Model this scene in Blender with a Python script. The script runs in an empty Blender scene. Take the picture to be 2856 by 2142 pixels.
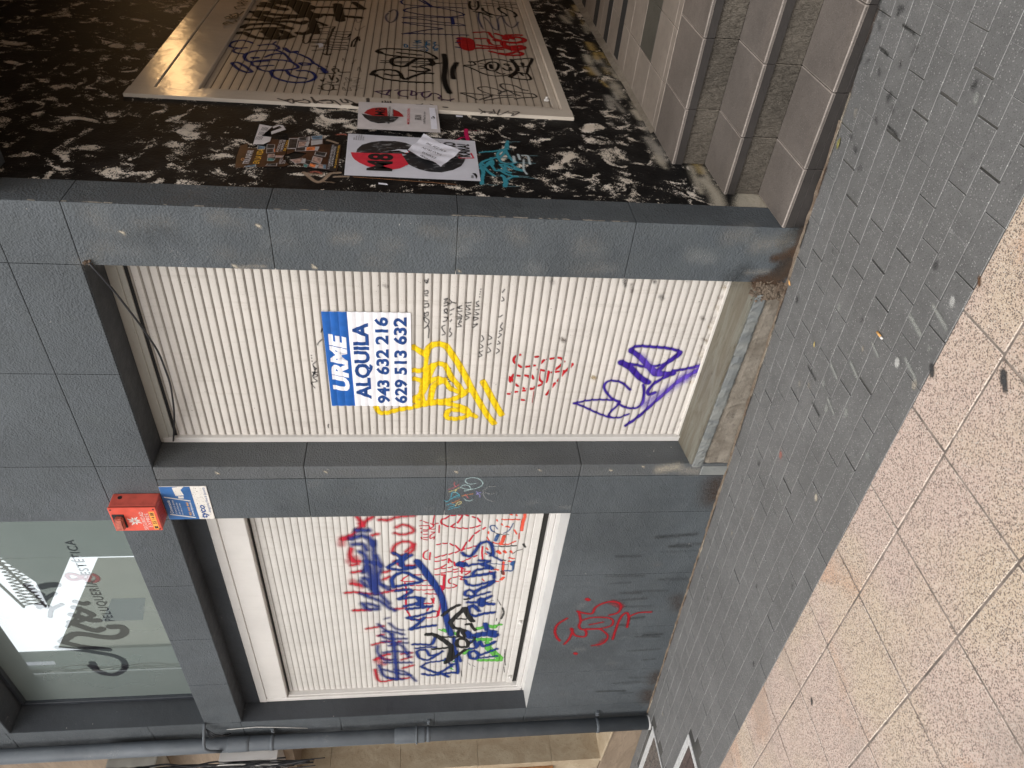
import bpy, bmesh, math, random
import numpy as np
from math import radians, sin, cos, pi
from mathutils import Vector, Matrix

# ------------------------------------------------------------------ camera, world, sun, exposure
scene = bpy.context.scene
COL = scene.collection
cam_data = bpy.data.cameras.new("camera")
cam = bpy.data.objects.new("camera", cam_data)
COL.objects.link(cam)
scene.camera = cam
cam_data.sensor_fit = 'HORIZONTAL'
cam_data.sensor_width = 36.0
cam_data.lens = 25.872
cam_data.clip_start = 0.05
cam_data.clip_end = 500
YAW, PITCH, ROLL = radians(41.774), radians(7.326), radians(0.416)
fwd = Vector((-sin(YAW), cos(YAW), 0)); right = Vector((cos(YAW), sin(YAW), 0)); up = Vector((0, 0, 1))
f2 = fwd * cos(PITCH) - up * sin(PITCH); u2 = up * cos(PITCH) + fwd * sin(PITCH)
r3 = right * cos(ROLL) + u2 * sin(ROLL); u3 = u2 * cos(ROLL) - right * sin(ROLL)
# the phone was held upright but the picture lies on its side: image right is world down
cx, cy_, cz = -u3, r3, -f2
cam.matrix_world = Matrix(((cx.x, cy_.x, cz.x, 0.0), (cx.y, cy_.y, cz.y, -2.66), (cx.z, cy_.z, cz.z, 1.874), (0, 0, 0, 1)))

SUN_TO = Vector((0.14, -0.80, 0.98)).normalized()
world = bpy.data.worlds.new("World")
scene.world = world
world.use_nodes = True
wn = world.node_tree.nodes; wl = world.node_tree.links
sky = wn.new('ShaderNodeTexSky'); sky.sky_type = 'NISHITA'; sky.sun_disc = False
sky.sun_elevation = math.asin(SUN_TO.z); sky.sun_rotation = math.atan2(SUN_TO.x, SUN_TO.y)
sky.dust_density = 4.0; sky.air_density = 0.8; sky.ozone_density = 0.6
hs = wn.new('ShaderNodeHueSaturation'); hs.inputs['Saturation'].default_value = 0.35
wl.new(sky.outputs[0], hs.inputs['Color'])
cl = wn.new('ShaderNodeMix'); cl.data_type = 'RGBA'; cl.blend_type = 'ADD'      # bright veil of thin cloud over the clear sky
cl_in = [i for i in cl.inputs if i.enabled]; cl_in[0].default_value = 1.0; 
tc = wn.new('ShaderNodeTexCoord'); dt = wn.new('ShaderNodeVectorMath'); dt.operation = 'DOT_PRODUCT'; dt.inputs[1].default_value = (-0.70, -0.53, 0.47)
wl.new(tc.outputs['Generated'], dt.inputs[0])
mr = wn.new('ShaderNodeMapRange'); mr.interpolation_type = 'SMOOTHSTEP'; wl.new(dt.outputs['Value'], mr.inputs['Value'])
for k_, v_ in (('From Min', 0.60), ('From Max', 0.97), ('To Min', 3.0), ('To Max', 6.6)): mr.inputs[k_].default_value = v_
cb = wn.new('ShaderNodeCombineColor')
for k_ in range(3): wl.new(mr.outputs[0], cb.inputs[k_])
wl.new(cb.outputs[0], cl_in[2])
wl.new(hs.outputs[0], cl_in[1]); wl.new([o for o in cl.outputs if o.enabled][0], wn['Background'].inputs[0])
wn['Background'].inputs[1].default_value = 0.15
sun_d = bpy.data.lights.new("sun", 'SUN'); sun_d.energy = 0.6; sun_d.angle = radians(15); sun_d.color = (1.0, 0.95, 0.88)
sun = bpy.data.objects.new("sun", sun_d); COL.objects.link(sun)
sun.rotation_euler = SUN_TO.to_track_quat('Z', 'Y').to_euler()
scene.view_settings.view_transform = 'Standard'
scene.view_settings.look = 'None'
scene.view_settings.exposure = 0.28
scene.view_settings.gamma = 1.0
scene.cycles.max_bounces = 6
scene.cycles.transparent_max_bounces = 24
scene.cycles.use_denoising = True

random.seed(7); RNG = np.random.default_rng(11)

# ------------------------------------------------------------------ object helpers
def tag(o, label=None, cat=None, group=None, kind=None):
    if label: o["label"] = label
    if cat: o["category"] = cat
    if group: o["group"] = group
    if kind: o["kind"] = kind
    return o

def thing(name, label, cat, loc=(0, 0, 0), group=None):
    o = bpy.data.objects.new(name, None); COL.objects.link(o); o.location = loc
    o.empty_display_size = 0.1
    return tag(o, label, cat, group)

def link(name, me, mat, parent):
    o = bpy.data.objects.new(name, me); COL.objects.link(o)
    for m in (mat if isinstance(mat, (list, tuple)) else [mat]): me.materials.append(m)
    if parent is not None:
        o.parent = parent
        o.matrix_parent_inverse = Matrix.Translation(-parent.location) if parent.parent is None else Matrix.Identity(4)
    return o

class MB:
    """collects shapes into ONE mesh (world coordinates)"""
    def __init__(s): s.bm = bmesh.new(); s.tl = s.bm.faces.layers.float.new('tone')
    def box(s, x0, x1, y0, y1, z0, z1, bev=0.0, seg=1, mi=0, tone=None, shear=None):
        bm = s.bm
        vs = [bm.verts.new((x, y, z + (shear * x if shear else 0))) for z in (z0, z1) for y in (y0, y1) for x in (x0, x1)]
        fs = [bm.faces.new([vs[i] for i in q]) for q in ((0, 2, 3, 1), (4, 5, 7, 6), (0, 1, 5, 4), (2, 6, 7, 3), (0, 4, 6, 2), (1, 3, 7, 5))]
        for f in fs: f.material_index = mi
        if bev > 0:
            es = list({e for f in fs for e in f.edges})
            r = bmesh.ops.bevel(bm, geom=es, offset=bev, segments=seg, affect='EDGES', profile=0.6, clamp_overlap=True)
            fs = [f for f in r['faces'] if f.is_valid] + [f for f in fs if f.is_valid]
            for f in fs: f.material_index = mi
        for f in fs: f[s.tl] = 0.5 if tone is None else tone
        return fs
    def poly(s, pts, mi=0):
        f = s.bm.faces.new([s.bm.verts.new(p) for p in pts]); f.material_index = mi; return f
    def prism(s, pts, vec, mi=0):
        a = [s.bm.verts.new(p) for p in pts]; b = [s.bm.verts.new(Vector(p) + Vector(vec)) for p in pts]
        n = len(pts); fs = [s.bm.faces.new(a[::-1]), s.bm.faces.new(b)]
        for i in range(n): fs.append(s.bm.faces.new((a[i], a[(i + 1) % n], b[(i + 1) % n], b[i])))
        for f in fs: f.material_index = mi
        return fs
    def tube(s, path, r, n=10, cap=True, mi=0):
        path = [Vector(p) for p in path]; rings = []
        for i, p in enumerate(path):
            d = (path[min(i + 1, len(path) - 1)] - path[max(i - 1, 0)]).normalized()
            a = d.orthogonal().normalized() if not rings else (last - d * last.dot(d)).normalized()
            last = a; b = d.cross(a)
            rr = r[i] if isinstance(r, (list, tuple)) else r
            rings.append([s.bm.verts.new(p + (a * cos(2 * pi * k / n) + b * sin(2 * pi * k / n)) * rr) for k in range(n)])
        for A, B in zip(rings, rings[1:]):
            for k in range(n):
                f = s.bm.faces.new((A[k], A[(k + 1) % n], B[(k + 1) % n], B[k])); f.smooth = True; f.material_index = mi
        if cap:
            s.bm.faces.new(rings[0][::-1]).material_index = mi; s.bm.faces.new(rings[-1]).material_index = mi
    def build(s, name, mat, parent=None, smooth=False, fixn=True):
        if fixn: bmesh.ops.recalc_face_normals(s.bm, faces=s.bm.faces[:])
        me = bpy.data.meshes.new(name); s.bm.to_mesh(me); s.bm.free()
        if smooth:
            for p in me.polygons: p.use_smooth = True
        return link(name, me, mat, parent)

def catmull(P, step=0.008):
    P = [np.array(p, float) for p in P]
    if len(P) < 3: 
        n = max(2, int(np.linalg.norm(P[-1] - P[0]) / step)); return np.array([P[0] + (P[-1] - P[0]) * t for t in np.linspace(0, 1, n)])
    closed = np.allclose(P[0], P[-1])
    Q = ([P[-2]] if closed else [2 * P[0] - P[1]]) + P + ([P[1]] if closed else [2 * P[-1] - P[-2]])
    out = []
    for i in range(1, len(Q) - 2):
        p0, p1, p2, p3 = Q[i - 1:i + 3]; n = max(2, int(np.linalg.norm(p2 - p1) / step))
        for t in np.arange(n) / n:
            out.append(0.5 * (2 * p1 + (p2 - p0) * t + (2 * p0 - 5 * p1 + 4 * p2 - p3) * t * t + (3 * p1 - p0 - 3 * p2 + p3) * t ** 3))
    out.append(P[-1]); return np.array(out)

# ------------------------------------------------------------------ node materials
class NT:
    def __init__(s, name):
        s.m = bpy.data.materials.new(name); s.m.use_nodes = True
        s.n = s.m.node_tree.nodes; s.l = s.m.node_tree.links; s.p = s.n['Principled BSDF']
        s.geo = s.n.new('ShaderNodeNewGeometry'); s.co = s.geo.outputs['Position']
    def node(s, t, **kw):
        k = s.n.new(t)
        for a, v in kw.items():
            if hasattr(k, a): setattr(k, a, v)
        return k
    def put(s, node, key, v):
        if hasattr(v, 'is_output') or isinstance(v, bpy.types.NodeSocket): s.l.new(v, node.inputs[key])
        elif v is not None: node.inputs[key].default_value = v
    def scale(s, sx, sy, sz, rot=(0, 0, 0)):
        k = s.n.new('ShaderNodeMapping'); k.inputs['Scale'].default_value = (sx, sy, sz); k.inputs['Rotation'].default_value = rot
        s.l.new(s.co, k.inputs['Vector']); return k.outputs[0]
    def noise(s, sc, det=3, rough=0.55, dist=0.0, vec=None):
        k = s.n.new('ShaderNodeTexNoise'); k.inputs['Scale'].default_value = sc; k.inputs['Detail'].default_value = det
        k.inputs['Roughness'].default_value = rough; k.inputs['Distortion'].default_value = dist
        s.l.new(vec if vec is not None else s.co, k.inputs['Vector']); return k.outputs[0]
    def voro(s, sc, vec=None, out='Distance', feat='F1', rnd=1.0):
        k = s.n.new('ShaderNodeTexVoronoi'); k.feature = feat; k.inputs['Scale'].default_value = sc; k.inputs['Randomness'].default_value = rnd
        s.l.new(vec if vec is not None else s.co, k.inputs['Vector']); return k.outputs[out]
    def ramp(s, v, a, b, lo=0.0, hi=1.0):
        k = s.n.new('ShaderNodeMapRange'); k.interpolation_type = 'SMOOTHSTEP'
        k.inputs['From Min'].default_value = a; k.inputs['From Max'].default_value = b
        k.inputs['To Min'].default_value = lo; k.inputs['To Max'].default_value = hi
        s.l.new(v, k.inputs['Value']); return k.outputs[0]
    def math(s, op, a, b=None, clamp=False):
        k = s.n.new('ShaderNodeMath'); k.operation = op; k.use_clamp = clamp; s.put(k, 0, a)
        if b is not None: s.put(k, 1, b)
        return k.outputs[0]
    def mix(s, f, a, b, mode='MIX'):
        k = s.n.new('ShaderNodeMix'); k.data_type = 'RGBA'; k.blend_type = mode
        fi, ai, bi = [i for i in k.inputs if i.enabled][:3]
        for sock, v in ((fi, f), (ai, a), (bi, b)):
            if isinstance(v, bpy.types.NodeSocket): s.l.new(v, sock)
            elif isinstance(v, (int, float)): sock.default_value = v
            else: sock.default_value = (*v, 1) if len(v) == 3 else v
        return [o for o in k.outputs if o.enabled][0]
    def attr(s, name, out='Color'):
        k = s.n.new('ShaderNodeAttribute'); k.attribute_name = name; return k.outputs[out]
    def bump(s, h, strength, dist, prev=None):
        k = s.n.new('ShaderNodeBump'); k.inputs['Strength'].default_value = strength; k.inputs['Distance'].default_value = dist
        s.l.new(h, k.inputs['Height'])
        if prev is not None: s.l.new(prev, k.inputs['Normal'])
        return k.outputs[0]
    def out(s, col, rough=0.6, normal=None, spec=0.4, metal=0.0):
        s.put(s.p, 'Base Color', col if isinstance(col, bpy.types.NodeSocket) else (*col, 1))
        s.put(s.p, 'Roughness', rough); s.put(s.p, 'Metallic', metal)
        if 'Specular IOR Level' in s.p.inputs: s.p.inputs['Specular IOR Level'].default_value = spec
        if normal is not None: s.l.new(normal, s.p.inputs['Normal'])
        return s.m

def m_plain(name, c, rough=0.55, var=0.12, sc=30, spec=0.35, metal=0.0, bump=0.0, bsc=300, speck=None):
    t = NT(name); n = t.noise(sc, 4)
    col = t.mix(t.ramp(n, 0.3, 0.7), [x * (1 - var) for x in c], [min(1, x * (1 + var)) for x in c])
    if speck:  # (scale, threshold, colour)
        col = t.mix(t.ramp(t.noise(speck[0], 2), speck[1], speck[1] + 0.05), col, speck[2])
    nm = t.bump(t.noise(bsc, 3), bump, 0.004) if bump else None
    return t.out(col, rough, nm, spec, metal)

def m_greypaint(name, c, rough_bump=0.8, dirt=0.5):
    t = NT(name)
    a = t.noise(1.3, 5, 0.6); b = t.noise(9, 4, 0.6); g = t.noise(130, 3, 0.7); v = t.voro(110)
    col = t.mix(t.ramp(a, 0.3, 0.72), [x * 0.80 for x in c], [x * 1.22 for x in c])
    col = t.mix(t.ramp(b, 0.35, 0.75, 0, 0.35), col, [c[0] * 1.35, c[1] * 1.32, c[2] * 1.22])
    # chalky scuffs and tiny chips
    sc = t.math('MULTIPLY', t.ramp(t.noise(5, 5, 0.7), 0.60, 0.74), t.ramp(t.noise(170, 2), 0.52, 0.66))
    col = t.mix(t.math('MULTIPLY', sc, dirt), col, (0.36, 0.35, 0.33))
    ch = t.math('MULTIPLY', t.ramp(t.noise(34, 2), 0.735, 0.76), t.ramp(a, 0.45, 0.6))
    col = t.mix(t.math('MULTIPLY', ch, 0.7), col, (0.42, 0.40, 0.37))
    # fine vertical run marks
    st = t.noise(1.0, 4, 0.6, 0.3, t.scale(26, 26, 1.6))
    col = t.mix(t.ramp(st, 0.58, 0.8, 0, 0.35), col, [x * 0.55 for x in c])
    h = t.math('ADD', t.math('MULTIPLY', g, 0.7), t.math('MULTIPLY', v, 0.5))
    nm = t.bump(h, rough_bump, 0.006); nm = t.bump(t.noise(14, 3), 0.25, 0.02, nm)
    return t.out(col, t.ramp(b, 0.3, 0.7, 0.5, 0.72), nm, 0.35)

def m_slat(name, c, dirt=0.6, groove=0.8):
    t = NT(name)
    a = t.noise(3.0, 5, 0.6); sp = t.noise(210, 2, 0.6); bl = t.noise(16, 4, 0.65)
    col = t.mix(t.ramp(a, 0.3, 0.7), [x * 0.93 for x in c], [min(1, x * 1.04) for x in c])
    # dust streaks hanging down and sooty speckle
    stv = t.noise(1.0, 4, 0.65, 0.2, t.scale(38, 38, 3.0))
    col = t.mix(t.ramp(stv, 0.5, 0.78, 0, 0.45 * dirt), col, (0.40, 0.36, 0.31))
    f = t.math('MULTIPLY', t.ramp(sp, 0.60, 0.70), t.ramp(bl, 0.42, 0.66))
    col = t.mix(t.math('MULTIPLY', f, dirt), col, (0.30, 0.27, 0.23))
    d = t.ramp(t.noise(70, 2, 0.5), 0.755, 0.775)
    col = t.mix(t.math('MULTIPLY', d, dirt), col, (0.10, 0.08, 0.06))
    gr = t.math('MULTIPLY', t.attr('grime_or_shade', 'Fac'), t.ramp(t.noise(9, 4), 0.2, 0.6, 0.65, 1.0))  # groove colour: settled dirt plus painted shade, as the slats are shallow
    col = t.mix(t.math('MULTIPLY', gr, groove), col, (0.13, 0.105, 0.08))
    nm = t.bump(t.noise(6, 3), 0.18, 0.02)
    return t.out(col, 0.42, nm, 0.4)

def m_blackwall():
    t = NT("black_dabbed_plaster")
    # dry roller dabs of black over bare plaster: warped patches stretched along the wall height
    w = t.noise(3.2, 3, 0.6, 0.0)
    v1 = t.scale(1.0, 9.0, 8.6, (0.5, 0, 0))
    n1 = t.noise(1.0, 3, 0.55, 1.3, v1)
    n2 = t.voro(1.0, t.scale(1.0, 7.6, 9.5, (0.8, 0, 0)), 'Distance', 'F1', 1.0)
    f = t.math('ADD', t.math('MULTIPLY', n1, 0.85), t.math('MULTIPLY', n2, 0.22))
    fine = t.noise(150, 3, 0.75); mid = t.noise(48, 3, 0.65)
    f = t.math('ADD', f, t.math('MULTIPLY', t.math('SUBTRACT', fine, 0.5), 0.55))
    f = t.math('ADD', f, t.math('MULTIPLY', t.math('SUBTRACT', mid, 0.5), 0.20))
    f = t.math('ADD', f, t.math('MULTIPLY', t.math('SUBTRACT', w, 0.5), 0.10))
    k = t.ramp(f, 0.635, 0.680)
    base = t.mix(t.ramp(t.noise(7, 4), 0.35, 0.7), (0.60, 0.53, 0.44), (0.80, 0.73, 0.64))
    blk = t.mix(t.ramp(t.noise(11, 4), 0.4, 0.7), (0.004, 0.004, 0.0045), (0.012, 0.0115, 0.0115))
    col = t.mix(k, blk, base)
    nm = t.bump(t.noise(70, 3), 0.35, 0.006)
    return t.out(col, t.ramp(k, 0, 1, 0.6, 0.8), nm, 0.18)

def m_tile(name, c, spark=(0.42, 0.39, 0.36), grain=260, rough=0.5, var=0.12, bump=0.25, bsc=160, stretch=None, dots=0.0, bdist=0.006):
    t = NT(name); tn = t.attr('tone', 'Fac')
    vec = t.scale(*stretch) if stretch else None
    a = t.noise(4, 4); g = t.noise(grain, 2, 0.7); b = t.noise(22, 4, 0.65, 0.4, vec)
    col = t.mix(t.ramp(a, 0.3, 0.7), [x * (1 - var) for x in c], [x * (1 + var) for x in c])
    col = t.mix(t.ramp(b, 0.4, 0.8, 0, 0.5), col, [x * 0.62 for x in c])
    col = t.mix(t.ramp(g, 0.62, 0.72, 0, 0.55), col, spark)
    col = t.mix(t.ramp(t.noise(60, 2), 0.70, 0.75, 0, 0.5), col, [x * 0.4 for x in c])
    if dots:      # pale quartz grains showing at the worn surface
        vd = t.voro(125, None, 'Distance'); sp_ = t.node('ShaderNodeSeparateColor'); t.l.new(t.voro(125, None, 'Color'), sp_.inputs[0])
        col = t.mix(t.math('MULTIPLY', t.math('MULTIPLY', t.ramp(vd, 0.34, 0.18), t.ramp(sp_.outputs[0], 0.62, 0.66)), dots), col, spark)
        vd = t.voro(210, None, 'Distance'); sp_ = t.node('ShaderNodeSeparateColor'); t.l.new(t.voro(210, None, 'Color'), sp_.inputs[0])
        col = t.mix(t.math('MULTIPLY', t.math('MULTIPLY', t.ramp(vd, 0.45, 0.3), t.ramp(sp_.outputs[1], 0.60, 0.64)), 0.6), col, [x * 0.45 for x in c])
    k = t.node('ShaderNodeHueSaturation'); t.l.new(col, k.inputs['Color']); t.l.new(t.math('ADD', tn, 0.5), k.inputs['Value'])
    nm = t.bump(t.math('ADD', t.noise(bsc, 3, 0.7, 0, vec), t.math('MULTIPLY', b, 0.6)), bump, bdist)
    return t.out(k.outputs[0], rough, nm, 0.4)

def m_terrazzo():
    t = NT("pink_terrazzo_paving"); tn = t.attr('tone', 'Fac')
    a = t.noise(1.6, 4); a2 = t.noise(2.6, 3, 0.5, 0.5)
    vd = t.voro(155, None, 'Distance'); vc = t.voro(155, None, 'Color'); vd2 = t.voro(260, None, 'Distance'); vc2 = t.voro(260, None, 'Color'); n = t.noise(150, 3, 0.7)
    sep = t.node('ShaderNodeSeparateColor'); t.l.new(vc, sep.inputs[0]); sep2 = t.node('ShaderNodeSeparateColor'); t.l.new(vc2, sep2.inputs[0])
    col = t.mix(t.ramp(a, 0.38, 0.62), (0.61, 0.475, 0.40), (0.62, 0.50, 0.375))
    col = t.mix(t.ramp(tn, 0.3, 0.7, 0, 0.7), col, (0.58, 0.515, 0.455))
    col = t.mix(t.ramp(a2, 0.53, 0.68, 0, 0.75), col, (0.62, 0.40, 0.27))
    # stone chips: dark brown, grey and cream grains cast in the slab
    k1 = t.math('MULTIPLY', t.ramp(vd, 0.52, 0.40), t.ramp(sep.outputs[0], 0.44, 0.48))
    col = t.mix(t.math('MULTIPLY', k1, 0.86), col, (0.115, 0.082, 0.068))
    k2 = t.math('MULTIPLY', t.ramp(vd2, 0.55, 0.42), t.ramp(sep2.outputs[0], 0.48, 0.52))
    col = t.mix(t.math('MULTIPLY', k2, 0.75), col, (0.20, 0.145, 0.12))
    k3 = t.math('MULTIPLY', t.ramp(vd2, 0.5, 0.36), t.ramp(sep2.outputs[1], 0.72, 0.76))
    col = t.mix(t.math('MULTIPLY', k3, 0.7), col, (0.86, 0.80, 0.70))
    col = t.mix(t.ramp(t.noise(1.3, 5, 0.65), 0.50, 0.66, 0, 0.5), col, (0.36, 0.30, 0.255))
    k = t.node('ShaderNodeHueSaturation'); t.l.new(col, k.inputs['Color']); t.l.new(t.math('ADD', t.math('MULTIPLY', tn, 0.3), 0.85), k.inputs['Value'])
    return t.out(k.outputs[0], 0.55, t.bump(n, 0.25, 0.003), 0.4)

def m_paint(name, speck=0.7, rough=0.45, mirror=0.0, solid=False):
    """sprayed / marker paint lying on a surface: colour and coverage come from the 'paint' attribute of its own mesh"""
    t = NT(name); col = t.attr('paint', 'Color'); al = t.attr('paint', 'Alpha')
    sp = t.noise(420, 2, 0.7); mid = t.noise(60, 3)
    nz = t.math('ADD', t.math('MULTIPLY', t.math('SUBTRACT', sp, 0.5), speck), t.math('MULTIPLY', t.math('SUBTRACT', mid, 0.5), speck * 0.4))
    edge = t.math('MULTIPLY', t.math('MULTIPLY', al, t.math('SUBTRACT', 1.0, al)), 4.0)
    a2 = t.math('ADD', al, t.math('MULTIPLY', nz, edge), clamp=True)
    colv = t.mix(t.ramp(mid, 0.35, 0.7, 0, 0.25), col, (0.0, 0.0, 0.0), 'MIX')
    t.out(colv, rough + 0.15, None, 0.15)
    surf = t.p.outputs[0]
    if mirror:      # printed on the inner face of the glass: the pane's reflection lies over it
        g = t.node('ShaderNodeBsdfGlossy'); g.inputs['Roughness'].default_value = 0.012; g.inputs['Color'].default_value = (0.92, 0.97, 0.97, 1)
        m2 = t.node('ShaderNodeMixShader'); m2.inputs[0].default_value = mirror; t.l.new(surf, m2.inputs[1]); t.l.new(g.outputs[0], m2.inputs[2]); surf = m2.outputs[0]
        if solid: t.l.new(surf, t.n['Material Output'].inputs[0]); t.p.inputs['Base Color'].default_value = (.018, .018, .024, 1); t.m.node_tree.links.remove(t.p.inputs['Base Color'].links[0]); return t.m
    tr = t.node('ShaderNodeBsdfTransparent'); mx = t.node('ShaderNodeMixShader')
    t.l.new(a2, mx.inputs[0]); t.l.new(tr.outputs[0], mx.inputs[1]); t.l.new(surf, mx.inputs[2])
    t.l.new(mx.outputs[0], t.n['Material Output'].inputs[0]); return t.m

def m_glass_film():
    t = NT("reflective_film_glass")
    col = t.mix(t.ramp(t.noise(2.0, 3), 0.3, 0.7), (0.235, 0.285, 0.262), (0.265, 0.31, 0.285))
    t.out(col, 0.35, None, 0.5)
    g = t.node('ShaderNodeBsdfGlossy'); g.inputs['Roughness'].default_value = 0.012
    g.inputs['Color'].default_value = (0.92, 0.97, 0.97, 1)
    mx = t.node('ShaderNodeMixShader'); mx.inputs[0].default_value = 0.52
    t.l.new(t.p.outputs[0], mx.inputs[1]); t.l.new(g.outputs[0], mx.inputs[2]); t.l.new(mx.outputs[0], t.n['Material Output'].inputs[0])
    return t.m

def m_emit(name, c, s):
    t = NT(name); t.out((0.8, 0.7, 0.5)); t.p.inputs['Emission Color'].default_value = (*c, 1); t.p.inputs['Emission Strength'].default_value = s; return t.m

def m_stone(name, c1, c2, c3, sc=6, rough=0.65, bump=0.4, stretch=(1, 1, 1)):
    t = NT(name); v = t.scale(*stretch)
    a = t.noise(sc, 5, 0.65, 0.8, v); b = t.noise(sc * 5, 4, 0.7, 0.3, v); g = t.noise(180, 3, 0.7)
    col = t.mix(t.ramp(a, 0.35, 0.68), c1, c2); col = t.mix(t.ramp(b, 0.55, 0.75, 0, 0.8), col, c3)
    col = t.mix(t.ramp(g, 0.6, 0.75, 0, 0.3), col, [x * 0.45 for x in c1])
    return t.out(col, rough, t.bump(t.math('ADD', b, t.math('MULTIPLY', g, 0.5)), bump, 0.008), 0.4)

M = {}
M['grey'] = m_greypaint("grey_textured_paint", (0.070, 0.080, 0.088))
M['greyr'] = m_greypaint("grey_rough_render", (0.088, 0.094, 0.098), 1.0, 0.9)
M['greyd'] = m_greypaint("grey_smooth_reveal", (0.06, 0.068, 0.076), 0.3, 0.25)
M['reveal'] = m_greypaint("shade_darkened_reveal_grey", (0.042, 0.047, 0.054), 0.25, 0.25)  # same paint as the walls, recess shade put into the colour
M['joint'] = m_plain("dark_joint", (0.05, 0.05, 0.052), 0.9)
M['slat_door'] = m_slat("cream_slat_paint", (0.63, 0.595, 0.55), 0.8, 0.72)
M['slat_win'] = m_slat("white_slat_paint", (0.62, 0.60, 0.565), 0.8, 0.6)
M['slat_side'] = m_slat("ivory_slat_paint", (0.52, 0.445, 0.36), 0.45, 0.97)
M['frame_white'] = m_slat("white_frame_paint", (0.64, 0.62, 0.59), 0.3)
M['sill_paint'] = m_slat("worn_white_sill_paint", (0.47, 0.47, 0.46), 0.8)
M['frame_cream'] = m_slat("cream_frame_paint", (0.60, 0.535, 0.455), 0.25)
M['frame_cream'].node_tree.nodes['Principled BSDF'].inputs['Roughness'].default_value = 0.2
M['frame_old'] = m_slat("weathered_aluminium", (0.42, 0.41, 0.37), 0.6)
M['black'] = m_blackwall()
M['brush'] = m_plain("black_brush", (0.02, 0.02, 0.02), 0.9)
M['gap'] = m_plain("dark_gap", (0.02, 0.019, 0.017), 0.9)
M['tile'] = m_tile("brown_porcelain_tile", (0.26, 0.226, 0.20), (0.48, 0.42, 0.38), 260, 0.5, 0.12, 0.3, 140, None, 0.55)
M['tile_rough'] = m_tile("brown_cleft_riser_tile", (0.20, 0.172, 0.138), (0.36, 0.32, 0.26), 120, 0.8, 0.25, 1.0, 46, (1.3, 1, 0.35), 0.0, 0.03)
M['tile_nose'] = m_tile("dark_nosing_tile", (0.072, 0.063, 0.058), (0.1, 0.09, 0.085), 260, 0.5)
M['tile_land'] = m_tile("beige_landing_tile", (0.40, 0.345, 0.295), (0.46, 0.29, 0.25), 200, 0.6, 0.1, 0.2)
M['tile_grey'] = m_tile("olive_landing_tile", (0.13, 0.125, 0.105), (0.2, 0.19, 0.16), 200, 0.6, 0.1, 0.2)
M['grout'] = m_plain("dark_grout", (0.045, 0.04, 0.036), 0.9)
M['paver'] = m_tile("grey_paver_concrete", (0.255, 0.253, 0.246), (0.62, 0.62, 0.59), 330, 0.75, 0.10, 0.5, 180, None, 0.8)
M['mortar'] = m_plain("paver_mortar", (0.07, 0.068, 0.062), 0.95, 0.5, 2.6, bump=0.5)
M['terrazzo'] = m_terrazzo()
M['tgrout'] = m_plain("terrazzo_grout", (0.21, 0.175, 0.15), 0.9, 0.4, 14, bump=0.4)
M['soil'] = m_plain("far_ground", (0.30, 0.26, 0.23), 0.9, 0.2, 3)
M['pipe'] = m_greypaint("grey_pipe_paint", (0.095, 0.108, 0.122), 0.12, 0.35)
M['stone'] = m_stone("slate_sill_stone", (0.15, 0.16, 0.16), (0.22, 0.225, 0.21), (0.10, 0.11, 0.12), 9, 0.6, 0.5, (1, 1, 0.3))
M['sill_top'] = m_stone("stained_sill_top", (0.115, 0.098, 0.07), (0.165, 0.16, 0.13), (0.06, 0.046, 0.033), 5, 0.7, 0.4, (0.6, 4, 1))
M['concrete'] = m_stone("raw_plinth_concrete", (0.17, 0.145, 0.115), (0.25, 0.22, 0.18), (0.07, 0.06, 0.05), 7, 0.9, 0.9)
M['rubble'] = m_stone("crumbling_mortar", (0.12, 0.085, 0.06), (0.20, 0.16, 0.12), (0.05, 0.035, 0.025), 18, 0.95, 1.0)
M['trav'] = m_stone("travertine_cladding", (0.36, 0.28, 0.185), (0.44, 0.36, 0.25), (0.24, 0.17, 0.10), 6, 0.7, 0.4)
M['travd'] = m_stone("stained_travertine", (0.22, 0.165, 0.115), (0.29, 0.22, 0.155), (0.13, 0.095, 0.065), 5, 0.8, 0.4, (0.4, 1, 2))
M['red'] = m_plain("faded_red_plastic", (0.50, 0.085, 0.06), 0.5, 0.18, 12, bump=0.1)
M['redface'] = m_plain("red_plastic_lid", (0.66, 0.095, 0.06), 0.45, 0.12, 14)
M['redlamp'] = m_plain("sooty_red_lens", (0.40, 0.115, 0.08), 0.4, 0.35, 40)
M['orange'] = m_plain("orange_sticker", (0.85, 0.36, 0.08), 0.5)
M['dark'] = m_plain("black_plastic", (0.015, 0.015, 0.016), 0.5)
M['white'] = m_plain("white_print", (0.82, 0.82, 0.80), 0.5, 0.03)
M['blue'] = m_plain("royal_blue_vinyl", (0.018, 0.11, 0.40), 0.4, 0.08)
M['vinyl'] = m_plain("white_vinyl", (0.80, 0.80, 0.83), 0.4, 0.03)
M['navy'] = m_plain("navy_print", (0.016, 0.06, 0.22), 0.4, 0.1)
M['signblue'] = m_plain("faded_blue_enamel", (0.04, 0.13, 0.33), 0.4, 0.2, 9)
M['signwhite'] = m_plain("speckled_white_enamel", (0.70, 0.67, 0.62), 0.5, 0.05, 20, speck=(150, 0.63, (0.2, 0.16, 0.12)))
M['signtext'] = m_plain("sign_blue_print", (0.03, 0.08, 0.25), 0.5)
M['amber'] = m_plain("amber_print", (0.72, 0.36, 0.06), 0.5)
M['paper'] = m_plain("grey_white_paper", (0.62, 0.62, 0.68), 0.7, 0.06, 10)
M['paper2'] = m_plain("warm_white_paper", (0.60, 0.56, 0.56), 0.75, 0.08, 14)
M['note'] = m_plain("white_note_paper", (0.78, 0.78, 0.86), 0.7, 0.04, 25)
M['pink_print'] = m_plain("crimson_print", (0.62, 0.03, 0.055), 0.5, 0.08)
M['crimson_dk'] = m_plain("deep_red_print", (0.36, 0.012, 0.016), 0.5, 0.1)
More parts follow.
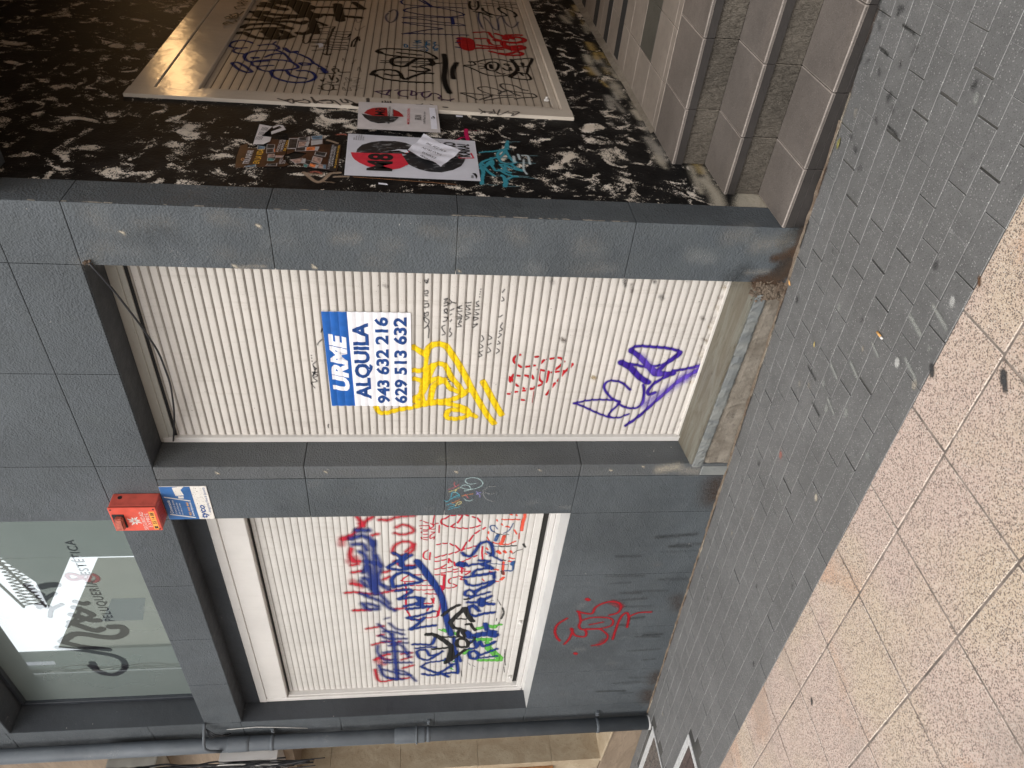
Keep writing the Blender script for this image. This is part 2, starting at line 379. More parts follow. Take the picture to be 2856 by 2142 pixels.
M['ink'] = m_plain("black_ink", (0.015, 0.015, 0.017), 0.5)
t = NT("photo_halftone_print"); n_ = t.noise(26, 5, 0.7, 0.8, t.scale(1, 1.6, 0.7))
M['photo'] = t.out(t.mix(t.ramp(n_, 0.52, 0.70), (0.018, 0.018, 0.02), (0.34, 0.34, 0.35)), 0.5)
M['brownp'] = m_plain("brown_leaflet_print", (0.045, 0.018, 0.010), 0.4, 0.5, 11)
M['yellowp'] = m_plain("yellow_print", (0.75, 0.42, 0.05), 0.5)
M['glass'] = m_glass_film()
M['winframe'] = m_plain("dark_window_frame", (0.03, 0.035, 0.042), 0.4)
M['metal'] = m_plain("rusty_hatch_iron", (0.075, 0.052, 0.045), 0.6, 0.4, 30, bump=0.4)
M['lightconc'] = m_plain("pale_concrete", (0.46, 0.46, 0.45), 0.9, 0.15, 60, bump=0.4, bsc=200)
M['cable'] = m_plain("black_cable", (0.02, 0.02, 0.022), 0.5)
M['cablew'] = m_plain("white_cable", (0.5, 0.49, 0.46), 0.5)
M['beigebox'] = m_plain("beige_plastic", (0.40, 0.38, 0.33), 0.5, 0.15, 6)
M['wood'] = m_plain("varnished_wood", (0.36, 0.17, 0.07), 0.5, 0.25, 30)
M['opp_grey'] = m_plain("opposite_grey_render", (0.13, 0.15, 0.14), 0.9, 0.08, 1)
M['opp_cream'] = m_plain("opposite_cream_render", (0.33, 0.32, 0.26), 0.9, 0.06, 1)
M['opp_dark'] = m_plain("opposite_dark_window", (0.05, 0.06, 0.07), 0.2)
M['lampglow'] = m_emit("warm_lamp_diffuser", (1.0, 0.60, 0.26), 10.5)
M['white_wall'] = m_plain("passage_plaster", (0.35, 0.29, 0.24), 0.9, 0.1, 2)
M['cig'] = m_plain("cigarette_filter", (0.72, 0.40, 0.14), 0.8)
M['cigw'] = m_plain("cigarette_paper", (0.7, 0.68, 0.64), 0.8)
M['leaf'] = m_plain("dry_leaf", (0.42, 0.33, 0.12), 0.7, 0.3, 80)
M['spray'] = m_paint("spray_paint", 0.9, 0.5)
M['marker'] = m_paint("marker_ink", 0.5, 0.35)
M['flaky'] = m_paint("flaking_paint", 2.6, 0.5)
M['chalk'] = m_paint("chalk_marks", 3.0, 0.9)
M['inglass'] = m_paint("lettering_inside_glass", 0.2, 0.5, 0.40)
M['inglass_text'] = m_paint("printed_letters_inside_glass", 0.2, 0.5, 0.36, True)
M['stain'] = m_paint("grime_stain", 2.0, 0.8)

# ------------------------------------------------------------------ lettering
def text(name, s, mat, parent, o, ux, uz, w, h, bold=0.0, slant=0.0, warp=None, align='L', spacing=1.0):
    """flat lettering: lower-left corner o, unit axes ux (reading direction) and uz (up), fitted to w x h metres"""
    cu = bpy.data.curves.new("lettering", 'FONT'); cu.body = s; cu.size = 1; cu.offset = bold; cu.resolution_u = 3; cu.shear = slant
    cu.space_character = spacing
    ob = bpy.data.objects.new("lettering_tmp", cu)
    me = bpy.data.meshes.new_from_object(ob)
    bpy.data.objects.remove(ob); bpy.data.curves.remove(cu)
    n = len(me.vertices); co = np.empty(n * 3); me.vertices.foreach_get('co', co); co = co.reshape(-1, 3)
    lo, hi = co.min(0), co.max(0)
    a = (co[:, 0] - lo[0]) / max(1e-6, hi[0] - lo[0]) * w; b = (co[:, 1] - lo[1]) / max(1e-6, hi[1] - lo[1]) * h
    P = np.array(o)[None] + a[:, None] * np.array(ux, float)[None] + b[:, None] * np.array(uz, float)[None]
    if warp: 
        bm = bmesh.new(); bm.from_mesh(me)
        for v, p in zip(bm.verts, P): v.co = p
        warp(bm); bm.to_mesh(me); bm.free()
    else:
        me.vertices.foreach_set('co', P.ravel())
    me.materials.clear(); me.update()
    return link(name, me, mat, parent)

# ------------------------------------------------------------------ paint layers draped on a surface
COLS = dict(yel=(0.86, 0.60, 0.012), ink=(0.02, 0.02, 0.025), dred=(0.50, 0.012, 0.02), pur=(0.045, 0.018, 0.26), purl=(0.16, 0.09, 0.55),
 sred=(0.52, 0.02, 0.04), sblu=(0.02, 0.038, 0.20), sbl2=(0.014, 0.04, 0.20), mred=(0.55, 0.02, 0.045), ored=(0.78, 0.085, 0.04), dblu=(0.02, 0.09, 0.27),
 fblk=(0.03, 0.03, 0.03), blk2=(0.022, 0.022, 0.022), grn=(0.13, 0.46, 0.075), wred=(0.34, 0.012, 0.02), chr=(0.5, 0.16, 0.17), chy=(0.6, 0.53, 0.27), chb=(0.12, 0.40, 0.50),
 cho=(0.6, 0.28, 0.13), chw=(0.42, 0.55, 0.55), chp=(0.3, 0.28, 0.55), chg=(0.27, 0.28, 0.28), teal=(0.045, 0.26, 0.33), teal2=(0.20, 0.36, 0.40), palew=(0.62, 0.70, 0.72),
 mag=(0.50, 0.01, 0.09), tan=(0.34, 0.25, 0.18), oran=(0.50, 0.24, 0.12), pinkr=(0.65, 0.20, 0.14), sblk=(0.012, 0.008, 0.006), mk=(0.012, 0.01, 0.01), bblu=(0.008, 0.022, 0.15),
 bblu2=(0.015, 0.05, 0.20), cyan=(0.012, 0.16, 0.34), sblk2=(0.006, 0.006, 0.006), sred3=(0.45, 0.01, 0.014), mkg=(0.07, 0.06, 0.055), viol=(0.075, 0.03, 0.10),
 dvin=(0.018, 0.018, 0.024), rvin=(0.22, 0.02, 0.035), brown=(0.075, 0.045, 0.028), grime_or_shade=(0.035, 0.035, 0.033), pale=(0.40, 0.37, 0.32), ochre=(0.42, 0.30, 0.11),
 rust=(0.14, 0.075, 0.04), limew=(0.50, 0.45, 0.36), greyw=(0.55, 0.55, 0.52), gum=(0.36, 0.37, 0.34), damp=(0.06, 0.06, 0.06))

class Slats:
    """horizontal slat profile: groove at every pitch, gentle crown between"""
    def __init__(s, z0, pitch, kind): s.z0, s.p, s.kind = z0, pitch, kind
    T = dict(door=[(0, -.004), (.05, -.0046), (.11, -.004), (.125, .0), (.15, .0003), (.165, -.0026), (.22, -.0026), (.24, .0006), (.32, .0014), (.5, .0020), (.68, .0018), (.85, .0011), (.97, .0002), (1, -.004)],
             win=[(0, -.003), (.035, -.003), (.05, .0002), (.15, .0016), (.3, .0028), (.5, .0033), (.7, .0028), (.85, .0018), (.96, .0004), (1, -.003)],
             side=[(0, -.004), (.07, -.004), (.085, .0006), (.3, .0012), (.6, .0013), (.985, .0006), (1, -.004)])
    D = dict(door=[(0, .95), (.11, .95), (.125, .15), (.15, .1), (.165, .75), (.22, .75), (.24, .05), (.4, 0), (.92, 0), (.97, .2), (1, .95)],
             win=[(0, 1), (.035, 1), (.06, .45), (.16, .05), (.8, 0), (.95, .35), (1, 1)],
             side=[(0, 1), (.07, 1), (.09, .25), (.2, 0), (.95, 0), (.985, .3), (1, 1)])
    def dirt(s, z):  # amount of groove dirt and painted groove shade at this height
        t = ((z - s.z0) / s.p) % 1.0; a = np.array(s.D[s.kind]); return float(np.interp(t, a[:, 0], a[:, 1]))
    def off(s, z):
        t = ((np.asarray(z) - s.z0) / s.p) % 1.0; a = np.array(s.T[s.kind]); return np.interp(t, a[:, 0], a[:, 1])
    def rows(s, za, zb):
        out = []
        for k in range(int(math.floor((za - s.z0) / s.p)) - 1, int(math.ceil((zb - s.z0) / s.p)) + 1):
            for t, _ in s.T[s.kind][:-1]: out.append(s.z0 + (k + t) * s.p)
            out.append(s.z0 + (k + .9999) * s.p)
        out = [z for z in out if za < z < zb]
        return np.array([za] + out + [zb])

SURF = {}   # name -> (map(a, z, off) -> xyz arrays, slats or None)
def slat_mesh(name, surf, a0, a1, z0, z1, mat, parent):
    mp, sl = SURF[surf]; zs = sl.rows(z0, z1); mb = MB(); prev = None; gl = mb.bm.verts.layers.float.new('grime_or_shade')
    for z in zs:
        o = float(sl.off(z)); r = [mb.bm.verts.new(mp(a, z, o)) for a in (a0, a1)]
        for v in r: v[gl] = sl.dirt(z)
        if prev: mb.bm.faces.new((prev[0], prev[1], r[1], r[0]))
        prev = r
    return mb.build(name, mat, parent, fixn=False)

def paint(name, layer, mat, parent, label=None, lift=0.0010, cell=0.005):
    surf = layer['surf']; mp, sl = SURF[surf]; strokes = layer['strokes']
    lines = []
    for col, w, soft, skip, op, pts in strokes:
        lines.append((COLS[col], w / 2000.0, soft / 1000.0, skip, op, catmull([(p[0] / 1000.0, p[1] / 1000.0) for p in pts], max(0.004, min(0.012, w / 3000.0)))))
    lo = np.min([l[5].min(0) - l[1] - l[2] - .01 for l in lines], 0); hi = np.max([l[5].max(0) + l[1] + l[2] + .01 for l in lines], 0)
    A = np.arange(lo[0], hi[0] + cell, cell)
    if sl is not None:
        Z = sl.rows(lo[1], hi[1])
        extra = []
        for za, zb in zip(Z, Z[1:]):
            n = int((zb - za) / (cell * 1.3))
            extra += [za + (zb - za) * (k + 1) / (n + 1) for k in range(n)]
        Z = np.sort(np.concatenate([Z, np.array(extra)])) if extra else Z
    else: Z = np.arange(lo[1], hi[1] + cell, cell)
    C = np.zeros((len(Z), len(A), 3)); AL = np.zeros((len(Z), len(A)))
    for col, r, soft, skip, op, P in lines:
        rad = r + soft
        jit = 1.0
        ia0 = max(0, np.searchsorted(A, P[:, 0].min() - rad) - 1); ia1 = min(len(A), np.searchsorted(A, P[:, 0].max() + rad) + 1)
        iz0 = max(0, np.searchsorted(Z, P[:, 1].min() - rad) - 1); iz1 = min(len(Z), np.searchsorted(Z, P[:, 1].max() + rad) + 1)
        if ia1 <= ia0 or iz1 <= iz0: continue
        a = A[ia0:ia1]; z = Z[iz0:iz1]
        d2 = np.full((len(z), len(a)), 1e9)
        S0 = P[:-1] if len(P) > 1 else P; S1 = P[1:] if len(P) > 1 else P
        for p, q in zip(S0, S1):
            j0 = max(0, np.searchsorted(a, min(p[0], q[0]) - rad)); j1 = min(len(a), np.searchsorted(a, max(p[0], q[0]) + rad))
            i0 = max(0, np.searchsorted(z, min(p[1], q[1]) - rad)); i1 = min(len(z), np.searchsorted(z, max(p[1], q[1]) + rad))
            if j1 <= j0 or i1 <= i0: continue
            aa = a[j0:j1][None, :]; zz = z[i0:i1][:, None]; v = q - p; L2 = max(1e-12, v @ v)
            t = np.clip(((aa - p[0]) * v[0] + (zz - p[1]) * v[1]) / L2, 0, 1)
            dd = (aa - p[0] - t * v[0]) ** 2 + (zz - p[1] - t * v[1]) ** 2
            d2[i0:i1, j0:j1] = np.minimum(d2[i0:i1, j0:j1], dd)
        d = np.sqrt(d2); sft = max(soft, 0.0015)
        al = np.clip((r + sft - d) / (2 * sft), 0, 1); al = al * al * (3 - 2 * al) * op
        if skip and sl is not None:
            tt = ((z - sl.z0) / sl.p) % 1.0; al = al * np.clip((0.36 - np.abs(tt - 0.6)) / 0.08, 0, 1)[:, None]
        c0 = C[iz0:iz1, ia0:ia1]; a0 = AL[iz0:iz1, ia0:ia1]
        an = al + a0 * (1 - al)
        C[iz0:iz1, ia0:ia1] = np.where(an[..., None] > 1e-5, (np.array(col) * al[..., None] + c0 * (a0 * (1 - al))[..., None]) / np.maximum(an, 1e-5)[..., None], np.array(col))
        AL[iz0:iz1, ia0:ia1] = an
    # spread colour into neighbours so that soft edges keep their hue
    has = AL > 0.004
    quad = has[:-1, :-1] | has[1:, :-1] | has[:-1, 1:] | has[1:, 1:]
    need = np.zeros_like(has); need[:-1, :-1] |= quad; need[1:, :-1] |= quad; need[:-1, 1:] |= quad; need[1:, 1:] |= quad
    for _ in range(1):
        e = need & ~has
        src = C.copy(); w = has.astype(float)
        acc = np.zeros_like(C); ww = np.zeros(has.shape)
        for dz in (-1, 0, 1):
            for da in (-1, 0, 1):
                acc += np.roll(np.roll(src * w[..., None], dz, 0), da, 1); ww += np.roll(np.roll(w, dz, 0), da, 1)
        C = np.where((e & (ww > 0))[..., None], acc / np.maximum(ww, 1e-6)[..., None], C)
    idx = -np.ones(has.shape, int); iz, ia = np.nonzero(need); idx[iz, ia] = np.arange(len(iz))
    off = (sl.off(Z) if sl is not None else np.zeros(len(Z))) + lift
    xyz = np.array(mp(A[ia], Z[iz], off[iz])); V = np.stack([np.broadcast_to(np.asarray(c, float), len(iz)) for c in xyz], 1)
    qz, qa = np.nonzero(quad)
    F = np.stack([idx[qz, qa], idx[qz, qa + 1], idx[qz + 1, qa + 1], idx[qz + 1, qa]], 1)
    me = bpy.data.meshes.new(name)
    me.vertices.add(len(V)); me.vertices.foreach_set('co', V.ravel())
    me.loops.add(F.size); me.loops.foreach_set('vertex_index', F.ravel())
    me.polygons.add(len(F)); me.polygons.foreach_set('loop_start', np.arange(0, F.size, 4)); me.polygons.foreach_set('loop_total', np.full(len(F), 4))
    me.update(calc_edges=True)
    at = me.color_attributes.new('paint', 'FLOAT_COLOR', 'POINT')
    at.data.foreach_set('color', np.concatenate([C[iz, ia], AL[iz, ia][:, None]], 1).astype(np.float32).ravel())
    o = link(name, me, mat, parent)
    if label: o["label"] = label
    return o


# ------------------------------------------------------------------ graffiti: brush centre lines in millimetres on each surface
# line = colour, width, softness, groove-skipping, opacity, then along,up points
PAINT_RAW = {
'door_yellow': ('door', """yel 32.56 5 0 1 -2309,1898 -2333,1866 -2353,1844 -2360,1833
yel 34.04 5 0 1 -2360,1833 -2311,1818 -2290,1792 -2290,1760 -2303,1733 -2351,1705 -2414,1670 -2490,1633 -2607,1582 -2716,1529 -2789,1490 -2839,1456
yel 29.6 5 0 1 -2461,1898 -2464,1865 -2452,1832 -2430,1800 -2416,1768 -2422,1740 -2451,1723 -2509,1699 -2562,1663 -2622,1627
yel 28.12 5 0 1 -2519,1897 -2526,1864 -2548,1826 -2518,1787 -2518,1754 -2547,1725 -2585,1702 -2607,1661
yel 34.04 5 0 1 -2430,1795 -2489,1815 -2578,1836 -2640,1864 -2655,1892
yel 31.08 5 0 1 -2678,1886 -2686,1841 -2678,1784 -2670,1716 -2646,1660 -2599,1611
yel 29.6 5 0 1 -2719,2089 -2758,2073 -2762,2034 -2742,1982 -2726,1920 -2706,1852 -2690,1784 -2693,1727 -2705,1669 -2725,1622 -2757,1597 -2789,1613 -2806,1665 -2798,1712 -2773,1718 -2741,1702 -2741,1656 -2757,1609 -2789,1560
yel 22.2 5 0 1 -2360,1828 -2431,1833 -2504,1837 -2578,1853
yel 25.16 5 0 1 -2686,1841 -2616,1853 -2548,1848
yel 32.56 5 0 1 -2694,1806 -2631,1802 -2563,1786 -2525,1737
yel 34.04 5 0 1 -2538,1535 -2606,1502 -2692,1461 -2772,1420"""),
'door_scribble': ('door', """ink 5 1.5 0 0.85 -2587,2392 -2554,2407 -2539,2377 -2517,2394 -2502,2371 -2481,2396 -2481,2369
ink 5 1.5 0 0.85 -2438,2387 -2481,2383 -2510,2398 -2459,2378
ink 5 1.5 0 0.85 -2459,2373 -2431,2389 -2410,2371
ink 5 1.5 0 0.85 -2410,2392 -2407,2390
ink 5 1.5 0 0.85 -2390,2392 -2386,2391
ink 5 1.5 0 0.85 -2372,2392 -2369,2390
ink 5 1.5 0 0.85 -2270,2332 -2287,2348 -2304,2357
ink 5 1.5 0 0.85 -2207,2327 -2227,2333 -2214,2327
ink 5 1.5 0 0.85 -2872,2345 -2859,2347 -2847,2342
ink 5 1.5 0 0.85 -2194,1843 -2171,1826 -2144,1821 -2126,1842 -2145,1844 -2158,1831
ink 5 1.5 0 0.85 -2106,1842 -2093,1827 -2112,1826 -2119,1842 -2100,1844
ink 5 1.5 0 0.85 -2069,1845 -2062,1825 -2043,1827 -2050,1843
ink 5 1.5 0 0.85 -2031,1843 -2031,1828
ink 5 1.5 0 0.85 -2000,1841 -2000,1828
ink 5 1.5 0 0.85 -1979,1846 -1970,1831 -1985,1828 -1991,1843
ink 5 1.5 0 0.85 -1928,1837 -1919,1844 -1913,1837 -1922,1829 -1931,1837 -1907,1827
ink 5 1.5 0 0.85 -2250,1822 -2197,1820 -2171,1826
ink 5 1.5 0 0.85 -2232,1756 -2222,1741 -2202,1752 -2182,1758 -2169,1743
ink 5 1.5 0 0.85 -2149,1753 -2143,1738 -2126,1733 -2123,1749
ink 5 1.5 0 0.85 -2098,1750 -2091,1735 -2072,1740 -2085,1750 -2104,1734
ink 5 1.5 0 0.85 -2057,1751 -2050,1733 -2035,1736 -2041,1751
ink 5 1.5 0 0.85 -2019,1752 -2013,1735 -2029,1747
ink 5 1.5 0 0.85 -2241,1719 -2221,1709 -2208,1720 -2188,1716
ink 5 1.5 0 0.85 -2149,1720 -2136,1712
ink 5 1.5 0 0.85 -2110,1721 -2103,1714
ink 5 1.5 0 0.85 -2084,1722 -2071,1704
ink 5 1.5 0 0.85 -2047,1726 -2034,1714 -2040,1695
ink 5 1.5 0 0.85 -2034,1714 -2022,1727
ink 5 1.5 0 0.85 -2181,1685 -2174,1664 -2161,1680 -2147,1665
ink 5 1.5 0 0.85 -2135,1686 -2125,1666 -2148,1676
ink 5 1.5 0 0.85 -2122,1687 -2115,1664 -2099,1683
ink 5 1.5 0 0.85 -2090,1688 -2083,1665
ink 5 1.5 0 0.85 -2070,1666 -2068,1689 -2052,1669
ink 5 1.5 0 0.85 -2068,1679 -2058,1678
ink 5 1.5 0 0.85 -2137,1645 -2121,1630 -2115,1646
ink 5 1.5 0 0.85 -2108,1646 -2098,1623 -2089,1642
ink 5 1.5 0 0.85 -2079,1648 -2073,1627 -2057,1646 -2050,1626
ink 5 1.5 0 0.85 -2039,1650 -2032,1624
ink 5 1.5 0 0.85 -2186,1608 -2159,1586 -2166,1607
ink 5 1.5 0 0.85 -2140,1605 -2126,1585 -2120,1604 -2133,1608
ink 5 1.5 0 0.85 -2107,1605 -2100,1584 -2088,1603
ink 5 1.5 0 0.85 -2078,1604 -2072,1583
ink 5 1.5 0 0.85 -2056,1602 -2053,1585 -2037,1601 -2024,1589
ink 5 1.5 0 0.85 -2001,1586 -1998,1585
ink 5 1.5 0 0.85 -1986,1586 -1983,1585
ink 5 1.5 0 0.85 -1972,1584 -1969,1584
ink 5 1.5 0 0.85 -1958,1583 -1955,1582
ink 5 1.5 0 0.85 -2370,1568 -2356,1552 -2342,1567 -2327,1551
ink 5 1.5 0 0.85 -2314,1566 -2300,1551 -2286,1565
ink 5 1.5 0 0.85 -2272,1563 -2252,1551 -2231,1560
ink 5 1.5 0 0.85 -2341,1526 -2327,1511 -2306,1523
ink 5 1.5 0 0.85 -2292,1527 -2278,1512
ink 5 1.5 0 0.85 -2258,1526 -2244,1511 -2231,1526
ink 5 1.5 0 0.85 -2344,1482 -2326,1467 -2312,1479
ink 5 1.5 0 0.85 -2285,1481 -2277,1466 -2264,1477
ink 5 1.5 0 0.85 -2243,1479 -2223,1465 -2216,1476
ink 5 1.5 0 0.85 -2203,1477 -2189,1462 -2176,1474 -2150,1465
ink 5 1.5 0 0.85 -2117,1484 -2104,1469
ink 5 1.5 0 0.85 -2022,1481 -2015,1469 -1997,1478
ink 5 1.5 0 0.85 -1972,1480 -1953,1471
ink 6 1.5 0 1 -2585,1724 -2570,1714 -2562,1725 -2547,1709
ink 6 1.5 0 1 -2540,1726 -2532,1704 -2517,1721
ink 6 1.5 0 1 -2510,1724 -2502,1705 -2495,1722 -2487,1705
ink 6 1.5 0 1 -2473,1728 -2465,1706
ink 6 1.5 0 1 -2458,1712 -2451,1728 -2444,1707
ink 6 1.5 0 1 -2502,1721 -2451,1717"""),
'door_red': ('door', """dred 13 2 1 1 -2350,1358 -2365,1384 -2396,1386 -2432,1346
dred 13 2 1 1 -2431,1326 -2420,1275
dred 13 2 1 1 -2410,1249 -2383,1232
dred 13 2 1 1 -2378,1216 -2367,1154 -2392,1126
dred 13 2 1 1 -2364,1282 -2361,1266
dred 13 2 1 1 -2450,1167 -2424,1146 -2392,1126
dred 13 2 1 1 -2446,1256 -2461,1198
dred 13 2 1 1 -2451,1248 -2515,1240 -2536,1205 -2467,1197
dred 13 2 1 1 -2542,1221 -2509,1200
dred 13 2 1 1 -2466,1181 -2455,1118
dred 13 2 1 1 -2525,1141 -2466,1116 -2412,1079
dred 13 2 1 1 -2455,1097 -2407,1080
dred 13 2 1 1 -2624,1190 -2541,1155
dred 13 2 1 1 -2570,1259 -2553,1228
dred 13 2 1 1 -2581,1295 -2581,1266
dred 13 2 1 1 -2570,1333 -2581,1315
dred 13 2 1 1 -2543,1368 -2511,1387 -2485,1381
dred 13 2 1 1 -2533,1393 -2501,1400
dred 13 2 1 1 -2490,1361 -2492,1348
dred 13 2 1 1 -2489,1320 -2494,1283
dred 13 2 1 1 -2500,1299 -2489,1284 -2510,1274
dred 13 2 1 1 -2549,1367 -2563,1350
dred 13 2 1 1 -2620,1410 -2620,1389
dred 13 2 1 1 -2609,1374 -2603,1350
dred 13 2 1 1 -2598,1330 -2595,1309
dred 13 2 1 1 -2586,1294 -2584,1274
dred 13 2 1 1 -2603,1255 -2681,1255
dred 13 2 1 1 -2662,1323 -2664,1308
dred 13 2 1 1 -2667,1294 -2670,1289"""),
'door_purple': ('door', """pur 13 6 0 1 -2686,1030 -2662,936 -2662,825 -2679,778 -2743,810 -2784,819 -2796,764 -2766,709
pur 13 6 0 1 -2686,1030 -2708,980 -2761,885 -2796,808
pur 14 6 0 1 -2679,778 -2639,837 -2572,883 -2528,874 -2522,834 -2538,788 -2587,736
pur 15 6 0 1 -2690,785 -2719,727 -2719,675 -2678,648 -2603,656 -2548,672
pur 18 6 0 1 -2305,793 -2284,757 -2288,675 -2296,591 -2321,523 -2363,542 -2406,598
pur 24 6 0 1 -2321,523 -2384,570 -2470,625
pur 30 6 0 1 -2315,787 -2345,744 -2407,681 -2470,625 -2470,583 -2464,525
pur 36 6 0 1 -2393,825 -2429,768 -2493,705 -2531,650
pur 17 6 0 1 -2398,816 -2408,748 -2423,678 -2411,614
pur 20 6 0 1 -2438,641 -2470,566 -2469,524 -2491,561 -2536,611 -2592,637 -2620,622 -2603,595
pur 20 6 0 1 -2857,708 -2790,651 -2695,592 -2603,535 -2524,485 -2435,388
pur 18 6 0 1 -2448,529 -2436,473 -2408,387
purl 40 22 0 0.45 -2355,726 -2449,639 -2470,592
purl 60 22 0 0.45 -2501,465 -2430,390
purl 50 22 0 0.45 -2695,636 -2580,523 -2501,456"""),
'win_red': ('win', """sred 27 17 0 0.9 -3863,2305 -3814,2259 -3745,2213 -3690,2177 -3656,2142
sred 25.2 17 0 0.9 -3647,2234 -3745,2196 -3716,2220
sred 23.4 17 0 0.9 -3839,2148 -3826,2113
sred 23.4 17 0 0.9 -3685,2100 -3686,2066
sred 21.6 17 0 0.9 -3693,2049 -3667,2006 -3654,1955 -3649,1887
sred 36 17 0 0.9 -3870,2331 -3857,2278
sred 30.6 17 0 0.9 -3975,2285 -4050,2297 -4113,2274 -4114,2238
sred 23.4 17 0 0.9 -4159,2294 -4145,2249
sred 27 17 0 0.9 -4239,2290 -4225,2234
sred 27 17 0 0.9 -4370,2306 -4390,2242
sred 25.2 17 0 0.9 -4478,2349 -4472,2283 -4494,2208 -4498,2133 -4468,2037 -4455,1961
sred 30.6 17 0 0.9 -4701,2304 -4699,2197
sred 21.6 17 0 0.9 -3765,1999 -3738,1956 -3768,1904 -3811,1895 -3838,1956 -3822,2009
sred 23.4 17 0 0.9 -3912,1957 -3954,2010 -4030,2021 -4063,1958 -4004,1895 -3928,1904 -3912,1957
sred 19.8 17 0 0.9 -4018,1940 -3944,1886
sred 25.2 17 0 0.9 -4123,2013 -4173,1968 -4176,1885
sred 23.4 17 0 0.9 -4248,2089 -4233,2051
sred 23.4 17 0 0.9 -4330,2091 -4299,2053
sred 21.6 17 0 0.9 -4951,2227 -4936,2166 -4920,2105
sred 23.4 17 0 0.9 -5183,2194 -5157,2132 -5141,2069
sred 21.6 17 0 0.9 -5055,2149 -5038,2108
sred 30.6 17 0 0.9 -5406,2181 -5347,2116 -5329,2073
sred 23.4 17 0 0.9 -4700,2022 -4694,1963
sred 19.8 17 0 0.9 -5184,2049 -5147,1987
sred 21.6 17 0 0.9 -5336,1978 -5321,1903
sred 21.6 17 0 0.9 -5423,1979 -5385,1903
sred 23.4 17 0 0.9 -5557,1969 -5518,1893
sred 25.2 17 0 0.9 -5560,2186 -5722,2169 -5762,2126 -5735,2037 -5721,1926
sred 27 17 0 0.9 -5388,2138 -5415,2075
sred 50 25 0 0.5 -3856,2304 -3870,2331 -3928,2343
sred 60 25 0 0.5 -4112,2301 -4082,2264
sred 60 25 0 0.5 -5430,2160 -5477,2119
sred 50 25 0 0.5 -4337,2295 -4406,2242"""),
'win_blue': ('win', """sblu 44.4 20 0 0.84 -3786,2240 -3788,2172
sblu 44.4 20 0 0.84 -3871,2279 -3844,2217 -3875,2167 -3935,2151
sblu 37 20 0 0.84 -3930,2274 -3932,2213 -3993,2189
sblu 32.56 20 0 0.84 -3905,2141 -4056,2147 -4246,2144 -4446,2141
sblu 37 20 0 0.84 -4007,2233 -4054,2200 -4147,2195 -4242,2217
sblu 37 20 0 0.84 -4116,2202 -4150,2122 -4183,2105
sblu 41.44 20 0 0.84 -4307,2220 -4342,2184 -4444,2169
sblu 44.4 20 0 0.84 -4179,2187 -4343,2165 -4497,2152
sblu 29.6 20 0 0.84 -4215,2106 -4312,2127 -4414,2093 -4450,2056
sblu 29.6 20 0 0.84 -4340,2239 -4408,2205
sblu 32.56 20 0 0.84 -4492,2246 -4511,2209
sblu 37 20 0 0.84 -4615,2242 -4689,2206 -4693,2139
sblu 34.04 20 0 0.84 -4528,2210 -4586,2126 -4679,2060 -4718,2022
sblu 34.04 20 0 0.84 -4617,2204 -4657,2138
sblu 20.72 20 0 0.84 -4378,2129 -4415,2064 -4426,2017
sblu 29.6 20 0 0.84 -4057,2129 -4167,2105
sblu 29.6 20 0 0.84 -4445,2150 -4625,2059
sblu 20.4 18 0 0.84 -4889,2144 -4959,2106 -5042,2047
sblu 13.6 18 0 0.84 -4826,2093 -4809,2063
sblu 20.4 18 0 0.84 -4885,2064 -4965,2015 -4988,1965
sblu 27.2 18 0 0.84 -4998,2107 -5002,2046 -5048,1965
sblu 27.2 18 0 0.84 -5056,2129 -5101,2069 -5110,1945
sblu 35.36 18 0 0.84 -5042,2047 -5290,2030 -5552,2023 -5737,2015
sblu 24.48 18 0 0.84 -5138,2111 -5165,2028 -5172,1935
sblu 23.12 18 0 0.84 -5197,2154 -5301,2157 -5412,2107 -5418,2032
sblu 27.2 18 0 0.84 -5304,2115 -5290,2030 -5319,1925
sblu 27.2 18 0 0.84 -5456,2108 -5464,2011 -5473,1903
sblu 29.92 18 0 0.84 -5496,2152 -5657,2123 -5735,2037
sblu 23.12 18 0 0.84 -5574,2034 -5627,1947 -5774,1870
sblu 27.2 18 0 0.84 -5566,2121 -5646,1992 -5676,1914
sblu 24.48 18 0 0.84 -5706,2092 -5741,1970
sblu 24.48 18 0 0.84 -5203,2071 -5210,1977 -5384,1925"""),
